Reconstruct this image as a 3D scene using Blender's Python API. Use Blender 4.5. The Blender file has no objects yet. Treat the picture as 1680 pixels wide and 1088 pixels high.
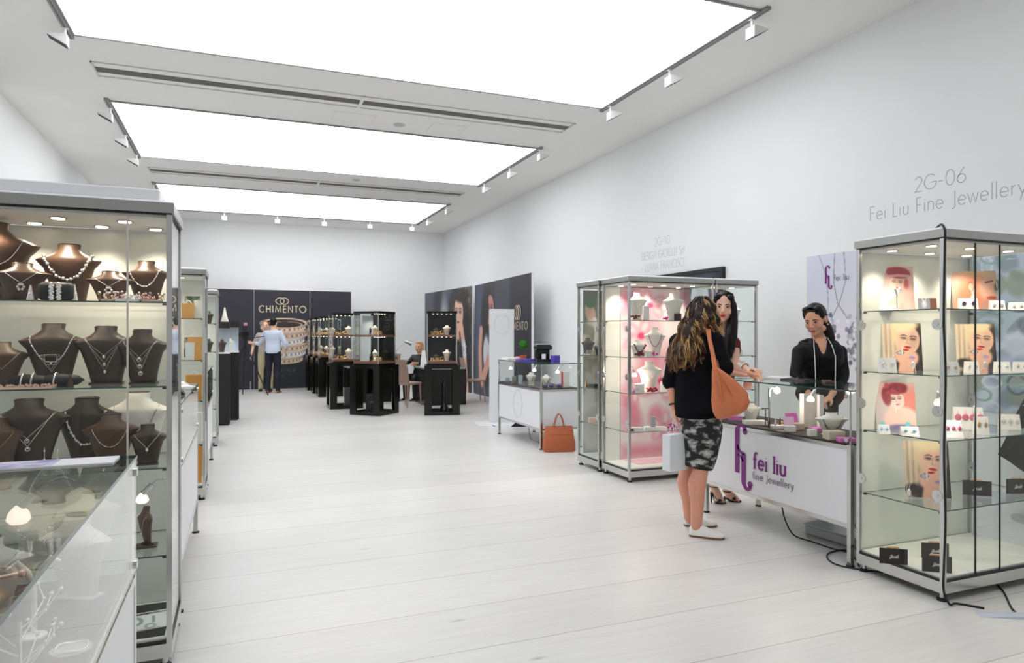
import bpy, math, random
import numpy as np
from math import sin, cos, pi, radians as R_, sqrt, atan2
from mathutils import Vector, Matrix
V = Vector
S = bpy.context.scene
COL = S.collection
random.seed(7)
# ------------------------------------------------------------------ camera, world, exposure
CH = 1.42                                  # eye height
YAW = math.atan(449 / 1120)
SY, CY = sin(YAW), cos(YAW)
cam_data = bpy.data.cameras.new('camera')
cam = bpy.data.objects.new('camera', cam_data); COL.objects.link(cam)
cam.location = (0, 0, CH); cam.rotation_euler = (pi / 2, 0, -YAW)
cam_data.sensor_width = 36; cam_data.lens = 24.0; cam_data.shift_y = 5 / 1680
cam_data.clip_start = 0.05; cam_data.clip_end = 100
S.camera = cam
w_ = bpy.data.worlds.new('world'); S.world = w_; w_.use_nodes = True
w_.node_tree.nodes['Background'].inputs[0].default_value = (.9, .95, 1, 1)
w_.node_tree.nodes['Background'].inputs[1].default_value = 0.15
S.view_settings.view_transform = 'Standard'; S.view_settings.look = 'None'
S.view_settings.exposure = 0.04; S.view_settings.gamma = 1.0; S.view_settings.use_curve_mapping = False
SKY_STRENGTH = 2.5                          # luminous ceiling panels
cy = S.cycles
cy.max_bounces = 9; cy.diffuse_bounces = 5; cy.glossy_bounces = 4; cy.transmission_bounces = 4
cy.transparent_max_bounces = 40; cy.use_denoising = True; cy.caustics_reflective = False
cy.caustics_refractive = False; cy.sample_clamp_indirect = 4.0; cy.sample_clamp_direct = 0

# ------------------------------------------------------------------ pixel to place helpers (1680x1088 frame)
def ray(px):
    u = (px - 840) / 1120
    return SY + CY * u, CY - SY * u
def W(px, py, t):
    a, b = ray(px); return V((a * t, b * t, CH + (549 - py) / 1120 * t))
def WZ(px, z, t):
    a, b = ray(px); return V((a * t, b * t, z))
def XY(px, Y):
    a, b = ray(px); return Y * a / b
SR = V((CY, -SY, 0)); SF = V((SY, CY, 0)); UP = V((0, 0, 1))

# ------------------------------------------------------------------ materials
def srgb(c):
    o = []
    for v in c[:3]:
        v = v / 255.0
        o.append(v / 12.92 if v <= .04045 else ((v + .055) / 1.055) ** 2.4)
    return tuple(o)
MATS = {}
def mat(name, col, rough=.5, metal=0.0, emit=0.0, noise=0.0, nscale=20, bump=0.0, spec=.5, coat=0.0):
    if name in MATS: return MATS[name]
    m = bpy.data.materials.new(name); m.use_nodes = True
    nt = m.node_tree; b = nt.nodes['Principled BSDF']
    c = srgb(col) + (1,)
    b.inputs['Base Color'].default_value = c
    b.inputs['Roughness'].default_value = rough
    b.inputs['Metallic'].default_value = metal
    b.inputs['Specular IOR Level'].default_value = spec
    b.inputs['Coat Weight'].default_value = coat
    if emit:
        b.inputs['Emission Color'].default_value = c
        b.inputs['Emission Strength'].default_value = emit
    tc = nt.nodes.new('ShaderNodeTexCoord')
    n = nt.nodes.new('ShaderNodeTexNoise'); n.inputs['Scale'].default_value = nscale; n.inputs['Detail'].default_value = 4
    nt.links.new(tc.outputs['Object'], n.inputs['Vector'])
    if noise:
        mx = nt.nodes.new('ShaderNodeMixRGB'); mx.blend_type = 'MULTIPLY'
        cr = nt.nodes.new('ShaderNodeValToRGB')
        cr.color_ramp.elements[0].color = (1 - noise, 1 - noise, 1 - noise, 1); cr.color_ramp.elements[0].position = .3
        cr.color_ramp.elements[1].position = .7
        nt.links.new(n.outputs['Fac'], cr.inputs['Fac'])
        mx.inputs[0].default_value = 1; mx.inputs[1].default_value = c
        nt.links.new(cr.outputs['Color'], mx.inputs[2]); nt.links.new(mx.outputs[0], b.inputs['Base Color'])
    if bump:
        bp = nt.nodes.new('ShaderNodeBump'); bp.inputs['Strength'].default_value = bump; bp.inputs['Distance'].default_value = .01
        nt.links.new(n.outputs['Fac'], bp.inputs['Height']); nt.links.new(bp.outputs['Normal'], b.inputs['Normal'])
    MATS[name] = m; return m
def glass_mat(name, tint, ior, gl=(1, 1, 1)):
    m = bpy.data.materials.new(name); m.use_nodes = True; nt = m.node_tree
    for n in list(nt.nodes): nt.nodes.remove(n)
    o = nt.nodes.new('ShaderNodeOutputMaterial'); mx = nt.nodes.new('ShaderNodeMixShader')
    t = nt.nodes.new('ShaderNodeBsdfTransparent'); t.inputs[0].default_value = tint + (1,)
    g = nt.nodes.new('ShaderNodeBsdfGlossy'); g.inputs['Roughness'].default_value = 0.0; g.inputs[0].default_value = gl + (1,)
    f0 = ((ior - 1) / (ior + 1)) ** 2
    lw = nt.nodes.new('ShaderNodeLayerWeight'); lw.inputs[0].default_value = .5
    pw = nt.nodes.new('ShaderNodeMath'); pw.operation = 'POWER'; pw.inputs[1].default_value = 5
    f = nt.nodes.new('ShaderNodeMath'); f.operation = 'MULTIPLY_ADD'; f.inputs[1].default_value = 1 - f0; f.inputs[2].default_value = f0
    nt.links.new(lw.outputs['Facing'], pw.inputs[0]); nt.links.new(pw.outputs[0], f.inputs[0])
    nt.links.new(f.outputs[0], mx.inputs[0]); nt.links.new(t.outputs[0], mx.inputs[1]); nt.links.new(g.outputs[0], mx.inputs[2])
    nt.links.new(mx.outputs[0], o.inputs[0]); MATS[name] = m; return m
GLASS = glass_mat('clear_glass', (.975, .99, .982), 1.28)
GLASS_TOP = glass_mat('counter_glass', (.97, .99, .98), 1.4)
GEDGE = mat('glass_edge', (58, 92, 84), .15)
CHROME = mat('brushed_chrome', (206, 206, 204), .22, 1.0)
STEEL = mat('steel_matt', (178, 178, 174), .35, 1.0)
BLACK = mat('black_gloss', (14, 14, 14), .12, 0, spec=.5)
BLACKM = mat('black_matt', (16, 16, 17), .55)
GASK = mat('black_gasket', (20, 20, 22), .5)
WHITEP = mat('white_panel', (232, 233, 236), .35)
WHITEB = mat('white_board', (238, 236, 230), .5)
SAGE = mat('pale_sage_panel', (232, 233, 224), .25)
EMWARM = mat('lamp_glow', (255, 238, 215), .5, 0, 9.0)
PERSPEX = mat('silver_jewel', (246, 238, 232), .22, .55)
GOLD = mat('gold_jewel', (225, 180, 120), .2, 1.0)
ROSE = mat('rose_gold_jewel', (240, 205, 188), .2, .6)
BROWN = mat('brown_satin', (92, 66, 50), .38, noise=.12, nscale=8)
DBROWN = mat('dark_brown_satin', (66, 51, 42), .4, noise=.12, nscale=8)
CREAM = mat('cream_leatherette', (243, 236, 226), .5)
WHITE = mat('white_plastic', (240, 240, 240), .4)
RUBBER = mat('black_rubber', (18, 18, 18), .6)
PAPER = mat('white_paper', (244, 244, 242), .7)

# ------------------------------------------------------------------ mesh builder
class MB:
    def __init__(s): s.v = []; s.f = []; s.m = []; s.mi = 0
    def add(s, vs, fs, mi=None):
        o = len(s.v); s.v += [tuple(p) for p in vs]; k = s.mi if mi is None else mi
        for f in fs: s.f.append([i + o for i in f]); s.m.append(k)
        return s
    def box(s, x0, y0, z0, x1, y1, z1, mi=None):
        if x0 > x1: x0, x1 = x1, x0
        if y0 > y1: y0, y1 = y1, y0
        if z0 > z1: z0, z1 = z1, z0
        vs = [(x, y, z) for z in (z0, z1) for y in (y0, y1) for x in (x0, x1)]
        return s.add(vs, [(0, 2, 3, 1), (4, 5, 7, 6), (0, 1, 5, 4), (2, 6, 7, 3), (0, 4, 6, 2), (1, 3, 7, 5)], mi)
    def bbox(s, x0, y0, z0, x1, y1, z1, b=.004, mi=None):
        """box with chamfered vertical+top edges"""
        if x0 > x1: x0, x1 = x1, x0
        if y0 > y1: y0, y1 = y1, y0
        def ring(e, z): return [(x0 + e + b, y0 + e, z), (x1 - e - b, y0 + e, z), (x1 - e, y0 + e + b, z), (x1 - e, y1 - e - b, z),
                                (x1 - e - b, y1 - e, z), (x0 + e + b, y1 - e, z), (x0 + e, y1 - e - b, z), (x0 + e, y0 + e + b, z)]
        return s.loft([ring(b, z0), ring(0, z0 + b), ring(0, z1 - b), ring(b, z1)], mi=mi)
    def obox(s, c, sx, sy, sz, M3=None, mi=None):
        M3 = M3 or Matrix.Identity(3); c = V(c)
        vs = [c + M3 @ V((x * sx / 2, y * sy / 2, z * sz / 2)) for z in (-1, 1) for y in (-1, 1) for x in (-1, 1)]
        return s.add(vs, [(0, 2, 3, 1), (4, 5, 7, 6), (0, 1, 5, 4), (2, 6, 7, 3), (0, 4, 6, 2), (1, 3, 7, 5)], mi)
    def loft(s, rings, mi=None, cap=True):
        n = len(rings[0]); vs = [p for r in rings for p in r]; fs = []
        for k in range(len(rings) - 1):
            for i in range(n):
                j = (i + 1) % n; fs.append((k * n + i, k * n + j, (k + 1) * n + j, (k + 1) * n + i))
        if cap: fs.append(tuple(range(n - 1, -1, -1))); fs.append(tuple((len(rings) - 1) * n + i for i in range(n)))
        return s.add(vs, fs, mi)
    def tube(s, pts, r, n=8, mi=None, closed=False, flat=None, cap=True):
        pts = [V(p) for p in pts]; L = len(pts)
        rs = r if isinstance(r, (list, tuple)) else [r] * L
        rings = []; N = None
        for i, p in enumerate(pts):
            if closed: T = pts[(i + 1) % L] - pts[i - 1]
            else: T = pts[min(i + 1, L - 1)] - pts[max(i - 1, 0)]
            if T.length < 1e-9: T = V((0, 0, 1))
            T.normalize()
            if N is None:
                N = V((0, 0, 1)) if abs(T.z) < .9 else V((0, 1, 0))
                if flat is not None: N = V(flat)
            N = N - T * N.dot(T)
            if N.length < 1e-6: N = T.orthogonal()
            N.normalize(); B = T.cross(N)
            rr = rs[i]; ra, rb = rr if isinstance(rr, tuple) else (rr, rr)
            rings.append([p + N * cos(2 * pi * k / n) * ra + B * sin(2 * pi * k / n) * rb for k in range(n)])
        if closed:
            vs = [p for rg in rings for p in rg]; fs = []
            for k in range(L):
                k2 = (k + 1) % L
                for i in range(n):
                    j = (i + 1) % n; fs.append((k * n + i, k * n + j, k2 * n + j, k2 * n + i))
            return s.add(vs, fs, mi)
        return s.loft(rings, mi, cap)
    def cyl(s, p0, p1, r0, r1=None, n=14, mi=None): return s.tube([p0, p1], [r0, r0 if r1 is None else r1], n, mi)
    def ell(s, c, r, n=14, m=9, M3=None, mi=None):
        c = V(c); M3 = M3 or Matrix.Identity(3)
        if not isinstance(r, (tuple, list)): r = (r, r, r)
        rings = []
        for k in range(m + 1):
            a = -pi / 2 + pi * k / m; a = max(-pi / 2 + .02, min(pi / 2 - .02, a))
            rings.append([c + M3 @ V((r[0] * cos(a) * cos(2 * pi * i / n), r[1] * cos(a) * sin(2 * pi * i / n), r[2] * sin(a))) for i in range(n)])
        return s.loft(rings, mi)
    def lathe(s, prof, c=(0, 0, 0), n=24, mi=None, sx=1, sy=1):
        return s.loft([[(c[0] + r * sx * cos(2 * pi * i / n), c[1] + r * sy * sin(2 * pi * i / n), c[2] + z) for i in range(n)] for r, z in prof], mi)
    def disc(s, c, nrm, r, th, n=24, mi=None):
        c = V(c); nn = V(nrm).normalized(); return s.cyl(c, c + nn * th, r, r, n, mi)
    def prism(s, poly, O, ex, ey, en, th, mi=None):
        """poly in 2D at frame O,ex,ey extruded along en"""
        O = V(O); a = [O + V(ex) * x + V(ey) * y for x, y in poly]; b = [p + V(en) * th for p in a]; n = len(a)
        fs = [tuple(range(n - 1, -1, -1)), tuple(range(n, 2 * n))] + [(i, (i + 1) % n, n + (i + 1) % n, n + i) for i in range(n)]
        return s.add(a + b, fs, mi)
    def xf(s, M4):
        s.v = [tuple(M4 @ V(p)) for p in s.v]; return s
    def build(s, name, mats, parent=None, smooth=None, loc=None, rz=0.0):
        me = bpy.data.meshes.new(name)
        me.from_pydata(s.v, [], s.f)
        if not isinstance(mats, (list, tuple)): mats = [mats]
        for m in mats: me.materials.append(m)
        me.polygons.foreach_set('material_index', [min(k, len(mats) - 1) for k in s.m])
        me.update()
        import bmesh
        bm = bmesh.new(); bm.from_mesh(me); bmesh.ops.recalc_face_normals(bm, faces=bm.faces); bm.to_mesh(me); bm.free()
        if smooth is not None:
            for p in me.polygons: p.use_smooth = True
            try: me.set_sharp_from_angle(angle=R_(smooth))
            except Exception: pass
        o = bpy.data.objects.new(name, me); COL.objects.link(o)
        if parent is not None: o.parent = parent
        if loc is not None: o.location = loc
        if rz: o.rotation_euler = (0, 0, rz)
        return o
def tag(o, label=None, cat=None, group=None, kind=None):
    if label: o['label'] = label
    if cat: o['category'] = cat
    if group: o['group'] = group
    if kind: o['kind'] = kind
    return o
def thing(name, label, cat, loc=(0, 0, 0), rz=0, group=None):
    o = bpy.data.objects.new(name, None); COL.objects.link(o); o.empty_display_size = .1
    o.location = loc; o.rotation_euler = (0, 0, rz)
    return tag(o, label, cat, group)
def copy_tree(o, parent=None):
    c = o.copy(); COL.objects.link(c); c.parent = parent
    for ch in list(o.children): copy_tree(ch, c)
    return c
def struct(name, mb, m, smooth=None): return tag(mb.build(name, m, smooth=smooth), kind='structure')

# ------------------------------------------------------------------ procedural pictures (flat prints)
class Paint:
    def __init__(s, w, h, nx, bg):
        s.w, s.h = w, h; s.nx = nx; s.ny = max(4, int(nx * h / w)); s.a = w / h
        x = np.linspace(0, s.a, s.nx + 1); y = np.linspace(0, 1, s.ny + 1)
        s.X, s.Y = np.meshgrid(x, y); s.I = np.zeros(s.X.shape + (3,)); s.I[:] = bg
    def mixm(s, m, col, alpha=1):
        m = (np.clip(m, 0, 1) * alpha)[..., None]; s.I = s.I * (1 - m) + np.array(col, float) * m; return s
    def el(s, cx, cy, rx, ry, col, soft=.15, rot=0, alpha=1):
        c, q = cos(rot), sin(rot); dx = s.X - cx; dy = s.Y - cy
        d = np.sqrt(((dx * c + dy * q) / rx) ** 2 + ((-dx * q + dy * c) / ry) ** 2)
        return s.mixm((1 - d) / soft + .5, col, alpha)
    def ring(s, cx, cy, rx, ry, wd, col, soft=.3, rot=0, lo=0, hi=9):
        c, q = cos(rot), sin(rot); dx = s.X - cx; dy = s.Y - cy
        d = np.sqrt(((dx * c + dy * q) / rx) ** 2 + ((-dx * q + dy * c) / ry) ** 2)
        return s.mixm((wd - abs(d - 1) * (rx + ry) / 2) / (wd * soft + 1e-6) + .5, col)
    def line(s, pts, wd, col, soft=.5, alpha=1):
        M = np.full(s.X.shape, 9.0)
        for (x0, y0), (x1, y1) in zip(pts[:-1], pts[1:]):
            dx, dy = x1 - x0, y1 - y0; L = dx * dx + dy * dy + 1e-12
            t = np.clip(((s.X - x0) * dx + (s.Y - y0) * dy) / L, 0, 1)
            M = np.minimum(M, np.hypot(s.X - x0 - t * dx, s.Y - y0 - t * dy))
        return s.mixm((wd - M) / (wd * soft + 1e-6) + .5, col, alpha)
    def rect(s, x0, y0, x1, y1, col, soft=.01, alpha=1):
        m = np.minimum(np.minimum(s.X - x0, x1 - s.X), np.minimum(s.Y - y0, y1 - s.Y)); return s.mixm(m / soft + .5, col, alpha)
    def blobs(s, n, cols, rmin, rmax, x0, y0, x1, y1, seed=1, soft=.5, alpha=.8):
        rn = random.Random(seed)
        for _ in range(n):
            s.el(rn.uniform(x0, x1), rn.uniform(y0, y1), rn.uniform(rmin, rmax), rn.uniform(rmin, rmax), rn.choice(cols), soft, rn.uniform(0, 3), alpha)
        return s
    def face(s, cx, cy, k, skin, dark, lips, tilt=0.0, closed=False, browcol=(70, 50, 40)):
        """k = half face height"""
        c, q = cos(tilt), sin(tilt)
        def P(x, y): return cx + (x * c - y * q) * k, cy + (x * q + y * c) * k
        s.el(cx, cy, .74 * k, 1.0 * k, skin, .12, tilt)
        x, y = P(.30, -.1); s.el(x, y, .28 * k, .6 * k, tuple(v * .9 for v in skin), .9, tilt, .7)
        for e in (-.3, .3):
            x, y = P(e, .14); s.el(x, y, .22 * k, .12 * k, tuple(v * .72 for v in skin), .8, tilt)
            s.el(x, y, .17 * k, (.035 if closed else .075) * k, dark, .4, tilt)
            if not closed: s.el(x + .02 * k, y, .035 * k, .035 * k, (210, 205, 200), .4, tilt, .6)
            s.line([P(e - .2, .29), P(e + .02, .36), P(e + .2, .3)], .03 * k, browcol, .8)
        s.line([P(-.02, .2), P(-.09, -.18), P(.06, -.22)], .025 * k, tuple(v * .78 for v in skin), .9)
        x, y = P(0, -.48); s.el(x, y, .23 * k, .085 * k, lips, .35, tilt)
        s.line([P(-.2, -.48), P(.2, -.48)], .012 * k, tuple(v * .55 for v in lips), .6)
        return s
PRINT = None
def print_mat():
    global PRINT
    if PRINT: return PRINT
    m = bpy.data.materials.new('printed_picture'); m.use_nodes = True; nt = m.node_tree; b = nt.nodes['Principled BSDF']
    a = nt.nodes.new('ShaderNodeAttribute'); a.attribute_name = 'Col'; nt.links.new(a.outputs['Color'], b.inputs['Base Color'])
    b.inputs['Roughness'].default_value = .45; PRINT = m; return m
def picture(P, name, parent, M4, part=True, thick=.004, back=PAPER):
    """printed sheet: local x right, z up, faces -y; placed by M4; origin at bottom centre"""
    nx, ny = P.nx, P.ny; w, h = P.w, P.h
    xs = np.linspace(-w / 2, w / 2, nx + 1); zs = np.linspace(0, h, ny + 1)
    X, Z = np.meshgrid(xs, zs); n = X.size
    vs = [tuple(M4 @ V((x, 0, z))) for x, z in zip(X.ravel(), Z.ravel())]
    fs = [(j * (nx + 1) + i, j * (nx + 1) + i + 1, (j + 1) * (nx + 1) + i + 1, (j + 1) * (nx + 1) + i) for j in range(ny) for i in range(nx)]
    bv = [tuple(M4 @ V(p)) for p in ((-w / 2, 0, 0), (w / 2, 0, 0), (w / 2, 0, h), (-w / 2, 0, h), (-w / 2, thick, 0), (w / 2, thick, 0), (w / 2, thick, h), (-w / 2, thick, h))]
    bf = [(5, 4, 7, 6), (0, 4, 5, 1), (1, 5, 6, 2), (2, 6, 7, 3), (3, 7, 4, 0)]
    me = bpy.data.meshes.new(name); me.from_pydata(vs + bv, [], fs + [tuple(i + n for i in f) for f in bf])
    me.materials.append(print_mat()); me.materials.append(back)
    me.polygons.foreach_set('material_index', [0] * len(fs) + [1] * len(bf))
    ca = me.color_attributes.new('Col', 'FLOAT_COLOR', 'POINT')
    I = np.clip(P.I, 0, 255) / 255.0; I = np.where(I <= .04045, I / 12.92, ((I + .055) / 1.055) ** 2.4)
    A = np.ones((n + 8, 4)); A[:n, :3] = I.reshape(-1, 3)
    ca.data.foreach_set('color', A.ravel()); me.update()
    o = bpy.data.objects.new(name, me); COL.objects.link(o)
    if parent: o.parent = parent
    return o
def TR(loc, rz=0, rx=0): return Matrix.Translation(V(loc)) @ Matrix.Rotation(rz, 4, 'Z') @ Matrix.Rotation(rx, 4, 'X')

# ------------------------------------------------------------------ stroke lettering
def arc(cx, cy, rx, ry, a0, a1, n=14): return [(cx + rx * cos(R_(a0 + (a1 - a0) * i / n)), cy + ry * sin(R_(a0 + (a1 - a0) * i / n))) for i in range(n + 1)]
XH = .6
GL = {
 'C': (.8, [arc(.45, .5, .42, .5, 45, 315, 20)]), 'G': (.9, [arc(.47, .5, .44, .5, 45, 345, 20) + [(.9, .45), (.5, .45)]]),
 'O': (.98, [arc(.5, .5, .46, .5, 0, 360, 26)]), '0': (.66, [arc(.33, .5, .3, .5, 0, 360, 26)]),
 'H': (.7, [[(.08, 0), (.08, 1)], [(.62, 0), (.62, 1)], [(.08, .5), (.62, .5)]]),
 'I': (.22, [[(.1, 0), (.1, 1)]]), '1': (.4, [[(.05, .82), (.22, 1), (.22, 0)]]),
 'M': (.95, [[(.08, 0), (.15, 1), (.47, .1), (.8, 1), (.87, 0)]]), 'E': (.55, [[(.5, 1), (.08, 1), (.08, 0), (.5, 0)], [(.08, .52), (.46, .52)]]),
 'F': (.52, [[(.48, 1), (.08, 1), (.08, 0)], [(.08, .52), (.44, .52)]]), 'L': (.46, [[(.08, 1), (.08, 0), (.42, 0)]]),
 'N': (.75, [[(.08, 0), (.08, 1), (.67, 0), (.67, 1)]]), 'T': (.56, [[(.28, 0), (.28, 1)], [(.02, 1), (.54, 1)]]),
 'D': (.75, [[(.08, 0), (.08, 1)] + arc(.2, .5, .48, .5, 90, -90, 16) + [(.08, 0)]]),
 'S': (.55, [arc(.27, .75, .2, .25, 40, 260, 12) + arc(.27, .26, .23, .26, 80, -140, 12)]),
 'R': (.58, [[(.08, 0), (.08, 1)] + arc(.25, .75, .25, .25, 90, -90, 12) + [(.08, .5)], [(.25, .5), (.54, 0)]]),
 'A': (.74, [[(.02, 0), (.37, 1), (.72, 0)], [(.15, .36), (.59, .36)]]),
 'U': (.68, [[(.08, 1)] + arc(.34, .27, .26, .27, 180, 360, 14) + [(.6, 1)]]), 'Y': (.66, [[(.02, 1), (.33, .5), (.64, 1)], [(.33, .5), (.33, 0)]]),
 'P': (.56, [[(.08, 0), (.08, 1)] + arc(.25, .73, .25, .27, 90, -90, 12) + [(.08, .46)]]),
 'J': (.4, [[(.3, 1), (.3, .05)] + arc(.13, .03, .17, .2, 0, -110, 8)]),
 '2': (.6, [arc(.3, .74, .25, .26, 165, -35, 12) + [(.05, 0), (.57, 0)]]), '-': (.42, [[(.05, .4), (.37, .4)]]),
 '6': (.64, [[(.5, 1), (.12, .45)] + arc(.32, .28, .27, .28, 150, 510, 20)]),
 'a': (.62, [arc(.3, .3, .26, .3, 0, 360, 18), [(.57, XH), (.57, 0)]]), 'c': (.5, [arc(.3, .3, .26, .3, 45, 315, 14)]),
 'e': (.6, [[(.05, .31), (.55, .31)] + arc(.3, .3, .26, .3, 5, 320, 18)]), 'i': (.2, [[(.1, 0), (.1, XH)], [(.1, .8), (.1, .84)]]),
 'u': (.56, [[(.08, XH)] + arc(.28, .2, .2, .2, 180, 360, 10) + [(.48, XH)], [(.48, .2), (.48, 0)]]),
 'n': (.56, [[(.08, 0), (.08, XH)], [(.08, .38)] + arc(.28, .38, .2, .22, 180, 0, 10) + [(.48, 0)]]),
 'l': (.2, [[(.1, 0), (.1, 1.05)]]), 'r': (.36, [[(.08, 0), (.08, XH)], [(.08, .35)] + arc(.28, .38, .2, .2, 180, 80, 6)]),
 'w': (.76, [[(.02, XH), (.2, 0), (.38, XH), (.56, 0), (.74, XH)]]), 'y': (.54, [[(.02, XH), (.27, .02)], [(.52, XH), (.14, -.35)]]),
 'f': (.36, [arc(.3, .84, .16, .18, 50, 180, 8) + [(.14, 0)], [(.0, XH), (.3, XH)]]), 's': (.42, [arc(.2, .45, .14, .15, 40, 260, 8) + arc(.2, .15, .17, .15, 80, -140, 8)]),
 'o': (.6, [arc(.3, .3, .26, .3, 0, 360, 18)]), 't': (.34, [[(.15, .85), (.15, 0)], [(0, XH), (.32, XH)]]),
 'd': (.62, [arc(.3, .3, .26, .3, 0, 360, 18), [(.57, 1.05), (.57, 0)]]), 'h': (.56, [[(.08, 0), (.08, 1.05)], [(.08, .38)] + arc(.28, .38, .2, .22, 180, 0, 10) + [(.48, 0)]]),
 ' ': (.35, []), '.': (.2, [[(.1, 0), (.1, .04)]]), '!': (.2, [[(.1, 1), (.1, .3)], [(.1, 0), (.1, .05)]]),
 '&': (.7, [[(.65, 0), (.15, .7)] + arc(.3, .82, .15, .16, 200, -30, 8) + [(.1, .3)] + arc(.3, .2, .22, .2, 160, 320, 8) + [(.62, .45)]]),
}
def text_width(s, sp=.1): return sum(GL.get(c, GL[' '])[0] + sp for c in s) - sp
def ribbon(mb, pts, w, O, ex, ey, en, th, mi=None):
    """one continuous flat stroke with mitred joints"""
    n = len(pts); O, ex, ey, en = V(O), V(ex), V(ey), V(en)
    if n < 2: return
    cl = n > 3 and abs(pts[0][0] - pts[-1][0]) + abs(pts[0][1] - pts[-1][1]) < 1e-6
    rings = []
    for k in range(n):
        a = pts[k - 1] if k else (pts[-2] if cl else pts[0]); c = pts[k + 1] if k < n - 1 else (pts[1] if cl else pts[-1]); p = pts[k]
        d1 = V((p[0] - a[0], p[1] - a[1])); d2 = V((c[0] - p[0], c[1] - p[1]))
        if d1.length < 1e-9: d1 = d2
        if d2.length < 1e-9: d2 = d1
        d1 = d1.normalized(); d2 = d2.normalized(); m = d1 + d2
        if m.length < .3: m = d1
        m.normalize(); q = w / 2 / max(.45, abs(m.dot(d1))); x, y = -m.y * q, m.x * q
        rings.append([O + ex * (p[0] + s_ * x) + ey * (p[1] + s_ * y) + en * z for s_, z in ((1, 0), (-1, 0), (-1, th), (1, th))])
    mb.loft(rings, mi)
def lettering(mb, s, O, ex, ey, en, h, w=.06, align='c', th=.001, sp=.1, sx=1, serif=False, slant=0, mi=None):
    """O = baseline anchor, h cap height, w stroke width as fraction of h"""
    tw = text_width(s, sp) * sx; x = {'c': -tw / 2, 'l': 0, 'r': -tw}[align]; ex = V(ex); ey = V(ey); en = V(en); O = V(O); k = 0
    for c in s:
        wd, st = GL.get(c, GL[' '])
        for q in st:
            k += 1
            pts = [((x + p[0] * sx + slant * p[1]) * h, p[1] * h) for p in q]
            ribbon(mb, pts, w * h, O + en * (k % 3) * th * .2, ex, ey, en, th, mi)
            if serif:
                for e in (0, -1):
                    a = q[e]; b = q[1 if e == 0 else -2]
                    if abs(a[0] - b[0]) < .05 and abs(a[1] - b[1]) > .2:
                        cx = (x + a[0] * sx) * h; ribbon(mb, [(cx - .1 * h, a[1] * h), (cx + .1 * h, a[1] * h)], w * h * .45, O + en * th * .3, ex, ey, en, th, mi)
        x += (wd + sp) * sx
    return mb
# ------------------------------------------------------------------ the room
XL, XR, YB, YF, H = -2.72, 5.65, -3.2, 19.5, 4.40
def floor_mat():
    m = bpy.data.materials.new('whitewashed_planks'); m.use_nodes = True; nt = m.node_tree; b = nt.nodes['Principled BSDF']
    N = nt.nodes.new; Lk = nt.links.new
    tc = N('ShaderNodeTexCoord'); br = N('ShaderNodeTexBrick')
    br.offset = .37; br.inputs['Scale'].default_value = 1.0; br.inputs['Brick Width'].default_value = 13
    br.inputs['Row Height'].default_value = .47; br.inputs['Mortar Size'].default_value = .0035; br.inputs['Mortar Smooth'].default_value = .3
    br.inputs['Color1'].default_value = (.775, .765, .748, 1); br.inputs['Color2'].default_value = (.715, .705, .688, 1); br.inputs['Mortar'].default_value = (.47, .44, .41, 1)
    br.inputs['Bias'].default_value = 0.1
    mp0 = N('ShaderNodeMapping'); mp0.inputs['Location'].default_value = (3.1, -.10, 0)
    Lk(tc.outputs['Object'], mp0.inputs['Vector']); Lk(mp0.outputs[0], br.inputs['Vector'])
    mp = N('ShaderNodeMapping'); mp.inputs['Scale'].default_value = (1.2, 22, 1); Lk(tc.outputs['Object'], mp.inputs['Vector'])
    n = N('ShaderNodeTexNoise'); n.inputs['Scale'].default_value = 1.6; n.inputs['Detail'].default_value = 6; n.inputs['Distortion'].default_value = 1.2
    Lk(mp.outputs[0], n.inputs['Vector'])
    cr = N('ShaderNodeValToRGB'); cr.color_ramp.elements[0].position = .3; cr.color_ramp.elements[0].color = (.93, .92, .91, 1)
    cr.color_ramp.elements[1].position = .62; cr.color_ramp.elements[1].color = (1, 1, 1, 1); Lk(n.outputs['Fac'], cr.inputs[0])
    n2 = N('ShaderNodeTexNoise'); n2.inputs['Scale'].default_value = .9; n2.inputs['Detail'].default_value = 3
    cr2 = N('ShaderNodeValToRGB'); cr2.color_ramp.elements[0].position = .3; cr2.color_ramp.elements[0].color = (.93, .93, .93, 1); cr2.color_ramp.elements[1].position = .7
    Lk(tc.outputs['Object'], n2.inputs['Vector']); Lk(n2.outputs['Fac'], cr2.inputs[0])
    mx = N('ShaderNodeMixRGB'); mx.blend_type = 'MULTIPLY'; mx.inputs[0].default_value = 1; Lk(br.outputs['Color'], mx.inputs[1]); Lk(cr.outputs[0], mx.inputs[2])
    mx2 = N('ShaderNodeMixRGB'); mx2.blend_type = 'MULTIPLY'; mx2.inputs[0].default_value = 1; Lk(mx.outputs[0], mx2.inputs[1]); Lk(cr2.outputs[0], mx2.inputs[2])
    kn = N('ShaderNodeTexVoronoi'); kn.inputs['Scale'].default_value = 1.0; mpk = N('ShaderNodeMapping'); mpk.inputs['Scale'].default_value = (1.1, 3.4, 1); Lk(tc.outputs['Object'], mpk.inputs['Vector']); Lk(mpk.outputs[0], kn.inputs['Vector'])
    kr = N('ShaderNodeValToRGB'); kr.color_ramp.elements[0].position = .015; kr.color_ramp.elements[0].color = (.62, .58, .54, 1); kr.color_ramp.elements[1].position = .055; kr.color_ramp.elements[1].color = (1, 1, 1, 1); Lk(kn.outputs['Distance'], kr.inputs[0])
    mx3 = N('ShaderNodeMixRGB'); mx3.blend_type = 'MULTIPLY'; mx3.inputs[0].default_value = .8; Lk(mx2.outputs[0], mx3.inputs[1]); Lk(kr.outputs[0], mx3.inputs[2])
    Lk(mx3.outputs[0], b.inputs['Base Color']); b.inputs['Roughness'].default_value = .33; b.inputs['Specular IOR Level'].default_value = .5
    return m
WALLM = mat('white_wall_paint', (238, 239, 240), .8, noise=.012, nscale=3)
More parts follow.
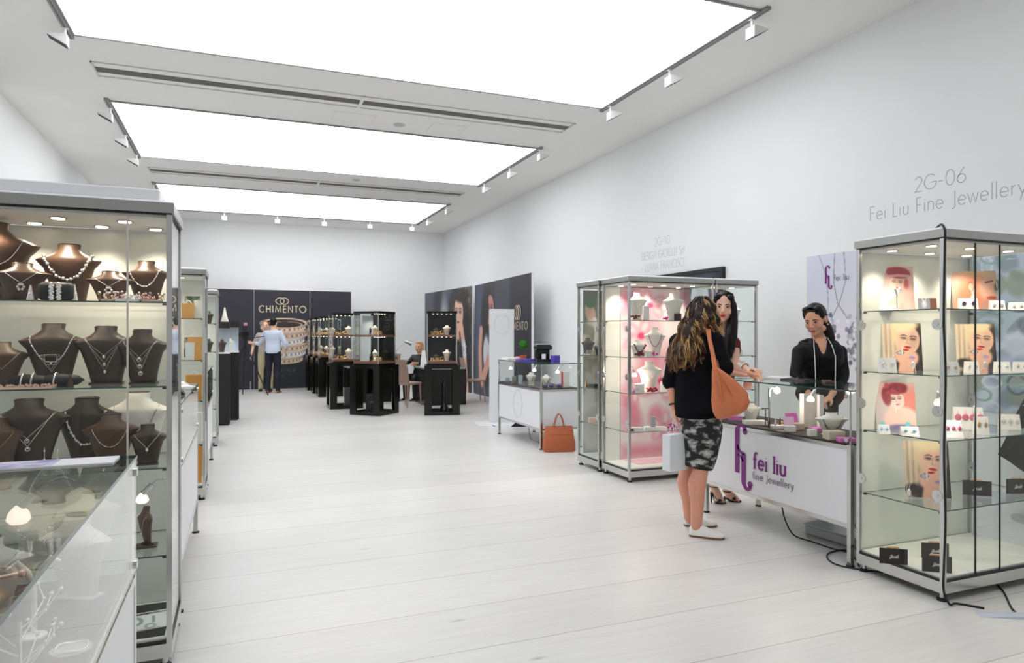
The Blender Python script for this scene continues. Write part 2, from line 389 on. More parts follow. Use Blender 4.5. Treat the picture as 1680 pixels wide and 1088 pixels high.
CEILM = mat('ceiling_paint', (240, 239, 236), .85)
struct('floor', MB().box(XL - .2, YB - .2, -.12, XR + .2, YF + .2, 0), floor_mat())
struct('ceiling', MB().box(XL - .2, YB - .2, H, XR + .2, YF + .2, H + .15), CEILM)
struct('wall_left', MB().box(XL - .2, YB, 0, XL, YF, H), WALLM)
struct('wall_right', MB().box(XR, YB, 0, XR + .2, YF, H), WALLM)
struct('wall_back', MB().box(XL - .2, YF, 0, XR + .2, YF + .2, H), WALLM)
struct('wall_behind', MB().box(XL - .2, YB - .2, 0, XR + .2, YB, H), WALLM)

LIGHTM = mat('luminous_ceiling_fabric', (250, 252, 255), .6, 0, SKY_STRENGTH)
TRACK = mat('track_grey', (140, 141, 140), .4)
SLOT = mat('slot_dark', (104, 102, 96), .7)
SLOTB = mat('slot_black', (40, 38, 36), .7)
FIXW = mat('spot_white', (236, 236, 234), .4)
LIGHTD = mat('dimmed_ceiling_fabric', (250, 252, 255), .6, 0, SKY_STRENGTH * .6)
PX0, PX1 = -1.50, 4.42
names = {0: ('luminous ceiling panel nearest the camera, cut off by the top edge of the photo', 4.98, 7.87),
         1: ('second luminous ceiling panel, between the two slotted ceiling vents', 9.97, 12.85),
         2: ('furthest and smallest luminous ceiling panel near the back wall', 15.03, 17.95),
         3: ('luminous ceiling panel directly over the camera', .0, 2.88)}
for k, (lab, y0, y1) in names.items():
    t = thing('ceiling_light_panel', lab, 'ceiling light', ((PX0 + PX1) / 2, (y0 + y1) / 2, H), 0)
    hx, hy = (PX1 - PX0) / 2, (y1 - y0) / 2
    MB().box(-hx, -hy, -.012, hx, hy, -.001).build('diffuser', LIGHTD if k == 3 else LIGHTM, t)
    f = MB(); e = .022
    f.box(-hx - e, -hy - e, -.02, hx + e, -hy, 0); f.box(-hx - e, hy, -.02, hx + e, hy + e, 0)
    f.box(-hx - e, -hy, -.02, -hx, hy, 0); f.box(hx, -hy, -.02, hx + e, hy, 0)
    f.build('frame', TRACK, t)
    tr = MB()
    for s in (-1, 1): tr.box(s * (hx + e), -hy - .1, -.03, s * (hx + e + .05), hy + .1, 0); tr.box(s * (hx + e + .018), -hy - .1, -.0305, s * (hx + e + .032), hy + .1, -.03, mi=1)
    if k == 2: tr.box(-hx - .1, hy + e, -.03, hx + .1, hy + e + .05, 0)
    tr.build('lighting_track', [TRACK, SLOT], t)
def vent(y0, y1, lab):
    t = thing('ceiling_vent', lab, 'ceiling vent', ((PX0 + PX1) / 2, (y0 + y1) / 2, H))
    hx, hy = (PX1 - PX0) / 2, (y1 - y0) / 2; f = MB(); e = .018
    f.box(-hx, -hy, -.012, hx, -hy + e, 0); f.box(-hx, hy - e, -.012, hx, hy, 0); f.box(-hx, -hy, -.012, -hx + e, hy, 0); f.box(hx - e, -hy, -.012, hx, hy, 0)
    f.build('frame', mat('vent_frame', (206, 206, 202), .5), t)
    MB().box(-hx + e, -.06, -.006, hx - e, .09, -.001).build('grille', SLOT, t)
    MB().box(-hx + e, -hy + e, -.005, hx - e, -hy + e + .02, -.001).build('air_slot', SLOTB, t)
    MB().box(-.02, -hy, -.014, .02, hy, -.002).build('joint_strip', FIXW, t)
vent(8.60, 9.06, 'long slotted ceiling vent between the nearest and second luminous panels')
vent(13.65, 14.1, 'long slotted ceiling vent between the second and furthest luminous panels')
# wall-washer spots hung on the tracks
WASH = 3.5
def make_spot(label, loc, rz, group):
    t = thing('track_spotlight', label, 'spotlight', loc, rz, group)
    MB().box(-.03, -.02, -.035, .03, .02, -.03).cyl((0, 0, -.035), (0, 0, -.12), .014, n=10).build('stem', FIXW, t)
    b = MB(); b.prism([(-.025, -.10), (.135, -.112), (.14, -.122), (-.015, -.205), (-.025, -.205)], (0, -.06, 0), (1, 0, 0), (0, 0, 1), (0, 1, 0), .12)
    b.build('housing', FIXW, t)
    MB().prism([(.132, -.130), (.138, -.124), (-.012, -.205), (-.016, -.211)], (0, -.055, 0), (1, 0, 0), (0, 0, 1), (0, 1, 0), .11).build('opening', BLACKM, t)
    l = bpy.data.lights.new('lamp', 'SPOT'); l.energy = WASH; l.spot_size = R_(150); l.spot_blend = 1; l.shadow_soft_size = .06; l.color = (1, .99, .97)
    o = bpy.data.objects.new('lamp', l); COL.objects.link(o); o.parent = t; o.location = (.09, 0, -.19); o.rotation_euler = (0, R_(-48), 0)
    return t
ORD = ['nearest', 'second', 'third', 'furthest', 'fifth']
sp0 = None
def spot(label, loc, rz, grp):
    global sp0
    if sp0 is None: sp0 = make_spot(label, loc, rz, grp); return sp0
    c = copy_tree(sp0); c.location = loc; c.rotation_euler = (0, 0, rz)
    for ch in c.children:
        if ch.type == 'LIGHT': ch.data = ch.data.copy(); ch.data.energy = {'r': 3.5, 'l': 12, 'f': 15}['l' if abs(rz) > 3 else ('f' if rz else 'r')]
    tag(c, label, 'spotlight', grp); return c
xr = PX1 + .05; xl = PX0 - .05
for i, (pn, ys) in enumerate((('nearest', (5.1, 6.42, 7.72)), ('second', (9.95, 11.25, 12.6)), ('furthest', (15.2, 16.9)))):
    for j, y in enumerate(ys):
        o = ('nearest to the camera', 'in the middle', 'furthest back')[j] if len(ys) == 3 else ('nearer', 'further')[j]
        spot('wall washer spot, right track of the %s luminous panel, %s' % (pn, o), (xr, y, H), 0, 'spots on the right tracks')
for pn, ys in (('nearest', (7.7,)), ('second', (10.2, 11.5, 12.7)), ('furthest', (15.1,))):
    for j, y in enumerate(ys):
        o = ', ' + ('nearest to the camera', 'in the middle', 'furthest back')[j] if len(ys) == 3 else ''
        spot('wall washer spot, left track of the %s luminous panel%s' % (pn, o), (xl, y, H), pi, 'spots on the left tracks')
for j, px in enumerate((368, 455, 532, 607, 676)):
    spot('white spot on the track by the back wall, %s from the left' % ('first', 'second', 'third', 'fourth', 'fifth')[j], (XY(px, 18.0), 18.0, H), pi / 2, 'spots on the far track')
for p, lab in ((W(655, 205, 9.7), 'round smoke detector disc beside the nearer slotted vent'), (W(585, 295, 13.15), 'small round ceiling disc between the furthest two panels')):
    m = MB().lathe([(.07, -.012), (.085, -.004), (.085, 0)], n=24); tag(m.build('smoke_detector', mat('detector_grey', (196, 196, 194), .5), loc=(p.x, p.y, H), smooth=30), lab, 'smoke detector')
for X0, X1, Y, lab in ((1.2, 1.75, 9.52, 'square access hatch in the ceiling left of the smoke detector'), (2.55, 3.05, 9.52, 'square access hatch in the ceiling right of the smoke detector')):
    m = MB(); e = .004; hy = .2
    for a in ((X0, -hy, X1, -hy + e), (X0, hy - e, X1, hy), (X0, -hy, X0 + e, hy), (X1 - e, -hy, X1, hy)): m.box(a[0] - X0, a[1], -.002, a[2] - X0, a[3], 0)
    m.box(e, -hy + e, -.0015, X1 - X0 - e, hy - e, 0, mi=1)
    tag(m.build('access_hatch', [mat('hatch_line', (200, 200, 197), .6), CEILM], loc=(X0, Y, H)), lab, 'access hatch')
# lettering on the right wall
LET = mat('lettering_grey', (176, 178, 180), .5)
ey = (0, 0, 1); ex = (0, -1, 0); en = (-1, 0, 0)
def wall_text(loc, lab, rows):
    t = thing('wall_lettering', lab, 'lettering', loc)
    for s_, z, h, w, sp, sx in rows:
        m = MB(); lettering(m, s_, (0, 0, z), ex, ey, en, h, w, sp=sp, sx=sx); m.build('lettering_line', LET, t)
wall_text((XR, 4.12, 2.515), 'thin grey wall lettering 2G-06 above the right edge cabinet', [('2G-06', .185, .13, .06, .1, 1), ('Fei Liu Fine Jewellery', 0, .13, .06, .1, .92)])
wall_text((XR, 8.3, 2.53), 'three pale lines of wall lettering beginning 2G-10', [('2G-10', .18, .115, .05, .14, .9), ('DESIGN GIOIELLI Srl', 0, .115, .05, .12, .8), ('- LUANA FRANCISCI', -.17, .115, .05, .12, .8)])
# ------------------------------------------------------------------ tall glass cabinets and low glass counters
SHZ = (1.56, 1.20, .85, .475)
BASEZ = .125
CABTOP = 1.93
def warm_spot(parent, loc, power=9, size=1.9):
    l = bpy.data.lights.new('spot_bulb', 'SPOT'); l.energy = power; l.color = (1, .86, .70); l.spot_size = size; l.spot_blend = .8; l.shadow_soft_size = .025
    o = bpy.data.objects.new('spot_bulb', l); COL.objects.link(o); o.parent = parent; o.location = loc; return o
def cabinet(x0, x1, y0, y1, label, group=None, panels='', noglass='', seams=(), shelves=SHZ, discs='', topbox=False, seamm=None, spots=((.2, .3), (.8, .3), (.35, .7), (.65, .7)), power=7, panelm=None, shelf_d=(0, 1), gap=None):
    """panels: opaque sides among x X y Y (low/high); seams: list of x positions on the y0 face"""
    t = thing('display_cabinet', label, 'display cabinet', ((x0 + x1) / 2, (y0 + y1) / 2, 0), 0, group)
    w, d = (x1 - x0) / 2, (y1 - y0) / 2; p = .011
    f = MB()
    for s in (-1, 1): f.box(-w, s * d, .045, w, s * (d - .03), .105); f.box(s * w, -d + .03, .045, s * (w - .03), d - .03, .105)
    f.mi = 1
    for s in (-1, 1): f.box(-w + .002, s * (d - .001), .105, w - .002, s * (d - .02), .116); f.box(s * (w - .001), -d + .02, .105, s * (w - .02), d - .02, .116)
    f.build('base_frame', [CHROME, GASK], t)
    MB().box(-w + .02, -d + .02, .1, w - .02, d - .02, BASEZ).build('base_tray', WHITEB, t)
    for sx in (-1, 1):
        for sy in (-1, 1):
            X, Y = sx * (w - p), sy * (d - p)
            MB().box(X - p, Y - p, .105, X + p, Y + p, CABTOP).box(X - p * .5, Y - sy * (p + .0025), .12, X + p * .5, Y - sy * (p - .002), CABTOP - .01, mi=1).build('post', [CHROME, STEEL], t)
            fx, fy = sx * (w - .03), sy * (d - .03)
            MB().cyl((fx, fy, .014), (fx, fy, .046), .013, n=12).lathe([(.027, 0), (.027, .008), (.016, .016)], (fx, fy, 0), 16, mi=1).build('foot', [CHROME, RUBBER], t, smooth=40)
    tp = MB(); e = .008
    tp.box(-w - e, -d - e, CABTOP + .006, w + e, d + e, CABTOP + .05); tp.mi = 1
    tp.box(-w, -d, CABTOP, w, d, CABTOP + .006)
    tp.mi = 2
    tp.loft([[(sx * (w + e), sy * (d + e), CABTOP + .05) for sx, sy in ((-1, -1), (1, -1), (1, 1), (-1, 1))], [(sx * (w - .012), sy * (d - .012), CABTOP + .062) for sx, sy in ((-1, -1), (1, -1), (1, 1), (-1, 1))]])
    tp.build('top', [STEEL, GASK, WHITEP], t)
    if topbox:
        MB().bbox(-w + .03, -d + .03, CABTOP + .062, w - .05, d - .03, CABTOP + .112, .006).build('light_box', WHITEP, t)
    MB().box(-w + .024, -d + .024, CABTOP - .012, w - .024, d - .024, CABTOP - .0005).build('ceiling_board', WHITEB, t)
    for k, (a, b) in enumerate(spots):
        X, Y = -w + 2 * w * a, -d + 2 * d * b
        s_ = MB().lathe([(.034, 0), (.034, .004), (.03, .005)], (X, Y, CABTOP - .017), 20).lathe([(.025, 0), (.025, .002)], (X, Y, CABTOP - .019), 20, mi=1).build('downlight', [CHROME, EMWARM], t, smooth=30)
        warm_spot(s_, (X, Y, CABTOP - .03), power)
    th = .0025
    sides = {'x': (-w + .006, -d + .022, -w + .006 + 2 * th, d - .022), 'X': (w - .006 - 2 * th, -d + .022, w - .006, d - .022),
             'y': (-w + .022, -d + .006, w - .022, -d + .006 + 2 * th), 'Y': (-w + .022, d - .006 - 2 * th, w - .022, d - .006)}
    for k, (a, b, c, g) in sides.items():
        if k in noglass: continue
        if k in panels:
            MB().box(a, b, .118, c, g, CABTOP - .012).build('back_panel', panelm or SAGE, t); continue
        segs = [(a, b, c, g)]
        if k == 'y' and seams:
            xs = [a] + [q - (x0 + x1) / 2 for q in seams] + [c]
            segs = [(xs[i] + .0015, b + (i % 2) * .009, xs[i + 1] - .0015, g + (i % 2) * .009) for i in range(len(xs) - 1)]
            for q in xs[1:-1]: MB().box(q - .0035, b - .001, .118, q + .0035, g + .001, CABTOP - .012).build('door_seal', seamm or GASK, t)
        for a_, b_, c_, g_ in segs: MB().box(a_, b_, .118, c_, g_, CABTOP - .012).build('glass_pane', GLASS, t)
    for z in shelves:
        s0, s1 = -d + .03 + (2 * d - .06) * shelf_d[0], -d + .03 + (2 * d - .06) * shelf_d[1]; q = MB(); X0, X1 = -w + .026, w - .026
        vs = [(X0, s0), (X1, s0), (X1, s1), (X0, s1)]
        n = 4; vv = [(x, y, z - .006) for x, y in vs] + [(x, y, z) for x, y in vs]
        q.add(vv, [(3, 2, 1, 0), (4, 5, 6, 7)], 0); q.add(vv, [(i, (i + 1) % 4, 4 + (i + 1) % 4, 4 + i) for i in range(4)], 1)
        so = q.build('shelf', [GLASS, GEDGE], t)
        for cx_ in (X0 - .004, X1 - .014):
            for cy_ in (s0, s1 - .015): MB().box(cx_, cy_, z - .014, cx_ + .018, cy_ + .015, z - .007).build('shelf_clip', GASK, so)
    for side in discs:      # round glass locks on the posts
        for z in (1.475, 1.01, .56):
            for sy in (-1, 1):
                X = w if side == 'X' else -w
                MB().cyl((X - .003, sy * (d - .035), z), (X + .004, sy * (d - .035), z), .03, n=20).cyl((X - .006, sy * (d - .035), z), (X + .008, sy * (d - .035), z), .009, n=12).build('glass_lock', CHROME, t, smooth=40)
    return t
PADM = mat('dark_display_base', (66, 52, 48), .6)
def counter(x0, x1, y0, y1, label, group=None, front='x', top=1.07, floor_z=.745, pad=None, endp=True, magazine=False, open_back=True):
    """front: the side facing the aisle"""
    t = thing('display_counter', label, 'display counter', ((x0 + x1) / 2, (y0 + y1) / 2, 0), 0, group)
    w, d = (x1 - x0) / 2, (y1 - y0) / 2; p = .014
    for sx in (-1, 1):
        for sy in (-1, 1):
            X, Y = sx * (w - p), sy * (d - p)
            MB().box(X - p, Y - p, .012, X + p, Y + p, floor_z).box(X - .004, Y - .004, floor_z, X + .004, Y + .004, top - .008).lathe([(.024, 0), (.024, .008), (.012, .014)], (X, Y, 0), 14, mi=1).build('leg', [CHROME, RUBBER], t)
    r = MB()
    for z in (.235, floor_z - .03):
        for s in (-1, 1): r.box(-w + .028, s * d, z, w - .028, s * (d - .022), z + .024); r.box(s * w, -d + .028, z, s * (w - .022), d - .028, z + .024)
    r.build('rail', CHROME, t)
    MB().box(-w + .022, -d + .022, floor_z - .02, w - .022, d - .022, floor_z + .004).build('display_floor', pad or PADM, t)
    b = MB(); X = -w if front == 'x' else w; s = -1 if front == 'x' else 1
    b.box(X - s * .003, -d + .028, .258, X - s * .015, d - .028, floor_z - .03); b.build('front_panel', WHITEP, t)
    if endp:
        for sy in (-1, 1): MB().box(-w + .028, sy * (d - .004), .258, w - .028, sy * (d - .015), floor_z - .03).build('end_panel', WHITEP, t)
    z1 = top - .009; th = .005
    for nm, bx in (('x', (-w, -d + .006, -w + th, d - .006)), ('X', (w - th, -d + .006, w, d - .006)), ('y', (-w + .006, -d, w - .006, -d + th)), ('Y', (-w + .006, d - th, w - .006, d))):
        MB().box(bx[0], bx[1], floor_z + .005, bx[2], bx[3], z1).build('glass_side', GLASS, t)
    vs = [(-w - .002, -d - .002), (w + .002, -d - .002), (w + .002, d + .002), (-w - .002, d + .002)]; q = MB()
    vv = [(x, y, top - .009) for x, y in vs] + [(x, y, top) for x, y in vs]
    q.add(vv, [(3, 2, 1, 0), (4, 5, 6, 7)], 0); q.add(vv, [(i, (i + 1) % 4, 4 + (i + 1) % 4, 4 + i) for i in range(4)], 1)
    q.build('glass_top', [GLASS_TOP, GEDGE], t)
    for sy in (-1, 1):       # round glass connectors on the front face
        for z in (floor_z + .03, top - .04):
            MB().cyl((X - .004, sy * (d - .03), z), (X + .006 * s, sy * (d - .03), z), .014, n=14).build('glass_connector', CHROME, t, smooth=40)
    return t
LXF = -.262
SEAML = mat('pale_door_edge', (205, 196, 190), .3)
# left row
CL0 = counter(-.80, -.27, .72, 2.21, 'white and glass display counter in the left foreground with silver jewellery inside', front='X', top=1.075)
CL1 = cabinet(-1.26, LXF, 3.24, 3.73, 'tall glass cabinet at the left edge full of brown necklace busts', panels='Y', seams=(-.43,), seamm=SEAML, topbox=True, discs='', spots=((.30, .35), (.55, .35), (.80, .35), (.42, .75), (.68, .75), (.9, .75)))
CL2 = counter(-.80, -.27, 3.86, 5.40, 'low white counter behind the left tall cabinet, papers on top', front='X')
CL3 = cabinet(-1.26, LXF, 6.42, 6.91, 'tall glass cabinet with orange bags, second in the left row', panels='Y', power=6)
CL4 = counter(-.80, -.27, 7.02, 8.47, 'low white counter between the second and third left cabinets', front='X')
CL5 = cabinet(-1.26, LXF + .02, 9.45, 9.94, 'narrow looking glass cabinet furthest back in the left row', panels='Y', power=6)
# right row
CR0 = cabinet(3.46, 4.46, 2.50, 3.05, 'tall glass cabinet with fashion photographs at the right edge', panels='Y', discs='x', seams=(3.72, 3.92), spots=((.13, .3), (.13, .75), (.45, .3), (.45, .75), (.78, .3), (.78, .75)), power=9)
CR1 = counter(3.46, 4.01, 3.09, 4.50, 'white display counter with purple logo where three women talk', front='x', top=1.08)
CR2 = cabinet(3.47, 4.465, 5.65, 6.17, 'tall glass cabinet with pink floral backdrop and white busts', panels='Y', discs='x', spots=((.15, .3), (.15, .75), (.5, .3), (.5, .75), (.85, .3), (.85, .75)), power=12)
CR3 = cabinet(4.49, 5.02, 5.65, 6.17, 'narrow clear glass cabinet behind the long-haired woman', power=6, spots=((.3, .4), (.7, .4)))
CR4 = cabinet(3.45, 4.445, 6.2, 6.68, 'tall glass cabinet behind the pink one with leaf picture', discs='x', power=4, panels='X')
CR5 = counter(3.45, 4.02, 7.66, 9.14, 'white display counter with circular monogram beside the orange handbag', front='x', top=1.06)
for c in (CR5,):     # lower rear shelf seen from the end
    MB().box(-.25, -.70, .40, .25, -.68, .41).build('cable_shelf', BLACKM, c)
# logo on the right counter
PUR = mat('logo_purple', (128, 22, 128), .4); GREYL = mat('logo_grey', (110, 100, 120), .5)
def fei_logo(mb, O, ex, ey, en, h, th=.0012, sc=1.0):
    """the two joined hooks: O = lower-left of the left stem, h = total height"""
    k = h
    def stroke(pts, ws):
        # variable width ribbon as polygon
        L = []; Rr = []
        n = len(pts)
        for i, (x, y) in enumerate(pts):
            x0, y0 = pts[max(0, i - 1)]; x1, y1 = pts[min(n - 1, i + 1)]; dx, dy = x1 - x0, y1 - y0; q = math.hypot(dx, dy) or 1
            wd = ws[i] / 2; L.append((x - dy / q * wd, y + dx / q * wd)); Rr.append((x + dy / q * wd, y - dx / q * wd))
        for i in range(n - 1):
            mb.prism([(a * k, b * k) for a, b in (L[i], L[i + 1], Rr[i + 1], Rr[i])], O, ex, ey, en, th)
    wv = .12
    p1 = [(.045, -.03), (.045, .35), (.045, .80)] + [(x, y) for x, y in arc(.17, .80, .125, .135, 180, 20, 12)]
    stroke(p1, [wv] * 3 + [wv, wv, wv * .95, .078, .072, .065, .06, .06, .065, .07, .075, .075, .075])
    mb.prism([(x * k, y * k) for x, y in arc(.27, .825, .066, .056, 0, 360, 18)], O, ex, ey, V(en), th)
    p2 = [(.06, .45), (.12, .40), (.18, .35), (.235, .35)]
    stroke(arc(.20, .56, .14, .17, 190, 260, 6) + [(.27, .375)], [.05] * 8)
    p3 = [(.235, .38), (.235, .10), (.235, -.14)] + arc(.34, -.16, .105, .15, 180, 330, 12)
    stroke(p3, [wv] * 3 + [wv, wv, wv * .95, .08, .075, .07, .065, .065, .07, .075, .075, .075, .075])
    mb.prism([(x * k, y * k) for x, y in arc(.42, -.195, .066, .056, 0, 360, 18)], O, ex, ey, V(en), th)
    stroke([(.06, .33), (.12, .335), (.18, .29), (.21, .22)], [.02, .03, .05, .06])
cyc = (3.09 + 4.50) / 2
def onfront(px, py): # point on aisle face X=3.46 -> local y,z
    u = (px - 840) / 1120; a, b = ray(px); Y = 3.46 * b / a; t = SY * 3.46 + CY * Y; return Y, CH + (549 - py) / 1120 * t
Y0, z0 = onfront(1207, 772); Yt, zt = onfront(1225, 706); Y1, z1 = onfront(1247, 806)
hh = .37; LX = -.2765
m = MB(); fei_logo(m, (LX, Y0 - cyc, z0), (0, -1, 0), (0, 0, 1), (-1, 0, 0), hh); m.build('logo', PUR, CR1)
Yf, zf = onfront(1236, 768); m = MB()
lettering(m, 'fei liu', (LX, Yf - cyc, zf), (0, -1, 0), (0, 0, 1), (-1, 0, 0), .110, .14, 'l', .0012, sp=.10, sx=.94, serif=True); m.build('logo_lettering', PUR, CR1)
Yf, zf = onfront(1235, 785); m = MB()
lettering(m, 'fine Jewellery', (LX, Yf - cyc, zf), (0, -1, 0), (0, 0, 1), (-1, 0, 0), .05, .09, 'l', .0012, sp=.12, sx=1.0, serif=True); m.build('logo_lettering', GREYL, CR1)
# faint circular monograms
RINGG = mat('monogram_grey', (206, 206, 208), .6)
def monogram(parent, O, ex, ey, en, r, name='monogram'):
    m = MB(); N = 40
    for q in (r, r * .93):
        pts = [(q * .82 * cos(2 * pi * i / N), q * sin(2 * pi * i / N)) for i in range(N + 1)]; ribbon(m, pts, r * .014, O, ex, ey, en, .001)
    lettering(m, '---------', O, ex, ey, en, r * .1, .3, 'c', .001, sp=.15)
    return m.build(name, RINGG, parent)
monogram(CR5, (-.285, 0, .50), (0, -1, 0), (0, 0, 1), (-1, 0, 0), .19)
monogram(CL0, (.266, .12, .48), (0, 1, 0), (0, 0, 1), (1, 0, 0), .17)
# perforated shelf rail at the inner back corner
for c, sx in ((CR0, 1),):
    m = MB().box(.468, .222, .12, .486, .225, 1.92)
    for k in range(60): m.box(.474, .2215, .16 + k * .029, .480, .2222, .174 + k * .029, mi=1)
    m.build('shelf_rail', [STEEL, GASK], c)
    for z in (1.0, .565): MB().cyl((.44, .214, z), (.44, .221, z), .032, n=20).cyl((.44, .208, z), (.44, .214, z), .01, n=10).build('glass_lock', STEEL, c, smooth=40)
# ------------------------------------------------------------------ busts, necklaces, small jewellery
def bust_prof(f):
    """relative half width, half depth, y offset at height fraction f"""
    if f < .60: w = .46 + .30 * (f / .60) ** 1.3
    elif f < .74: w = .76 + .24 * ((f - .60) / .14) ** .8
    elif f < .93: q = (f - .74) / .19; w = 1.0 - .68 * (1 - (1 - q) ** 1.9)
    else: w = .32 + .03 * (f - .93) / .07
    dd = .10 + .20 * sin(min(1, f / .85) * pi * .62) ** 1.5
    if f > .8: dd = .27 - (f - .8) * .35
    yo = .06 - .22 * sin(min(1, f) * pi * .62) + (.18 * max(0, f - .72) / .28)
    return w, dd, yo
def make_bust(w, h, m, label, loc, rz, group=None, topm=None, stand=False):
    """bust faces local -y"""
    t = thing('necklace_bust', label, 'bust', loc, rz, group)
    W_ = w / 2; NR = 22; n = 28; rings = []
    for k in range(NR + 1):
        f = k / NR; a, d_, yo = bust_prof(f); z = f * h
        ring = []
        for i in range(n):
            an = 2 * pi * i / n; cx_, sy_ = cos(an), sin(an)
            ring.append((W_ * a * (abs(cx_) ** .8) * (1 if cx_ > 0 else -1), W_ * (yo + d_ * sy_ + .10 * (abs(cx_) ** 2) * (1 if f < .85 else 0)), z))
        rings.append(ring)
    b = MB().loft(rings); b.build('body', m, t, smooth=50)
    MB().lathe([(W_ * .30, 0), (W_ * .33, .002), (W_ * .31, .004)], (0, W_ * bust_prof(1)[2], h), 24, sy=.62).build('neck_cap', topm or DBROWN, t, smooth=40)
    MB().bbox(-W_ * .5, -W_ * .12, -.0002, W_ * .5, W_ * .34, .006, .001).build('foot_plate', DBROWN if m is not CREAM else CREAM, t)
    return t
def bust_surf(w, h, x, z):
    f = max(0, min(1, z / h)); a, d_, yo = bust_prof(f); W_ = w / 2
    q = max(-.98, min(.98, x / (W_ * a))); c = abs(q) ** (1 / .8); s_ = -sqrt(max(0, 1 - c * c))
    return W_ * (yo + d_ * s_ + .10 * c * c * (1 if f < .85 else 0)) - .0025
def necklace(w, h, label, loc, rz, style='v', drop=.45, mater=None, r=.0012, pend='', rows=1, group=None, top=.80, span=.62):
    """lies on a bust of the same w,h,loc,rz"""
    m = MB(); m2 = MB(); W_ = w / 2; mater = mater or PERSPEX
    for k in range(rows):
        dr = drop + k * .13; zt = top * h; N = 26; pts = []
        for i in range(N + 1):
            u = -1 + 2 * i / N
            x = u * span * W_ * (1 - .06 * k)
            dz = (1 - abs(u)) if style == 'v' else (1 - abs(u) ** 2.2)
            z = zt - dz * dr * h
            pts.append(V((x, bust_surf(w, h, x, z), z)))
        m.tube(pts, r, 5)
        if style == 'beads':
            L = [0]
            for a, b in zip(pts[:-1], pts[1:]): L.append(L[-1] + (b - a).length)
            nb = int(L[-1] / (r * 5.2)); j = 0
            for q in range(nb + 1):
                s_ = L[-1] * q / nb
                while j < N - 1 and L[j + 1] < s_: j += 1
                p = pts[j].lerp(pts[j + 1], (s_ - L[j]) / max(1e-9, L[j + 1] - L[j])); e = r * (2.0 + .8 * (q % 2))
                m.ell(p + V((0, -e * .5, (q % 3 - 1) * r)), e, 6, 4)
        if style == 'station':
            for q in range(2, N, 4): m.ell(pts[q] + V((0, -.002, 0)), r * 2.6, 6, 4)
        mid = pts[N // 2]
        if pend: m2.ell(mid + V((0, -.003, -.006)), (.006, .004, .008) if pend == 'drop' else .0055, 8, 5)
        if pend == 'big':
            for a in range(6): m2.ell(mid + V((.011 * cos(a * pi / 3), -.004, -.016 + .011 * sin(a * pi / 3))), .006, 6, 4)
        if pend == 'ring': m2.tube([mid + V((.008 * cos(a * pi / 5), -.003, -.010 + .008 * sin(a * pi / 5))) for a in range(10)], .002, 5, closed=True)
        if pend == 'geo':
            R3 = lambda x, z: V((x, bust_surf(w, h, x, mid.z + z) - .004, mid.z + z))
            for P in ([(-.34, .10), (.34, .10), (0, -.16)], [(-.16, .12), (.16, .12), (.16, -.04), (-.16, -.04)], [(-.25, .12), (0, -.12), (.25, .12)]):
                m2.tube([R3(x * W_, z * h) for x, z in P], r * 1.3, 5, closed=True)
    t = thing('necklace', label, 'necklace', loc, rz, group)
    m.build('chain', mater, t, smooth=60)
    if m2.v: m2.build('pendant', PERSPEX if mater is not GOLD else GOLD, t, smooth=60)
    return t
def bust_set(w, h, m, blabel, loc, rz=0, nlabel=None, group='necklace busts', **kw):
    make_bust(w, h, m, blabel, loc, rz, group)
    if nlabel: necklace(w, h, nlabel, (loc[0], loc[1], loc[2]), rz, group='necklaces', **kw)
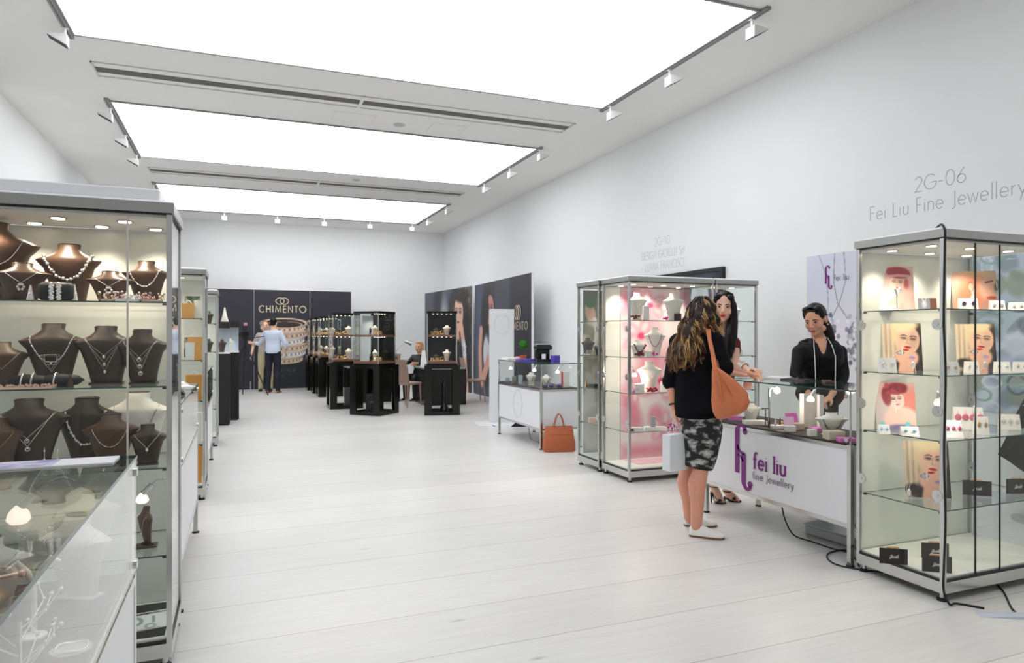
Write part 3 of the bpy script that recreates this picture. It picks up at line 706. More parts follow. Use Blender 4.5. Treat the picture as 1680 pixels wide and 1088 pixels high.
# --- left foreground tall cabinet: x from pixel column, at depth Y
def onshelf(px, Y, z): return (XY(px, Y), Y, z)
Z1, Z2, Z3, Z4 = [z + .0003 for z in SHZ]
BZ = BASEZ + .0003
bw = lambda px_, Y: px_ * Y * 1.11 / 1120     # pixel width to metres near the left cabinet
B = [  # px centre, Y, z, wpx, h, material, rz, bust label, necklace label, kwargs
 (-12, 3.52, Z1, 100, .335, BROWN, .25, 'tall brown bust cut off at the photo left edge, top shelf', 'fine chain on the tall cut-off bust, top left', dict(style='u', drop=.35)),
 (37, 3.40, Z1, 64, .155, BROWN, .1, 'small brown bust with silver flower pendant, top shelf of the left cabinet', 'silver flower pendant chain on the small top shelf bust', dict(style='v', drop=.34, pend='big')),
 (114, 3.52, Z1, 74, .255, BROWN, 0, 'large dark-necked brown bust with chunky collar, top shelf', 'chunky silver cluster collar on the large top shelf bust', dict(style='beads', drop=.43, r=.0027, span=.72, top=.82)),
 (181, 3.44, Z1, 58, .135, BROWN, 0, 'smallest brown bust on the top shelf, beside glittering cluster jewels', 'butterfly pendant chain on the smallest top shelf bust', dict(style='v', drop=.3, pend='big')),
 (244, 3.50, Z1, 60, .19, BROWN, -.15, 'brown bust at the right end of the top shelf', 'single silver rope necklace at the right end of the top shelf', dict(style='beads', drop=.4, r=.0012)),
 (2, 3.50, Z2, 62, .185, BROWN, .3, 'brown bust cut off at the left edge of the second shelf', 'plain fine chain on the cut-off second shelf bust', dict(style='v', drop=.4, r=.0009)),
 (88, 3.52, Z2, 76, .265, DBROWN, 0, 'large brown bust with light round neck cap, second shelf', 'geometric openwork silver necklace on the second shelf', dict(style='beads', drop=.42, r=.0013, pend='geo')),
 (174, 3.50, Z2, 76, .255, DBROWN, 0, 'brown bust wearing three tiered pendants, middle of the second shelf', 'three tiered fine pendant chains, middle of second shelf', dict(style='v', drop=.30, rows=3, pend='drop', r=.0007)),
 (254, 3.46, Z2, 68, .24, DBROWN, -.15, 'brown bust wearing three ring pendants, right end of second shelf', 'three ring pendant chains at the right of the second shelf', dict(style='v', drop=.30, rows=3, pend='ring', r=.0007)),
 (48, 3.50, Z3, 92, .29, DBROWN, .1, 'wide dark bust wearing two chains, third shelf above the counter corner', 'two rope chains, the longer holding a round pendant, third shelf', dict(style='v', drop=.35, rows=2, pend='ring', r=.0014)),
 (-2, 3.42, Z3, 56, .22, BROWN, .25, 'brown bust cut off at the left end of the third shelf', 'thin gold chain at the left end of the third shelf', dict(style='v', drop=.35, mater=GOLD, r=.0009)),
 (143, 3.56, Z3, 80, .285, DBROWN, 0, 'dark bust with large pearl disc necklace, third shelf', 'large silver disc necklace on the dark third shelf bust', dict(style='beads', drop=.52, r=.0022, span=.55)),
 (183, 3.38, Z3, 68, .225, BROWN, 0, 'brown bust with station chain overlapping the disc necklace bust', 'station chain with spaced silver stones, third shelf', dict(style='station', drop=.4, r=.0011)),
 (246, 3.60, Z3, 84, .30, CREAM, -.1, 'cream white bust behind the smallest dark bust on the third shelf', 'dark linked necklace on the cream white third shelf bust', dict(style='beads', drop=.45, r=.0011, mater=STEEL)),
 (249, 3.36, Z3, 50, .175, DBROWN, 0, 'smallest dark bust with solitaire pendant, right of third shelf', 'solitaire pendant chain on the smallest dark third shelf bust', dict(style='v', drop=.36, pend='drop', r=.001)),
 (240, 3.42, Z4 + .012, 34, .165, BROWN, -1.0, 'side-on brown bust on the fourth shelf below the lamp', 'fine drop necklace on the side-on fourth shelf bust', dict(style='v', drop=.45, pend='drop', r=.001)),
 (60, 3.50, Z4, 74, .22, CREAM, 0, 'cream bust on the fourth shelf seen through the foreground counter', 'branching silver necklace seen through the foreground counter', dict(style='beads', drop=.5, r=.0022)),
 (150, 3.52, Z4, 70, .24, CREAM, 0, 'second cream bust on the fourth shelf, behind the counter glass edge', None, {}),
]
for px, Y, z, wp, h, m, rz, bl, nl, kw in B:
    L_ = onshelf(px, Y, z); L_ = (min(L_[0], LXF - .022 - bw(wp, Y) / 2 * cos(rz)), L_[1], L_[2])
    bust_set(bw(wp, Y), h, m, bl, L_, rz, nl, 'busts in the left cabinet', **kw)
def simple(name, label, cat, mb, m, loc, rz=0, group=None, smooth=None):
    return tag(mb.build(name, m, smooth=smooth, loc=loc, rz=rz), label, cat, group)
simple('base_block', 'dark block under the side-on bust on the fourth shelf', 'plinth', MB().bbox(-.045, -.03, 0, .045, .03, .012), DBROWN, onshelf(240, 3.42, Z4))
def cushion(label, loc, w, h, nb, rz=0):
    t = thing('bracelet_cushion', label, 'cushion', loc, rz)
    MB().bbox(-w / 2, -.03, 0, w / 2, .03, h, .012).build('cushion', BLACKM, t, smooth=60)
    for k in range(nb):
        x = -w * .1 + k * .026; m = MB()
        for j in range(14): m.ell((x + .004 * sin(j * 2.4), -.033, h * (.04 + .068 * j)), (.0075, .004, .0062), 6, 4)
        simple('bracelet', 'silver bracelet, %s of two on the black top shelf cushion' % ('left' if k == 0 else 'right'), 'bracelet', m, PERSPEX, loc, rz, 'bracelets on the cushion', 50)
cushion('black square cushion holding two silver bracelets, top shelf', onshelf(93, 3.33, Z1), .125, .075, 2)
def bolster(label, loc, nb, labs):
    t = thing('bracelet_bolster', label, 'bolster', loc)
    m = MB(); m.lathe([(.002, -.085), (.02, -.06), (.028, 0), (.02, .06), (.002, .085)], n=16); m.xf(Matrix.Translation((0, 0, .029)) @ Matrix.Rotation(pi / 2, 4, 'Y')); m.build('bolster', BLACKM, t, smooth=60)
    for k in range(nb):
        x = -.02 + .035 * k
        simple('bangle', labs[k], 'bangle', MB().tube([(x + .004 * sin(a), .031 * cos(a), .031 + .031 * sin(a)) for a in [2 * pi * i / 18 for i in range(18)]], .003, 6, closed=True), PERSPEX, loc, 0, 'bangles on the bolsters', 60)
bolster('black bolster with bangles, left one on the second shelf', onshelf(47, 3.34, Z2), 2, ('left bangle on the left second shelf bolster', 'right bangle on the left second shelf bolster'))
bolster('black bolster with bangles, right one on the second shelf', onshelf(100, 3.34, Z2), 1, ('bangle on the right second shelf bolster',))
def ring_cone(label, loc, m=None, h=.055, r=.014): simple('ring_cone', label, 'ring holder', MB().lathe([(r, 0), (r, .004), (.003, h)], n=14).lathe([(r * .62, h * .42), (r * .72, h * .47), (r * .52, h * .52)], n=12), m or PERSPEX, loc, 0, 'ring cones', 50)
ring_cone('silver ring cone right of the black bracelet cushion', onshelf(122, 3.33, Z1), h=.07)
ring_cone('silver ring cone between the two left top shelf busts', onshelf(50, 3.30, Z1), h=.06)
ring_cone('dark ring cone beside the right bolster on the second shelf', onshelf(115, 3.32, Z2), DBROWN, .05)
ring_cone('dark ring cone at the photo left edge of the top shelf', onshelf(3, 3.30, Z1), DBROWN, .05)
rn = random.Random(3)
def cluster(label, loc, w, h, n, m, cat='jewellery cluster', group=None):
    q = MB(); q.bbox(-w * .4, -.02, 0, w * .4, .02, .01, .002)
    for _ in range(n):
        x = rn.uniform(-w / 2, w / 2); z = .01 + rn.random() * h; q.tube([(x, 0, .006), (x + rn.uniform(-.006, .006), -.01, z)], .0008, 4); q.ell((x, -.012, z), rn.uniform(.003, .006), 6, 4)
    simple('jewel_cluster', label, cat, q, m, loc, 0, group)
cluster('glittering rose gold cluster at the foot of the smallest top shelf bust', onshelf(184, 3.30, Z1), .10, .03, 34, ROSE)
cluster('glittering pink jewel cluster at the right end of the top shelf', onshelf(250, 3.32, Z1), .10, .03, 34, ROSE)
cluster('pale clear jewel cluster between the two right top shelf busts', onshelf(217, 3.32, Z1), .07, .022, 24, PERSPEX)
cluster('flat row of pale jewels along the front of the second shelf', onshelf(40, 3.28, Z2), .24, .008, 60, ROSE)
simple('price_card', 'small white name card on the top shelf front edge', 'card', MB().box(-.035, -.004, 0, .035, .004, .012), PAPER, onshelf(205, 3.275, Z1))
for px in (73, 94):
    m = MB().tube([(0, 0, .002), (0, 0, .10)], .0012, 5).ell((0, -.002, .085), .004, 6, 4).ell((0, -.002, .05), .005, 6, 4).lathe([(.012, 0), (.012, .003)], n=12)
    simple('earring_stand', 'slim drop earrings stand on the third shelf, %s one' % ('left' if px == 73 else 'right'), 'earring stand', m, PERSPEX, onshelf(px, 3.36, Z3), 0, 'slim earring stands')
# small hanging lamp in the cabinet
def arm_lamp(label, loc, rz, reach=.09, drop=.03, group='small jewellery lamps', flip=1):
    t = thing('spot_lamp', label, 'lamp', loc, rz, group)
    MB().tube([(0, 0, 0), (-reach * .3, 0, .012), (-reach * .7, 0, .004), (-reach, 0, -drop * .6)], .0035, 7).build('arm', CHROME, t, smooth=60)
    MB().cyl((-reach * .9, 0, -drop * .4), (-reach * 1.3, 0, -drop * 1.7), .011, .013, 12).build('lamp_holder', CHROME, t, smooth=60)
    g = MB().lathe([(.008, .0), (.022, -.016), (.027, -.034), (.018, -.044)], n=16, c=(-reach * 1.34, 0, -drop * 1.6)).build('lamp_shade', mat('lamp_shade_glow', (255, 226, 214), .4, 0, 1.6), t, smooth=60)
    return g
arm_lamp('small chrome lamp hung at the right post under the third shelf', (LXF - .013, 3.42, .765), 0)
m = MB().box(-.68, -.20, 0, .235, .20, .0025)
simple('black_cloth', 'black cloth lying on the base of the left tall cabinet', 'cloth', m, BLACKM, (-.53, 3.485, BZ))
P = Paint(.21, .15, 60, (238, 236, 234)); P.rect(0, .86, 1.4, .93, (90, 90, 90), .01); P.ring(.55, .52, .17, .2, .06, (150, 175, 160)); P.ring(.98, .52, .01, .01, .0, (0, 0, 0))
P.rect(1.0, .35, 1.08, .72, (150, 175, 160)); P.ring(.95, .18, .12, .12, .04, (170, 190, 180)); P.rect(.1, .02, 1.2, .06, (225, 170, 190))
t = thing('magazine', 'white magazine leaning on black cloth, bottom of the left cabinet', 'magazine', (-.395, 3.36, BZ + .006))
picture(P, 'cover', t, TR((0, 0, 0), .12, -1.42))
m = MB(); M4 = TR((0, 0, 0), .12, -1.42); ey_ = (M4.to_3x3() @ V((0, 0, 1))); ex_ = (M4.to_3x3() @ V((1, 0, 0))); en_ = (M4.to_3x3() @ V((0, -1, 0)))
lettering(m, 'jeweller', V((0, 0, 0)) + ey_ * .128 + en_ * .001, ex_, ey_, en_, .02, .12, th=.0004); m.build('title_lettering', BLACKM, t)
# papers and brochures on the counters
P = Paint(.5, .11, 120, (205, 203, 226)); a = P.a
P.blobs(40, [(160, 155, 200), (225, 224, 236), (190, 188, 215), (140, 130, 185)], .05, .3, 0, 0, a * .72, 1, 4, .6, .6); P.rect(a * .72, 0, a, 1, (236, 236, 240), .02); P.line([(a * .3, .3), (a * .36, .7), (a * .45, .4), (a * .56, .75)], .025, (245, 245, 250)); P.line([(a * .32, .6), (a * .6, .62)], .02, (110, 100, 120))
t = thing('brochure', 'lilac and white brochure on the far edge of the foreground counter', 'brochure', (-.56, 2.14, 1.0755))
picture(P, 'cover', t, TR((0, -.055, .004), -.01, -pi / 2), thick=.004)
for k, (x, y, r, lab) in enumerate(((-.40, 4.9, .1, 'white paper sheets, nearest stack on the left row counter'), (-.45, 5.15, -.2, 'white paper sheets, further stack on the left row counter'))):
    q = MB()
    for j in range(4): q.obox((0, 0, .003 + j * .005), .21, .29, .004, Matrix.Rotation(.08 * j, 3, 'Z'))
    simple('paper_stack', lab, 'papers', q, PAPER, (x, y, 1.0705), r, 'paper stacks')
simple('tablet_stand', 'small slanted dark stand on the left row counter', 'stand', MB().prism([(0, 0), (.14, 0), (.14, .01), (.02, .13), (0, .13)], (-.07, -.05, 0), (1, 0, 0), (0, 0, 1), (0, 1, 0), .10), BLACKM, (-.36, 4.4, 1.0705))
# inside the foreground counter
CZ = .7495
def tstand(label, loc, h, w, m=None, rz=0):
    q = MB().lathe([(.03, 0), (.03, .005), (.005, .01)], n=16).tube([(0, 0, .006), (0, 0, h)], .004, 8).tube([(-w / 2, 0, h), (w / 2, 0, h)], .004, 8)
    for s in (-1, 1): q.ell((s * w / 2, 0, h), .008, 8, 6)
    simple('t_bar_stand', label, 'jewellery stand', q, m or CHROME, loc, rz, 't bar stands', 50)
tstand('rose gold t-bar stand in the foreground counter, nearer one', (-.52, 1.30, CZ), .20, .12, ROSE, .4)
tstand('rose gold t-bar stand in the foreground counter, further one', (-.46, 1.62, CZ), .19, .12, ROSE, .4)
def ystand(label, loc, h, m):
    q = MB().lathe([(.025, 0), (.025, .004), (.005, .008)], n=16).tube([(0, 0, .005), (0, 0, h * .7)], .005, 8)
    for s in (-1, 1): q.tube([(0, 0, h * .65), (s * .012, 0, h * .85), (s * .032, 0, h), (s * .048, 0, h * .93)], [.006, .007, .007, .004], 8)
    simple('earring_stand', label, 'earring stand', q, m, loc, .3, 'earring trees', 50)
ystand('cream earring tree in the foreground counter beside the t-bar stands', (-.42, 1.80, CZ), .17, CREAM)
ystand('second cream earring tree, further left in the foreground counter', (-.62, 1.62, CZ), .17, CREAM)
bust_set(.20, .21, CREAM, 'cream bust inside the far end of the foreground counter', (-.38, 2.02, CZ), -.5, 'silver chain on the cream bust in the foreground counter', style='u', drop=.4, r=.001)
bust_set(.19, .19, CREAM, 'cream bust inside the foreground counter near the front glass', (-.55, 1.95, CZ), .2, 'fine chain on the second foreground counter bust', style='v', drop=.4, r=.001)
q = MB(); rn = random.Random(8)
for k in range(9):
    a = rn.uniform(0, 6.28); L = rn.uniform(.05, .12); p0 = V((0, 0, .05 + .012 * k)); p1 = p0 + V((cos(a) * L * .6, sin(a) * L * .6, L * .5)); p2 = p1 + V((cos(a + .9) * .03, sin(a + .9) * .03, .02)); q.tube([p0, p1, p2], [.0018, .0014, .0008], 6)
    q.ell(p2, .005, 6, 4); q.ell(p1, .004, 6, 4)
q.tube([(0, 0, 0), (0, 0, .16)], .004, 7).lathe([(.04, 0), (.04, .005), (.004, .01)], n=18)
simple('jewellery_tree', 'branching silver jewellery tree in the foreground counter', 'jewellery tree', q, CHROME, (-.36, 1.45, CZ), 0, None, 60)
arm_lamp('small lit lamp inside the foreground counter near its top edge', (-.40, 2.10, 1.035), .3)
for k, (x, y) in enumerate(((-.34, 1.15), (-.33, 1.7), (-.36, 1.0), (-.62, 1.2))):
    q = MB().tube([(.03 * cos(a), .03 * sin(a), .004 + .003 * sin(3 * a)) for a in [2 * pi * i / 20 for i in range(20)]], .003, 6, closed=True).lathe([(.04, 0), (.04, .002)], n=20)
    simple('bracelet', 'silver bracelet on a disc in the foreground counter, %s' % ('front middle', 'near the far end', 'close to the photo corner', 'towards the back')[k], 'bracelet', q, PERSPEX, (x, y, CZ), 0, 'bracelets in the foreground counter', 60)

# ------------------------------------------------------------------ fashion photographs
SK = (244, 205, 188)
def ph_turban():
    P = Paint(.21, .28, 56, (240, 200, 195)); a = P.a
    P.el(.1, .6, .25, .5, (228, 180, 178), .9); P.el(.62, .2, .5, .3, (238, 190, 180), .8)
    P.el(.45, .55, .10, .3, (238, 190, 175), .5); P.face(.42, .62, .2, SK, (120, 70, 70), (205, 110, 110), -.15, True)
    P.el(.45, .86, .24, .13, (176, 62, 78), .25, -.15); P.line([(.24, .78), (.45, .80), (.64, .78)], .03, (240, 180, 180))
    P.el(.6, .6, .05, .12, (205, 100, 100), .6); P.el(.2, .22, .25, .27, (250, 238, 236), .3); P.el(.5, .3, .3, .1, SK, .4, .5); P.el(.6, .25, .08, .25, SK, .5); return P
def ph_ear():
    P = Paint(.25, .27, 60, (236, 150, 118)); a = P.a
    P.el(.5, .9, .6, .35, (240, 205, 160), .4); P.el(.15, .5, .2, .5, (238, 180, 160), .6); P.el(.45, .35, .35, .5, (238, 130, 96), .6)
    P.el(.4, .62, .07, .12, (250, 180, 150), .4); P.ring(.4, .62, .06, .11, .012, (190, 90, 70)); P.line([(.42, .52), (.43, .42)], .01, (250, 250, 250)); P.el(.43, .38, .04, .04, (252, 240, 235), .4); P.el(.44, .29, .05, .05, (252, 235, 230), .4)
    P.el(.8, .6, .25, .3, (246, 190, 160), .5); P.el(.95, .6, .06, .1, (90, 60, 55), .8); P.line([(.72, .72), (.85, .75)], .02, (120, 70, 60)); P.el(.82, .35, .1, .04, (200, 80, 70), .5); P.el(.75, .12, .22, .18, (190, 140, 120), .6); return P
def ph_rings():
    P = Paint(.22, .29, 60, (214, 190, 160)); a = P.a
    for k in range(6): P.line([(.02 + k * .045, 0), (.03 + k * .045, 1)], .008, (176, 150, 122) if k % 2 else (232, 214, 190))
    P.el(.5, .78, .32, .34, (232, 205, 160), .25); P.el(.72, .55, .14, .5, (60, 40, 30), .6); P.el(.62, .05, .5, .28, (48, 36, 36), .4)
    P.face(.5, .64, .3, (240, 192, 165), (60, 40, 40), (190, 40, 45), -.12, True); P.el(.42, .95, .26, .13, (238, 214, 172), .4)
    for k in range(5): P.line([(.25 + k * .035, .40 - k * .02), (.42 + k * .04, .47 - k * .035)], .028, (240, 188, 160)); P.line([(.23 + k * .035, .385 - k * .02), (.40 + k * .04, .455 - k * .035)], .006, (200, 140, 115))
    P.el(.36, .3, .12, .15, (238, 184, 158), .4, .3); P.el(.55, .26, .13, .16, (236, 180, 155), .4, -.3); P.line([(.4, .2), (.36, 0)], .08, (236, 180, 155)); P.line([(.52, .2), (.5, 0)], .09, (232, 176, 150))
    P.el(.34, .38, .07, .035, (190, 190, 200), .4); P.ring(.34, .38, .07, .035, .006, (90, 90, 100)); P.el(.56, .28, .06, .03, (170, 130, 185), .5); P.el(.45, .44, .06, .02, (190, 30, 40), .5)
    P.el(.12, .14, .12, .1, (50, 38, 38), .5); return P
def ph_redhair():
    P = Paint(.22, .28, 56, (226, 180, 172)); a = P.a
    P.el(.72, .55, .25, .3, (224, 130, 115), .8); P.el(.1, .3, .3, .4, (214, 195, 190), .8); P.el(.5, .2, .35, .28, (246, 208, 192), .25); P.line([(.38, .5), (.42, .3)], .11, (244, 200, 184))
    P.face(.42, .62, .2, (250, 216, 202), (110, 60, 60), (220, 80, 90), .12); P.el(.42, .87, .22, .13, (150, 30, 48), .4, .1); P.el(.22, .7, .09, .2, (140, 28, 44), .4, .15); P.blobs(20, [(120, 20, 36), (190, 60, 70)], .02, .06, .22, .75, .6, .98, 3)
    P.el(.5, .02, .3, .08, (120, 110, 150), .6); P.el(.12, .1, .05, .06, (120, 210, 225), .5); P.el(.62, .1, .05, .06, (120, 210, 225), .5); return P
PICS = [(ph_turban, 1470, 4.15, Z1, 'fashion photograph of a woman in red turban, top shelf', -.02), (ph_ear, 1600, 4.35, Z1, 'fashion photograph of an ear and drop earring, top shelf', -.05),
        (ph_rings, 1482, 4.12, Z2, 'photograph of a blonde woman with rings, second shelf, left one', .02), (ph_rings, 1603, 4.3, Z2, 'photograph of a blonde woman with rings, second shelf, right one', -.05),
        (ph_redhair, 1471, 4.12, Z3, 'fashion photograph of a woman with short red hair, third shelf', 0), (ph_rings, 1523, 3.95, Z4, 'photograph of a blonde woman with rings, alone on the fourth shelf', .05)]
for f, px, t_, z, lab, dr in PICS:
    P = f(); q = WZ(px, z, t_); t = thing('fashion_photograph', lab, 'photograph', q, -YAW - R_(12) + dr, 'fashion photographs')
    sc = 1.12 if f in (ph_rings,) and z == Z4 else 1.0; P.w *= sc; P.h *= sc
    picture(P, 'print', t, TR((0, 0, 0), 0, R_(-8))); MB().prism([(0, 0), (.075, 0), (.012, .15)], (-.002, .006, 0), (0, 1, 0), (0, 0, 1), (1, 0, 0), .004).build('strut', PAPER, t)
CARDM = mat('white_card', (246, 242, 236), .6)
def ear_card(label, px, t_, z, w, h, col, n=2, cat='earring card', rz=0, boxd=.04):
    q = WZ(px, z, t_); t = thing('earring_card', label, cat, q, -YAW - .2 + rz, 'white earring cards')
    MB().prism([(0, 0), (boxd, 0), (boxd * .75, h), (boxd * .55, h)], (-w / 2, -boxd / 2, 0), (0, 1, 0), (0, 0, 1), (1, 0, 0), w).build('card', CARDM, t)
    for k in range(n):
        m = MB(); x = (k - (n - 1) / 2) * w / n; yb = -boxd / 2 + boxd * .55 * .55
        m.ell((x, yb - .006, h * .55), (w * .12, .003, h * .16), 8, 5).tube([(x, yb - .006, h * .7), (x, yb - .004, h * .85)], .001, 4); m.build('earring', col, t, smooth=60)
AME = mat('dark_amethyst', (70, 40, 80), .15); TURQ = mat('turquoise_stone', (130, 205, 215), .3); PKST = mat('pink_stone', (226, 120, 150), .3)
ear_card('white block with dark winged earrings, top shelf of the right cabinet', 1588, 4.02, Z1, .10, .075, AME)
ear_card('white earring block beside the dark winged ones, top shelf', 1636, 4.12, Z1, .08, .065, PERSPEX)
ear_card('white earring block at the photo right edge, top shelf', 1668, 4.15, Z1, .08, .055, PERSPEX)
ear_card('white earring card before the left ring photograph, second shelf', 1456, 3.95, Z2, .09, .085, PERSPEX)
ear_card('white card with ringed earrings left of the right ring photograph', 1560, 3.78, Z2, .075, .07, ROSE)
ear_card('small white card under the right ring photograph, second shelf', 1594, 3.92, Z2, .07, .065, PERSPEX)
ear_card('white card between the two door seams on the second shelf', 1644, 4.0, Z2, .08, .06, PERSPEX)
ear_card('white card at the photo right edge of the second shelf', 1674, 4.0, Z2, .07, .06, ROSE)
ear_card('white box with turquoise earrings left of the red-hair photograph base', 1450, 3.93, Z3, .06, .05, TURQ)
ear_card('white box with turquoise earrings in front of the red-hair photograph', 1492, 3.85, Z3, .09, .05, TURQ)
ear_card('slanted white card with pink drops by the front post, third shelf', 1562, 3.80, Z3, .09, .09, PKST, 3, boxd=.07)
ear_card('large white card with rows of pink stones, third shelf', 1588, 4.12, Z3, .16, .13, PKST, 4, boxd=.06)
ear_card('bright white ring box between the seams on the third shelf', 1610, 3.9, Z3, .07, .10, GOLD, 2)
ear_card('white earring card further right on the third shelf', 1656, 4.1, Z3, .11, .09, PERSPEX, 3)
q = WZ(1472, Z1, 3.98); ystand('white earring tree in front of the turban photograph', q, .13, CREAM)
P = Paint(.11, .075, 50, (150, 150, 160)); P.el(.5, .5, .2, .3, (205, 208, 215), .5); P.line([(.35, 1), (.5, .5), (.65, 1)], .03, (230, 230, 235)); P.rect(.95, 0, 1.5, 1, (120, 80, 60), .05)
q = WZ(1522, Z1, 4.0); t = thing('postcard', 'small grey jewellery postcard on the top shelf beside the corner post', 'postcard', q, -YAW); picture(P, 'print', t, TR((0, 0, 0), 0, -.1))
def pendant_stand(label, px, t_, z):
    q = WZ(px, z, t_); t = thing('pendant_stand', label, 'pendant', q, -YAW); h = .115
    MB().tube([(-.02, 0, 0), (0, 0, h), (.02, 0, 0)], .0015, 5).tube([(-.02, 0, 0), (.02, .02, 0)], .0015, 5).build('easel', PERSPEX, t)
    MB().tube([(-.022, -.004, h), (0, -.006, h * .55), (.022, -.004, h)], .0012, 5).build('chain', PERSPEX, t); MB().ell((0, -.008, h * .38), (.013, .006, .02), 10, 8).build('pendant', PERSPEX, t, smooth=60)
pendant_stand('silver drop pendant stand before the left ring photograph', 1497, 3.95, Z2); pendant_stand('silver pendant stand before the right ring photograph', 1615, 3.95, Z2)
pendant_stand('small silver stand left of the fourth shelf photograph', 1490, 3.9, Z4); pendant_stand('small silver stand by the front post on the fourth shelf', 1537, 3.7, Z4)
DC = mat('dark_card', (42, 34, 30), .55); TANB = mat('tan_wood', (205, 160, 120), .6)
def name_card(label, px, t_, z, rz=0.0):
    q = WZ(px, z, t_); t = thing('name_card', label, 'name card', q, -YAW - R_(14) + rz, 'dark script name cards'); w, h = .145, .088
    MB().box(-w / 2, -.001, 0, w / 2, .001, h).build('card', DC, t); MB().bbox(-.03, .0015, 0, .03, .022, h + .006, .003).build('wooden_holder', TANB, t)
    m = MB(); lettering(m, 'JJewels', (0, -.001, h * .38), (1, -.0, .04), (0, 0, 1), (0, -1, 0), .020, .09, th=.0006, sp=-.02, sx=.7, slant=.35); m.build('script_lettering', WHITE, t)
name_card('dark name card standing alone, left on the cabinet base', 1466, 3.85, BZ); name_card('dark name card at the back of the pair on the cabinet base', 1534, 3.95, BZ, .05)
name_card('dark name card at the front of the pair on the cabinet base', 1537, 3.72, BZ); name_card('dark name card with white script on the fourth shelf', 1603, 4.0, Z4, -.1); name_card('dark name card at the photo right edge on the fourth shelf', 1670, 4.05, Z4, .3)
# posters on the right wall behind the right cabinet
def poster(label, y0, y1, z0, z1, P, X=XR - .012, name='wall_poster', cat='poster', extra=None, loc=None, rz=pi / -2):
    t = thing(name, label, cat, (X, (y0 + y1) / 2, z0), -pi / 2)
    picture(P, 'print', t, TR((0, 0, 0)), thick=.01); return t
w, h = 1.02, 1.85; P = Paint(w, h, 130, (224, 224, 236)); a = P.a
P.el(.1, .8, .4, .4, (214, 216, 232), .9); P.el(.3, .3, .4, .4, (236, 234, 240), .9)
P.line([(.09, 1), (.14, .88), (.155, .75), (.15, .62)], .003, (168, 168, 180)); P.line([(.20, 1), (.19, .85), (.22, .72), (.30, .62)], .003, (140, 140, 150)); P.line([(.26, 1), (.275, .85), (.23, .72), (.17, .63)], .003, (150, 150, 160))
for cx, cy_ in ((.34, .56), (.16, .58), (.35, .45)):
    for k in range(46):
        q_ = random.Random(k + int(cx * 100)); P.el(cx + q_.gauss(0, .03), cy_ + q_.gauss(0, .035), .012, .014, q_.choice([(150, 150, 165), (240, 240, 245), (190, 190, 204), (110, 112, 128)]), .4)
FP = poster('pale lilac jewellery poster on the wall behind the seated-looking saleswoman', 4.58, 5.6, .40, 2.25, P)
FP['label'] = 'pale lilac jewellery poster on the wall behind the dark-haired saleswoman'
m = MB(); fei_logo(m, (-w / 2 + .25, -.0015, h - .30), (1, 0, 0), (0, 0, 1), (0, -1, 0), .19); m.build('logo', PUR, FP)
m = MB(); lettering(m, 'fei liu', (-w / 2 + .36, -.0015, h - .28), (1, 0, 0), (0, 0, 1), (0, -1, 0), .055, .11, 'l', serif=True, sx=1.1); m.build('poster_lettering', GREYL, FP)
m = MB(); lettering(m, 'JEWELLERY', (-w / 2 + .12, -.0015, .72), (1, 0, 0), (0, 0, 1), (0, -1, 0), .045, .1, 'l', serif=True); m.build('poster_lettering', PUR, FP)
m = MB(); lettering(m, 'collection', (-w / 2 + .2, -.0015, .62), (1, 0, 0), (0, 0, 1), (0, -1, 0), .05, .07, 'l', slant=.3, sp=.0, sx=.8); m.build('poster_lettering', GREYL, FP)
P = Paint(1.3, 1.25, 130, (190, 200, 218))
P.blobs(160, [(210, 218, 232), (150, 165, 185), (120, 140, 150), (176, 196, 200), (226, 230, 240), (140, 150, 120), (90, 100, 115)], .02, .09, 0, 0, P.a, 1, 5, .4, .7)
rn = random.Random(4)
for k in range(26): P.ring(rn.uniform(0, P.a), rn.random(), rn.uniform(.03, .09), rn.uniform(.03, .08), .008, rn.choice([(150, 180, 168), (225, 230, 238), (90, 100, 110)]))
poster('blue grey gemstone poster on the wall seen through the right edge cabinet', 2.75, 4.05, .80, 2.05, P)
# framed dark picture above the pink cabinet
P = Paint(2.1, .62, 150, (38, 38, 56)); a = P.a
P.blobs(60, [(28, 28, 44), (60, 60, 82), (20, 20, 32)], .05, .4, 0, 0, a, 1, 9); P.el(a * .80, .52, .30, .36, (208, 210, 216), .06); P.el(a * .80, .52, .12, .36, (180, 184, 194), .4, 0, .5)
t = poster('wide dark framed picture on the right wall behind the pink cabinet', 6.97, 9.07, 1.60, 2.21, P, X=XR - .04, name='framed_picture', cat='picture')
f = MB(); e = .05
for b in ((-1.05 - e, 0, -e, 1.05 + e, 0), (-1.05 - e, .62, .0, 1.05 + e, .62 + e)): f.box(b[0], -.01, b[1] if b[1] else -e, b[3], .035, b[4] if b[4] else 0)
for s in (-1, 1): f.box(s * 1.05, -.01, 0, s * (1.05 + e), .035, .62)
f.build('frame', BLACKM, t)

# ------------------------------------------------------------------ pink cabinet contents
P = Paint(.86, 1.78, 120, (246, 228, 230)); a = P.a
rn = random.Random(12)
for k in range(26): P.el(rn.uniform(0, a), rn.random(), rn.uniform(.05, .14), rn.uniform(.03, .09), rn.choice([(244, 190, 204), (238, 150, 176), (250, 232, 232), (252, 240, 236), (232, 130, 160)]), .8, rn.uniform(0, 3), .75)
for cx, cy_, r in ((.14, .72, .12), (.28, .45, .12), (.1, .4, .08), (.3, .18, .1), (.2, .90, .1)):
    for k in range(5):
        A = k * 1.257 + cx * 9; P.el(cx + r * .6 * cos(A), cy_ + r * .42 * sin(A), r * .6, r * .34, (240, 170, 190), .5, A, .8); P.el(cx + r * .7 * cos(A), cy_ + r * .5 * sin(A), r * .3, r * .16, (252, 226, 230), .7, A, .8)
    P.el(cx, cy_, r * .2, r * .16, (214, 70, 110), .6)
P.rect(0, 0, a, .08, (222, 130, 156), .06, .7)
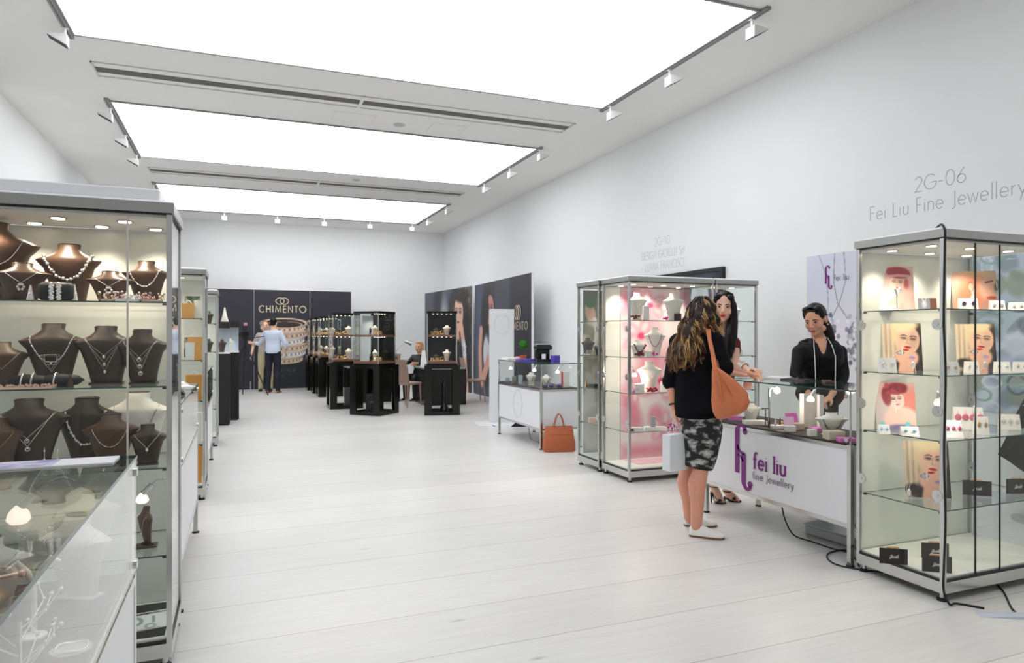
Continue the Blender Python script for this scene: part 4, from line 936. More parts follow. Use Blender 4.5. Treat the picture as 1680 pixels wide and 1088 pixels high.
t = thing('floral_backdrop', 'pink orchid backdrop sheet inside the pink cabinet', 'backdrop', (4.10, 6.135, BZ), 0)
picture(P, 'print', t, TR((0, 0, 0)), thick=.006)
simple('white_back_sheet', 'plain white sheet beside the orchid backdrop in the pink cabinet', 'backdrop', MB().box(-.085, 0, 0, .085, .006, 1.78), mat('white_sheet', (240, 238, 232), .6), (3.58, 6.138, BZ))
simple('cloth', 'pink cloth lying on the base of the pink cabinet', 'cloth', MB().box(-.36, -.12, 0, .36, .12, .003), mat('pink_cloth', (240, 190, 205), .8, noise=.15, nscale=9), (4.05, 5.96, BZ))
_WZ = WZ
def WZ(px, z, t_, mg=.05):
    q = _WZ(px, z, t_)
    for bx in ((3.47, 4.465, 5.65, 6.11), (4.49, 5.02, 5.65, 6.17), (3.45, 4.445, 6.2, 6.62)):
        if bx[0] - .35 < q.x < bx[1] + .1 and bx[2] - .25 < q.y < bx[3] + .12 and abs((bx[2] + bx[3]) / 2 - q.y) < .34:
            a, b = ray(px)
            for tt in [t_ + k * .02 * s_ for k in range(40) for s_ in (1, -1)]:
                x, y = a * tt, b * tt
                if bx[0] + mg < x < bx[1] - mg and bx[2] + mg < y < bx[3] - mg: return V((x, y, z))
            return V((min(max(q.x, bx[0] + mg), bx[1] - mg), min(max(q.y, bx[2] + mg), bx[3] - mg), z))
    return q
WB = dict(group='white busts in the pink cabinet')
def wb(px, t_, z, w, h, lab, rz=0, nl=None, **kw):
    q = WZ(px, z, t_, .10); make_bust(w, h, CREAM, lab, q, -YAW + rz, WB['group'], topm=CREAM)
    if nl: necklace(w, h, nl, q, -YAW + rz, group='necklaces', **kw)
wb(1045, 6.75, Z1, .21, .27, 'white bust at the left of the pink cabinet top shelf', .2, 'silver pendant on the top left white bust', style='v', drop=.5, pend='drop')
wb(1105, 6.85, Z1, .22, .27, 'white bust at the right of the pink cabinet top shelf', -.2)
wb(1074, 6.75, Z2, .22, .29, 'tilted white bust in the middle of the pink cabinet second shelf', -.1, 'purple stone necklace on the tilted second shelf bust', style='u', drop=.45, mater=mat('magenta_stone', (190, 40, 130), .2), r=.003)
wb(1047, 6.60, Z2, .20, .16, 'low white bust at the left of the pink cabinet second shelf', .3, 'dark red bead necklace on the low white bust', style='beads', drop=.5, mater=mat('garnet_bead', (110, 14, 36), .25), r=.003)
wb(1065, 6.8, Z3, .26, .30, 'large white bust on the pink cabinet third shelf', .1, 'thin chain on the large third shelf white bust', style='v', drop=.4)
GAR = MATS['garnet_bead']; MAG = MATS['magenta_stone']; HOT = mat('hot_pink', (226, 40, 150), .4)
def flower(label, px, t_, z, r, m, n=16, group='silk flowers in the pink cabinet'):
    q = MB(); rr = random.Random(int(px + z * 10))
    for k in range(n):
        A = rr.uniform(0, 6.28); b = rr.uniform(0, r); q.ell((b * cos(A), b * sin(A) * .6, .012 + rr.random() * r * .5), (.014, .01, .011), 7, 5, Matrix.Rotation(A, 3, 'Z'))
    simple('silk_flower', label, 'flower', q, m, WZ(px, z, t_), 0, group, 60)
flower('dark red flower sprig at the left of the pink cabinet top shelf', 1040, 6.62, Z1, .06, GAR); flower('bright pink flower beside the right top shelf bust', 1092, 6.62, Z1, .035, HOT, 8)
flower('dark red flower sprig on the pink cabinet second shelf', 1050, 6.62, Z2, .06, GAR); flower('magenta flowers on the pink cabinet second shelf', 1070, 6.62, Z2, .07, HOT, 14)
flower('dark red flower sprig on the pink cabinet third shelf', 1068, 6.62, Z3, .07, mat('red_petal', (170, 20, 50), .5), 22); flower('lilac pink flower on the pink cabinet third shelf', 1040, 6.62, Z3, .04, mat('lilac_petal', (240, 150, 215), .5), 9)
flower('dark flower at the left front of the pink cabinet fourth shelf', 1036, 6.62, Z4, .045, mat('maroon_petal', (80, 12, 30), .5), 14); flower('magenta flowers at the right of the pink cabinet fourth shelf', 1102, 6.7, Z4, .08, mat('plum_petal', (190, 60, 150), .5), 16)
def wbox(label, px, t_, z, w, d_, h, m=None, rz=0, name='display_box', group='white display boxes', lid=None):
    t = thing(name, label, 'box', WZ(px, z, t_), -YAW + rz, group); MB().bbox(-w / 2, -d_ / 2, 0, w / 2, d_ / 2, h, .002).build('box', m or CARDM, t)
    if lid: MB().bbox(-w / 2 + .006, -d_ / 2 + .006, h, w / 2 - .006, d_ / 2 - .006, h + .004, .001).build('pad', lid, t)
wbox('upright white pendant card on the pink cabinet top shelf', 1060, 6.65, Z1, .06, .02, .14); wbox('square white card standing on the pink cabinet third shelf', 1049, 6.62, Z3, .09, .03, .09)
wbox('flat white box at the front left of the pink cabinet third shelf', 1045, 6.48, Z3, .12, .05, .03); wbox('tall slim white box at the left of the third shelf', 1034, 6.55, Z3, .04, .03, .15)
wbox('grey upright easel card on the pink cabinet fourth shelf', 1071, 6.7, Z4, .05, .02, .14, mat('card_grey', (190, 188, 190), .5)); wbox('long flat white tray at the middle of the fourth shelf', 1075, 6.6, Z4, .22, .08, .035, lid=CREAM)
wbox('flat white tray at the left of the fourth shelf', 1043, 6.5, Z4, .13, .06, .04, lid=CREAM); wbox('tilted cream card under the second shelf bust', 1064, 6.6, Z2, .08, .05, .06, rz=.4)
wbox('dark framed white card at the right of the top shelf', 1112, 6.7, Z1, .07, .02, .07, DBROWN); wbox('white card at the right of the third shelf', 1090, 6.62, Z3, .08, .04, .10, rz=-.3)
wb(1222, 7.35, Z1, .15, .17, 'small white bust in the narrow clear cabinet top shelf', -.3); wbox('small white box in the narrow clear cabinet second shelf', 1212, 7.3, Z2, .07, .05, .06)
# adjoining cabinet: leaf picture and pale clothing-like display
P = Paint(.9, 1.78, 120, (120, 128, 118)); a = P.a
P.rect(0, .0, a, .70, (206, 200, 194), .05); P.el(.05, .86, .035, .06, (235, 190, 170), .3, .3); P.el(.05, .92, .03, .03, (90, 140, 100), .4); P.blobs(50, [(225, 205, 180), (190, 175, 160), (235, 225, 215), (150, 140, 130)], .02, .07, 0, .5, .3, .80, 6); P.blobs(30, [(226, 224, 220), (200, 198, 196)], .03, .1, 0, .1, .4, .5, 7)
P.line([(.08, .82), (.095, .74), (.08, .64)], .014, (240, 240, 240)); P.blobs(10, [(235, 130, 95), (60, 60, 60)], .012, .02, .03, .60, .2, .64, 2)
t = thing('leaf_backdrop', 'backdrop picture with pink fruit and green leaf in the left adjoining cabinet', 'backdrop', (3.95, 6.64, BZ), 0); picture(P, 'print', t, TR((0, 0, 0)), thick=.006)
wbox('black jewellery box in the adjoining cabinet under the leaf picture', 976, 7.35, Z3 , .14, .07, .035, BLACKM); wbox('salmon pink case low in the adjoining cabinet', 975, 7.35, Z4, .12, .07, .05, mat('salmon_case', (235, 190, 175), .5))
ring_cone('silver goblet shaped ring holder in the adjoining cabinet', WZ(956, Z3, 7.45), GOLD, .09, .02); cluster('silver jewel cluster on the adjoining cabinet second shelf', WZ(965, Z2, 7.4), .10, .04, 20, PERSPEX)
bust_set(.16, .18, DBROWN, 'dark bust in the adjoining cabinet second shelf', tuple(WZ(954, Z2, 7.55)), -.2)

WZ = _WZ
# ------------------------------------------------------------------ goods in the left row cabinets
ORG = mat('orange_paper', (236, 172, 96), .6); ORG2 = mat('amber_paper', (222, 150, 60), .6); GRN = mat('green_print', (120, 140, 122), .6)
def lrow(px, Y, z): return V((XY(px, Y), Y, z))
for k, (Y, z, px, w, h, m, lab) in enumerate((
    (6.60, Z1, 309, .10, .13, ORG, 'orange paper bag on the top shelf of the second left cabinet'), (6.62, Z1, 334, .07, .16, CREAM, 'cream box at the right of the top shelf, second left cabinet'),
    (6.58, Z2, 326, .12, .20, ORG, 'large orange bag on the second shelf, second left cabinet'), (6.55, Z2, 312, .07, .15, PAPER, 'tilted white card before the orange bag, second left cabinet'),
    (6.55, Z3 - .06 + .06, 328, .13, .22, ORG2, 'amber bag on the third shelf of the second left cabinet'), (6.58, BZ, 326, .20, .32, ORG2, 'big amber bag at the bottom of the second left cabinet'),
    (6.60, Z4, 334, .10, .26, CREAM, 'tall cream framed card on the fourth shelf, second left cabinet'))):
    q = lrow(px, Y, z); q.x = min(q.x, LXF - .03 - w / 2)
    t = thing('paper_bag' if m in (ORG, ORG2) else 'display_box', lab, 'bag' if m in (ORG, ORG2) else 'box', q, .08 * ((k % 3) - 1)); d_ = .035
    MB().loft([[(-w * .46, -d_, 0), (w * .46, -d_, 0), (w * .46, d_, 0), (-w * .46, d_, 0)], [(-w / 2, -d_ * .9, h), (w / 2, -d_ * .9, h), (w / 2, d_ * .9, h), (-w / 2, d_ * .9, h)]]).build('body', m, t)
    if m in (ORG, ORG2):
        for s_ in (-1, 1): MB().tube([(x, s_ * d_ * .9, h + .03 * sin(pi * (x / w + .25) * 2)) for x in np.linspace(-w * .25, w * .25, 8)], .002, 5).build('handle', CREAM, t)
for z, px, w, h, lab in ((Z1, 316, .16, .22, 'green framed picture on the top shelf of the second left cabinet'), (Z2, 314, .15, .21, 'green framed picture on the second shelf, second left cabinet')):
    q = lrow(px, 6.78, z); t = thing('framed_picture', lab, 'picture', q, 0)
    P = Paint(w - .03, h - .03, 30, (120, 140, 122)); P.blobs(20, [(90, 110, 96), (190, 200, 180), (60, 80, 66)], .05, .2, 0, 0, P.a, 1, 4); picture(P, 'print', t, TR((0, -.002, .015)), thick=.003)
    f = MB().box(-w / 2, 0, 0, w / 2, .012, .015).box(-w / 2, 0, h - .015, w / 2, .012, h).box(-w / 2, 0, .015, -w / 2 + .015, .012, h - .015).box(w / 2 - .015, 0, .015, w / 2, .012, h - .015); f.build('frame', CREAM, t)
bust_set(.14, .16, DBROWN, 'dark bust on the top shelf of the furthest left cabinet', (-.36, 9.66, Z1), 0); bust_set(.14, .16, DBROWN, 'dark bust on the second shelf of the furthest left cabinet', (-.36, 9.66, Z2), 0)
cluster('silver jewels on the third shelf of the furthest left cabinet', (-.36, 9.62, Z3), .12, .06, 24, ROSE)
# black plinths with glass display domes
GREYB = mat('case_back_grey', (190, 196, 208), .4)
def plinth(x0, x1, y0, y1, h, top, lab, lab2):
    t = thing('black_plinth', lab, 'plinth', ((x0 + x1) / 2, (y0 + y1) / 2, 0)); w, d = (x1 - x0) / 2, (y1 - y0) / 2
    MB().bbox(-w, -d, .02, w, d, h, .004).build('body', BLACKM, t); MB().box(-w + .02, -d + .02, 0, w - .02, d - .02, .02).build('base', BLACK, t)
    c = thing('glass_display_case', lab2, 'display case', ((x0 + x1) / 2, (y0 + y1) / 2, h + .0005)); hh = top - h
    MB().box(-w, -d, 0, w, d, .02).build('base', WHITEB, c)
    for a, b, e, f in ((-w, -d, -w + .006, d), (w - .006, -d, w, d), (-w + .006, -d, w - .006, -d + .006)): MB().box(a, b, .02, e, f, hh - .10).build('glass_pane', GLASS, c)
    MB().box(-w + .006, d - .012, .02, w - .006, d - .002, hh - .1).build('back_panel', GREYB, c)
    MB().box(-w, -d, hh - .1, w, d, hh).build('lid', BLACKM, c)
    l = warm_spot(c, (0, 0, hh - .12), 5); l.data.color = (.92, .95, 1)
plinth(-.50, -.125, 11.55, 11.95, 1.12, 1.62, 'nearer black plinth in the left row under a glass case', 'glass case with dark lid on the nearer black plinth')
plinth(-.42, .01, 12.2, 12.6, 1.12, 1.64, 'further black plinth in the left row beside the tripod', 'lit glass case on the further black plinth')
bust_set(.15, .2, DBROWN, 'dark bust in the glass case on the nearer plinth', (-.24, 11.72, 1.141), .2); bust_set(.14, .22, CREAM, 'pale bust in the glass case on the further plinth', (-.13, 12.38, 1.141), 0)
simple('white_cone', 'tall white cone ornament standing on the nearer display case', 'ornament', MB().lathe([(.06, 0), (.06, .01), (.035, .09), (.012, .21), (.004, .23)], n=20), CREAM, (-.20, 11.72, 1.6205), 0, None, 50)
# ------------------------------------------------------------------ back wall display
DB = mat('stand_charcoal', (42, 40, 50), .55); LGOLD = mat('pale_gold_print', (214, 200, 172), .45)
YBK = 18.9
t = thing('exhibition_backdrop', 'charcoal backdrop wall with pale gold brand lettering and bracelets at the back', 'backdrop', (1.3, YBK + .05, 0))
xe = [-2.2, -1.0, .378, 1.775, 2.86]; hb = 2.585
for k in range(4):
    if k == 2: continue
    MB().box(xe[k] + .006 - 1.3, -.03, 0, xe[k + 1] - .006 - 1.3, .03, hb).build('backdrop_panel', DB, t)
for x in xe[1:4]: MB().box(x - .006 - 1.3, -.026, 0, x + .006 - 1.3, .03, hb).build('joint_strip', STEEL, t)
P = Paint(1.385, hb, 130, (42, 40, 50)); a = P.a; cx0 = a / 2 + .02
P.el(a * .55, .12, .22, .12, (36, 40, 42), .7)
ZB = [(.30, (205, 188, 160), .19), (.365, (220, 216, 214), .195), (.425, (214, 190, 160), .215), (.49, (222, 216, 216), .205), (.555, (206, 180, 158), .215), (.62, (222, 196, 172), .215)]
for z, c, rw in ZB:
    cx_ = cx0 + (.01 if int(z * 1000) % 2 else -.012)
    P.rect(cx_ - rw, z - .012, cx_ + rw, z + .04, c, .01); P.el(cx_, z - .008, rw, .045, c, .08); 
    P.rect(cx_ - rw, z - .004, cx_ + rw, z + .03, c, .01)
    for k in range(26):
        A = pi + pi * k / 25; P.el(cx_ + (rw - .01) * cos(A), z + .02 + .045 * sin(A), .007, .012, tuple(v * (.55 if k % 2 else 1.08) for v in c), .5)
    P.ring(cx_, z + .04, rw, .045, .006, tuple(v * .7 for v in c))
P.ring(cx0, .665, .215, .05, .014, (226, 204, 176)); P.el(cx0, .66, .20, .04, (60, 44, 44), .1); P.ring(cx0, .65, .17, .03, .006, (190, 160, 140)); P.ring(cx0, .665, .225, .055, .004, (120, 96, 80))
P.blobs(16, [(70, 76, 78)], .006, .012, a * .35, .12, a * .8, .2, 6)
t2 = picture(P, 'printed_panel', t, TR(((.378 + 1.775) / 2 - 1.3, -.03, 0)), thick=.05)
zc = CH + (549 - 512) / 1120 * 17.7
m = MB(); lettering(m, 'CHIMENTO', ((XY(464, YBK) - 1.3), -.032, zc), (1, 0, 0), (0, 0, 1), (0, -1, 0), .165, .15, 'c', .002, sp=.2, sx=1.03, serif=True); m.build('lettering', LGOLD, t)
m = MB(); ox = XY(463, YBK) - 1.3; oz = CH + (549 - 493.5) / 1120 * 17.7
for s_ in (-1, 1): m.tube([(ox + s_ * .055 + .105 * cos(A), -.034, oz + .085 * sin(A)) for A in [2 * pi * i / 28 for i in range(28)]], .013, 6, closed=True)
m.build('emblem', LGOLD, t, smooth=60)
for px in (411, 424, 507): MB().box(XY(px, YBK) - 1.3 - .012, -.06, 0, XY(px, YBK) - 1.3 + .012, -.03, .20).build('support_bracket', STEEL, t)
# two portrait banners along the right wall
def banner(x0, y0, x1, y1, lab, P, texts=()):
    c = V(((x0 + x1) / 2, (y0 + y1) / 2, 0)); rz = atan2(y1 - y0, x1 - x0)
    t = thing('portrait_banner', lab, 'banner', c, rz, 'portrait banners'); picture(P, 'print', t, TR((0, 0, 0)), thick=.05, back=WHITEP)
    for (s_, x, z, h, kind) in texts:
        m = MB()
        if kind == 'logo':
            for q in (-1, 1): m.tube([(x + q * .055 + .11 * cos(A), -.004, z + .14 * sin(A)) for A in [2 * pi * i / 28 for i in range(28)]], .010, 6, closed=True)
            m.build('emblem', LGOLD, t)
        else: lettering(m, s_, (x, -.002, z), (1, 0, 0), (0, 0, 1), (0, -1, 0), h, .10, 'c', .002, sp=.2, sx=1.15, serif=True); m.build('lettering', LGOLD, t)
    return t
L1 = math.hypot(5.27 - 4.98, 15.72 - 19.1); P = Paint(L1, 2.6, 150, (70, 72, 82)); a = P.a
P.rect(.0, 0, .28, 1, (74, 77, 88), .02); P.el(.42, .5, .16, .7, (30, 30, 34), .6); P.blobs(160, [(90, 76, 60), (50, 44, 40), (120, 104, 84), (36, 34, 34)], .01, .05, .95, .2, a, 1, 3, .5, .9); P.el(.58, .62, .12, .3, (150, 155, 165), .7)
D = .14
P.el(.88 + D, .72, .20, .26, (34, 28, 28), .25); P.el(1.0 + D, .45, .13, .45, (30, 25, 26), .3); P.el(.92 + D, .10, .25, .22, (16, 16, 18), .4)
P.face(.83 + D, .745, .165, (232, 184, 164), (50, 34, 34), (190, 90, 90), -.05); P.el(.66 + D, .82, .07, .15, (44, 36, 34), .5); P.el(.86 + D, .93, .18, .07, (38, 30, 30), .5, -.2)
P.line([(.80 + D, .58), (.82 + D, .48)], .05, (215, 160, 140), .4); P.line([(.90 + D, .64), (.95 + D, .5), (.99 + D, .34), (1.02 + D, .15), (1.04 + D, .02)], .045, (222, 168, 148), .4); P.line([(.86 + D, .62), (.92 + D, .60)], .04, (228, 176, 156), .5)
P.el(.83 + D, .35, .12, .14, (20, 20, 22), .3); P.line([(.78 + D, .30), (.72 + D, .06)], .06, (16, 16, 18), .3); P.line([(.965 + D, .46), (.99 + D, .36)], .045, (205, 205, 210), .3); P.blobs(16, [(120, 122, 130), (240, 240, 244)], .008, .014, .94 + D, .34, 1.03 + D, .46, 4)
banner(4.98, 19.1, 5.26, 15.78, 'left portrait banner of a dark-haired woman touching her cheek', P)
L2 = math.hypot(5.29 - 5.18, 15.6 - 11.93); P = Paint(L2, 2.6, 150, (52, 52, 62)); a = P.a
P.rect(.0, 0, .34, 1, (50, 52, 66), .03); P.rect(.58, 0, .95, 1, (66, 68, 78), .03); P.rect(.95, 0, a, 1, (40, 38, 48), .005); P.el(.15, .5, .12, .5, (90, 110, 150), .9, 0, .5)
P.el(.38, .66, .20, .3, (26, 22, 24), .3); P.el(.33, .45, .15, .35, (24, 20, 22), .4); P.face(.45, .755, .135, (196, 140, 122), (34, 26, 28), (160, 76, 76), 0); P.el(.35, .78, .06, .16, (26, 22, 24), .4)
P.el(.34, .38, .09, .16, (212, 212, 218), .4); P.line([(.19, .58), (.16, .42), (.18, .12)], .05, (212, 158, 138), .4); P.line([(.52, .48), (.42, .34), (.22, .12)], .055, (218, 164, 144), .4); P.line([(.48, .46), (.44, .40)], .05, (205, 205, 210), .4); P.el(.40, .03, .28, .06, (60, 64, 84), .5)
banner(5.29, 15.6, 5.18, 11.93, 'right portrait banner with gold lettering beside the white stand panel', P, (('', 1.1, 1.86, .1, 'logo'), ('CHIMENTO', 1.05, 1.52, .15, 't')))
# white stand panel
t = thing('standing_panel', 'tall white free-standing panel with a faint circular monogram', 'panel', W(823, 697, 11.0).xy.to_3d(), -YAW * .4)
t.location.z = 0
MB().bbox(-.20, -.02, .012, .20, .02, 1.83, .003).build('panel', WHITEP, t)
MB().loft([[(-.42, -.30, 0), (.2, -.30, 0), (.2, .2, 0), (-.42, .2, 0)], [(-.22, -.28, .012), (.19, -.28, .012), (.19, .19, .012), (-.22, .19, .012)]]).build('base', WHITEP, t)
monogram(t, (0, -.021, 1.58), (1, 0, 0), (0, 0, 1), (0, -1, 0), .16)
q = MB().prism([(0, 0), (.30, 0), (.15, .13)], (0, 0, 0), (1, 0, 0), (0, 0, 1), (0, 1, 0), .012); simple('foot_bracket', 'black triangular bracket on the floor under the monogram counter', 'bracket', q, BLACKM, W(838, 702, 10.5).xy.to_3d(), -.3)
# ------------------------------------------------------------------ black showcases
COP = mat('copper_felt', (120, 86, 72), .5)
OLV = mat('black_lacquer', (17, 17, 14), .18, spec=.35)
def stand(x, y, rz, lab, w=.62, h=.88):
    t = thing('display_stand', lab, 'display stand', (x, y, 0), rz, 'black display stands'); q = w / 2; L = .13
    MB().box(-q, -q, h - .06, q, q, h).build('top', OLV, t); MB().box(-q, -q, 0.005, q, q, .06).build('base', OLV, t)
    for sx in (-1, 1):
        for sy in (-1, 1): MB().box(sx * q, sy * q, .06, sx * (q - L), sy * (q - .03), h - .06).box(sx * q, sy * (q - .03), .06, sx * (q - .03), sy * (q - L), h - .06).build('leg', OLV, t)
    return t
def showcase(x, y, rz, lab, sn, w=.53, z=.8805, h=.95, black='X', seed=1, d=None):
    t = thing('showcase', lab, 'showcase', (x, y, z), rz, 'black lit showcases'); q = w / 2; e = .012; p = (d or w) / 2
    MB().box(-q, -p, 0, q, p, .025).build('base', OLV, t); MB().box(-q + .01, -p + .01, .025, q - .01, p - .01, .065).build('felt_plinth', COP, t)
    MB().box(-q, -p, h - .04, q, p, h).build('top', OLV, t)
    for sx in (-1, 1):
        for sy in (-1, 1): MB().box(sx * q, sy * p, .025, sx * (q - e), sy * (p - e), h - .04).build('post', CHROME, t)
    sides = {'x': (-q + .003, -p + e, -q + .007, p - e), 'X': (q - .007, -p + e, q - .003, p - e), 'y': (-q + e, -p + .003, q - e, -p + .007), 'Y': (-q + e, p - .007, q - e, p - .003)}
    for k, b in sides.items():
        MB().box(b[0], b[1], .065, b[2], b[3], h - .04).build('side_panel' if k in black else 'glass_pane', OLV if k in black else GLASS, t)
    MB().box(-q + .02, -p + .02, .50, q - .02, p - .02, .535).build('shelf', COP, t)
    for k, zz in ((0, h - .045), (1, .495)):
        m = MB()
        for j in range(5): m.lathe([(.012, 0), (.012, .003)], (-q * .6 + j * q * .3, -p * .4, zz - .004), 10)
        b = m.build('light_bar', EMWARM, t); warm_spot(b, (0, 0, zz - .02), 4, 2.2)
    rr = random.Random(seed)
    for lv, zz in ((0, .066), (1, .536)):
        g = ('lower', 'upper')[lv]
        make_small(w, t, x, y, rz, z + zz, rr, '%s level of the %s' % (g, sn))
    return t
def make_small(w, t, x, y, rz, z, rr, where):
    q = MB(); q.bbox(-.09, -.02, 0, .09, .02, .008, .002)
    for _ in range(34): a, b, d = rr.uniform(-.09, .09), rr.uniform(-.02, .02), rr.uniform(.005, .010); q.ell((a, b, .01 + rr.random() * .05), d, 6, 4)
    c, s_ = cos(rz), sin(rz); dx, dy = -w * .2, -.13
    simple('jewel_cluster', 'gold jewel cluster, ' + where, 'jewellery cluster', q, mat('warm_gold', (255, 214, 150), .25, .8), (x + dx * c - dy * s_, y + dx * s_ + dy * c, z + .0005), rz, 'jewel clusters in the black showcases')
    c, s_ = cos(rz), sin(rz)
    def pl(dx, dy): return (x + dx * c - dy * s_, y + dx * s_ + dy * c, z + .0005)
    a = w * .17
    bust_set(w * .30, .20 if 'lower' in where else .17, CREAM, 'cream bust, ' + where, pl(a, .06), rz, 'necklace on the cream bust, ' + where, group='busts in the black showcases', style='u', drop=.45, r=.0022, mater=GOLD)
    bust_set(w * .20, .12, DBROWN, 'small dark bust, ' + where, pl(-a * 1.2, .02), rz + .3, None, group='busts in the black showcases')
    m = MB().bbox(-.05, -.03, 0, .05, .03, .02, .003); m.tube([(.028 * cos(A), 0, .045 + .028 * sin(A)) for A in [2 * pi * i / 14 for i in range(14)]], .005, 6, closed=True)
    simple('bangle_block', 'gold bangle on a block, ' + where, 'bangle', m, GOLD, pl(.0, -.13), rz, 'bangles in the black showcases', 50)
stand(2.27, 12.28, R_(45), 'black open frame stand nearest the aisle, turned cornerwise, holding a gift bag')
showcase(2.27, 12.28, R_(45), 'black showcase with white mirror panel, turned cornerwise', 'cornerwise showcase', black='X', seed=2)
stand(1.92, 13.56, 0, 'black open frame stand just behind the cornerwise one'); showcase(1.92, 13.56, 0, 'black showcase just behind the cornerwise one', 'second showcase', black='', seed=3)
for k, (X, Y, o) in enumerate(((1.95, 16.2, 'third'), (1.93, 17.2, 'fourth'), (1.90, 18.2, 'last'))):
    stand(X, Y, 0, 'black open frame stand, %s in the row towards the back wall' % o, w=.55); showcase(X, Y, 0, 'black showcase, %s in the row towards the back wall' % o, '%s showcase in the row' % o, w=.46, black='', seed=5 + k)
fx, fy = (3.03 + 3.61) / 2, (11.66 + 11.50) / 2; a_ = atan2(-.16, .58)
fc = V((fx, fy, 0)) + V((-sin(a_), cos(a_), 0)) * .31
stand(fc.x, fc.y, a_, 'black open frame stand right of the taupe chair'); showcase(fc.x, fc.y, a_, 'black showcase with pale jewellery right of the taupe chair', 'showcase right of the chair', black='XY', seed=9)
# mirror strip panels inside the cornerwise case
c_, s_ = cos(R_(45)), sin(R_(45))
simple('mirror_panel', 'pale mirror panel standing inside the cornerwise showcase, upper level', 'mirror', MB().box(-.10, 0, 0, .10, .008, .34), mat('mirror_pale', (205, 216, 224), .3), (2.27 - .10, 12.30 + .12, .8805 + .537), R_(10))
q = MB().box(-.13, -.06, 0, .13, .06, .30); t = thing('gift_bag', 'black gift bag standing on the base of the cornerwise stand', 'bag', W(613, 676, 12.2).xy.to_3d() + V((0, 0, .061)), -YAW)
q.build('body', BLACKM, t); m = MB(); lettering(m, 'CHIMENTO', (0, -.061, .15), (1, 0, 0), (0, 0, 1), (0, -1, 0), .014, .12, sp=.2, sx=1.1); m.build('lettering', LGOLD, t)
for s_2 in (-1, 1): MB().tube([(x, s_2 * .05, .30 + .08 * sin(pi * (x + .05) / .1)) for x in np.linspace(-.05, .05, 9)], .003, 5).build('handle', BLACKM, t)
t = thing('gift_bag', 'grey gift bag on the base of the stand behind the cornerwise one', 'bag', (2.02, 13.42, .061), 0); MB().box(-.12, -.05, 0, .12, .05, .33).build('body', mat('bag_charcoal', (70, 70, 70), .4), t)
simple('bottle', 'dark conical bottle inside the stand right of the taupe chair', 'bottle', MB().lathe([(.09, 0), (.09, .02), (.06, .08), (.05, .3), (.055, .45), (.03, .5), (.0301, .55)], n=20), BLACK, (fc.x + .03, fc.y - .05, .061), 0, None, 40)
# ------------------------------------------------------------------ desks, chairs, desk lamp
TAU = mat('taupe_leather', (170, 142, 128), .5)
def chair(x, y, rz, lab):
    """faces local +y"""
    t = thing('dining_chair', lab, 'chair', (x, y, 0), rz, 'taupe chairs')
    MB().bbox(-.21, -.20, .43, .21, .22, .475, .008).build('seat', TAU, t)
    b = MB(); rings = []
    for z, yy, hw in ((.475, -.18, .205), (.62, -.19, .20), (.78, -.215, .185), (.91, -.245, .165), (.93, -.25, .155)): rings.append([(-hw, yy - .014, z), (hw, yy - .014, z), (hw, yy + .014, z), (-hw, yy + .014, z)])
    b.loft(rings).build('backrest', TAU, t)
    for sx in (-1, 1):
        for sy in (-1, 1): MB().tube([(sx * .185, sy * .19, .44), (sx * .195, sy * .215, 0)], [.018, .011], 8).build('leg', TAU, t)
    return t
chair(3.10, 13.36, R_(-52), 'taupe leather chair seen from behind at the black desk')
chair(4.62, 13.75, R_(-95), 'taupe chair right of the black showcase, side on')
def desk(x0, x1, y0, y1, lab, h=.75):
    t = thing('desk', lab, 'desk', ((x0 + x1) / 2, (y0 + y1) / 2, 0)); w, d = (x1 - x0) / 2, (y1 - y0) / 2
    MB().bbox(-w, -d, h - .03, w, d, h, .003).build('desktop', mat('desk_top_grey', (150, 150, 152), .25), t)
    MB().box(-w + .01, -d + .01, 0, -w + .04, d - .01, h - .03).build('side_panel', OLV, t); MB().box(w - .04, -d + .01, 0, w - .01, d - .01, h - .03).build('side_panel', OLV, t)
    MB().box(-w + .04, -d + .01, .0, w - .04, -d + .035, h - .03).build('front_panel', OLV, t); return t
desk(3.45, 4.30, 13.2, 14.15, 'black desk with grey top behind the right showcase'); desk(2.1, 3.2, 14.35, 15.0, 'low black desk carrying the desk lamp')
def desk_lamp(x, y, z, rz, lab):
    t = thing('desk_lamp', lab, 'lamp', (x, y, z), rz); MB().lathe([(.07, 0), (.07, .012), (.01, .02)], n=20).build('base', CHROME, t, smooth=40)
    MB().cyl((0, 0, .012), (0, 0, .33), .007).tube([(0, 0, .33), (.20, 0, .52)], .006, 8).build('arm', CHROME, t, smooth=60)
    MB().tube([(.17, 0, .53), (.26, 0, .50), (.33, 0, .47)], [.02, .045, .05], 12).build('lamp_head', STEEL, t, smooth=50)
desk_lamp(XY(650, 14.5), 14.5, .7505, -.2, 'silver angled desk lamp left of the blonde seated woman')
simple('printer', 'black rounded office machine on the low desk', 'machine', MB().bbox(-.09, -.12, 0, .09, .12, .22, .03), BLACKM, (XY(656, 14.6) - .12, 14.80, .7505), 0)
simple('display_tray', 'bright green display tray on the desk before the blonde woman', 'tray', MB().bbox(-.17, -.12, 0, .17, .12, .012, .004), mat('green_tray', (110, 200, 100), .4), (3.62, 14.0, .7505), 0)
simple('paper_stack', 'white papers on the black desk front', 'papers', MB().box(-.15, -.105, 0, .15, .105, .006), PAPER, (3.72, 13.45, .7505), .2)
simple('tent_sign', 'white tapered sign standing on the black desk', 'sign', MB().loft([[(-.07, -.04, 0), (.07, -.04, 0), (.07, .04, 0), (-.07, .04, 0)], [(-.035, -.004, .34), (.035, -.004, .34), (.035, .004, .34), (-.035, .004, .34)]]), PAPER, (XY(695, 13.9), 13.9, .7505), -.2)
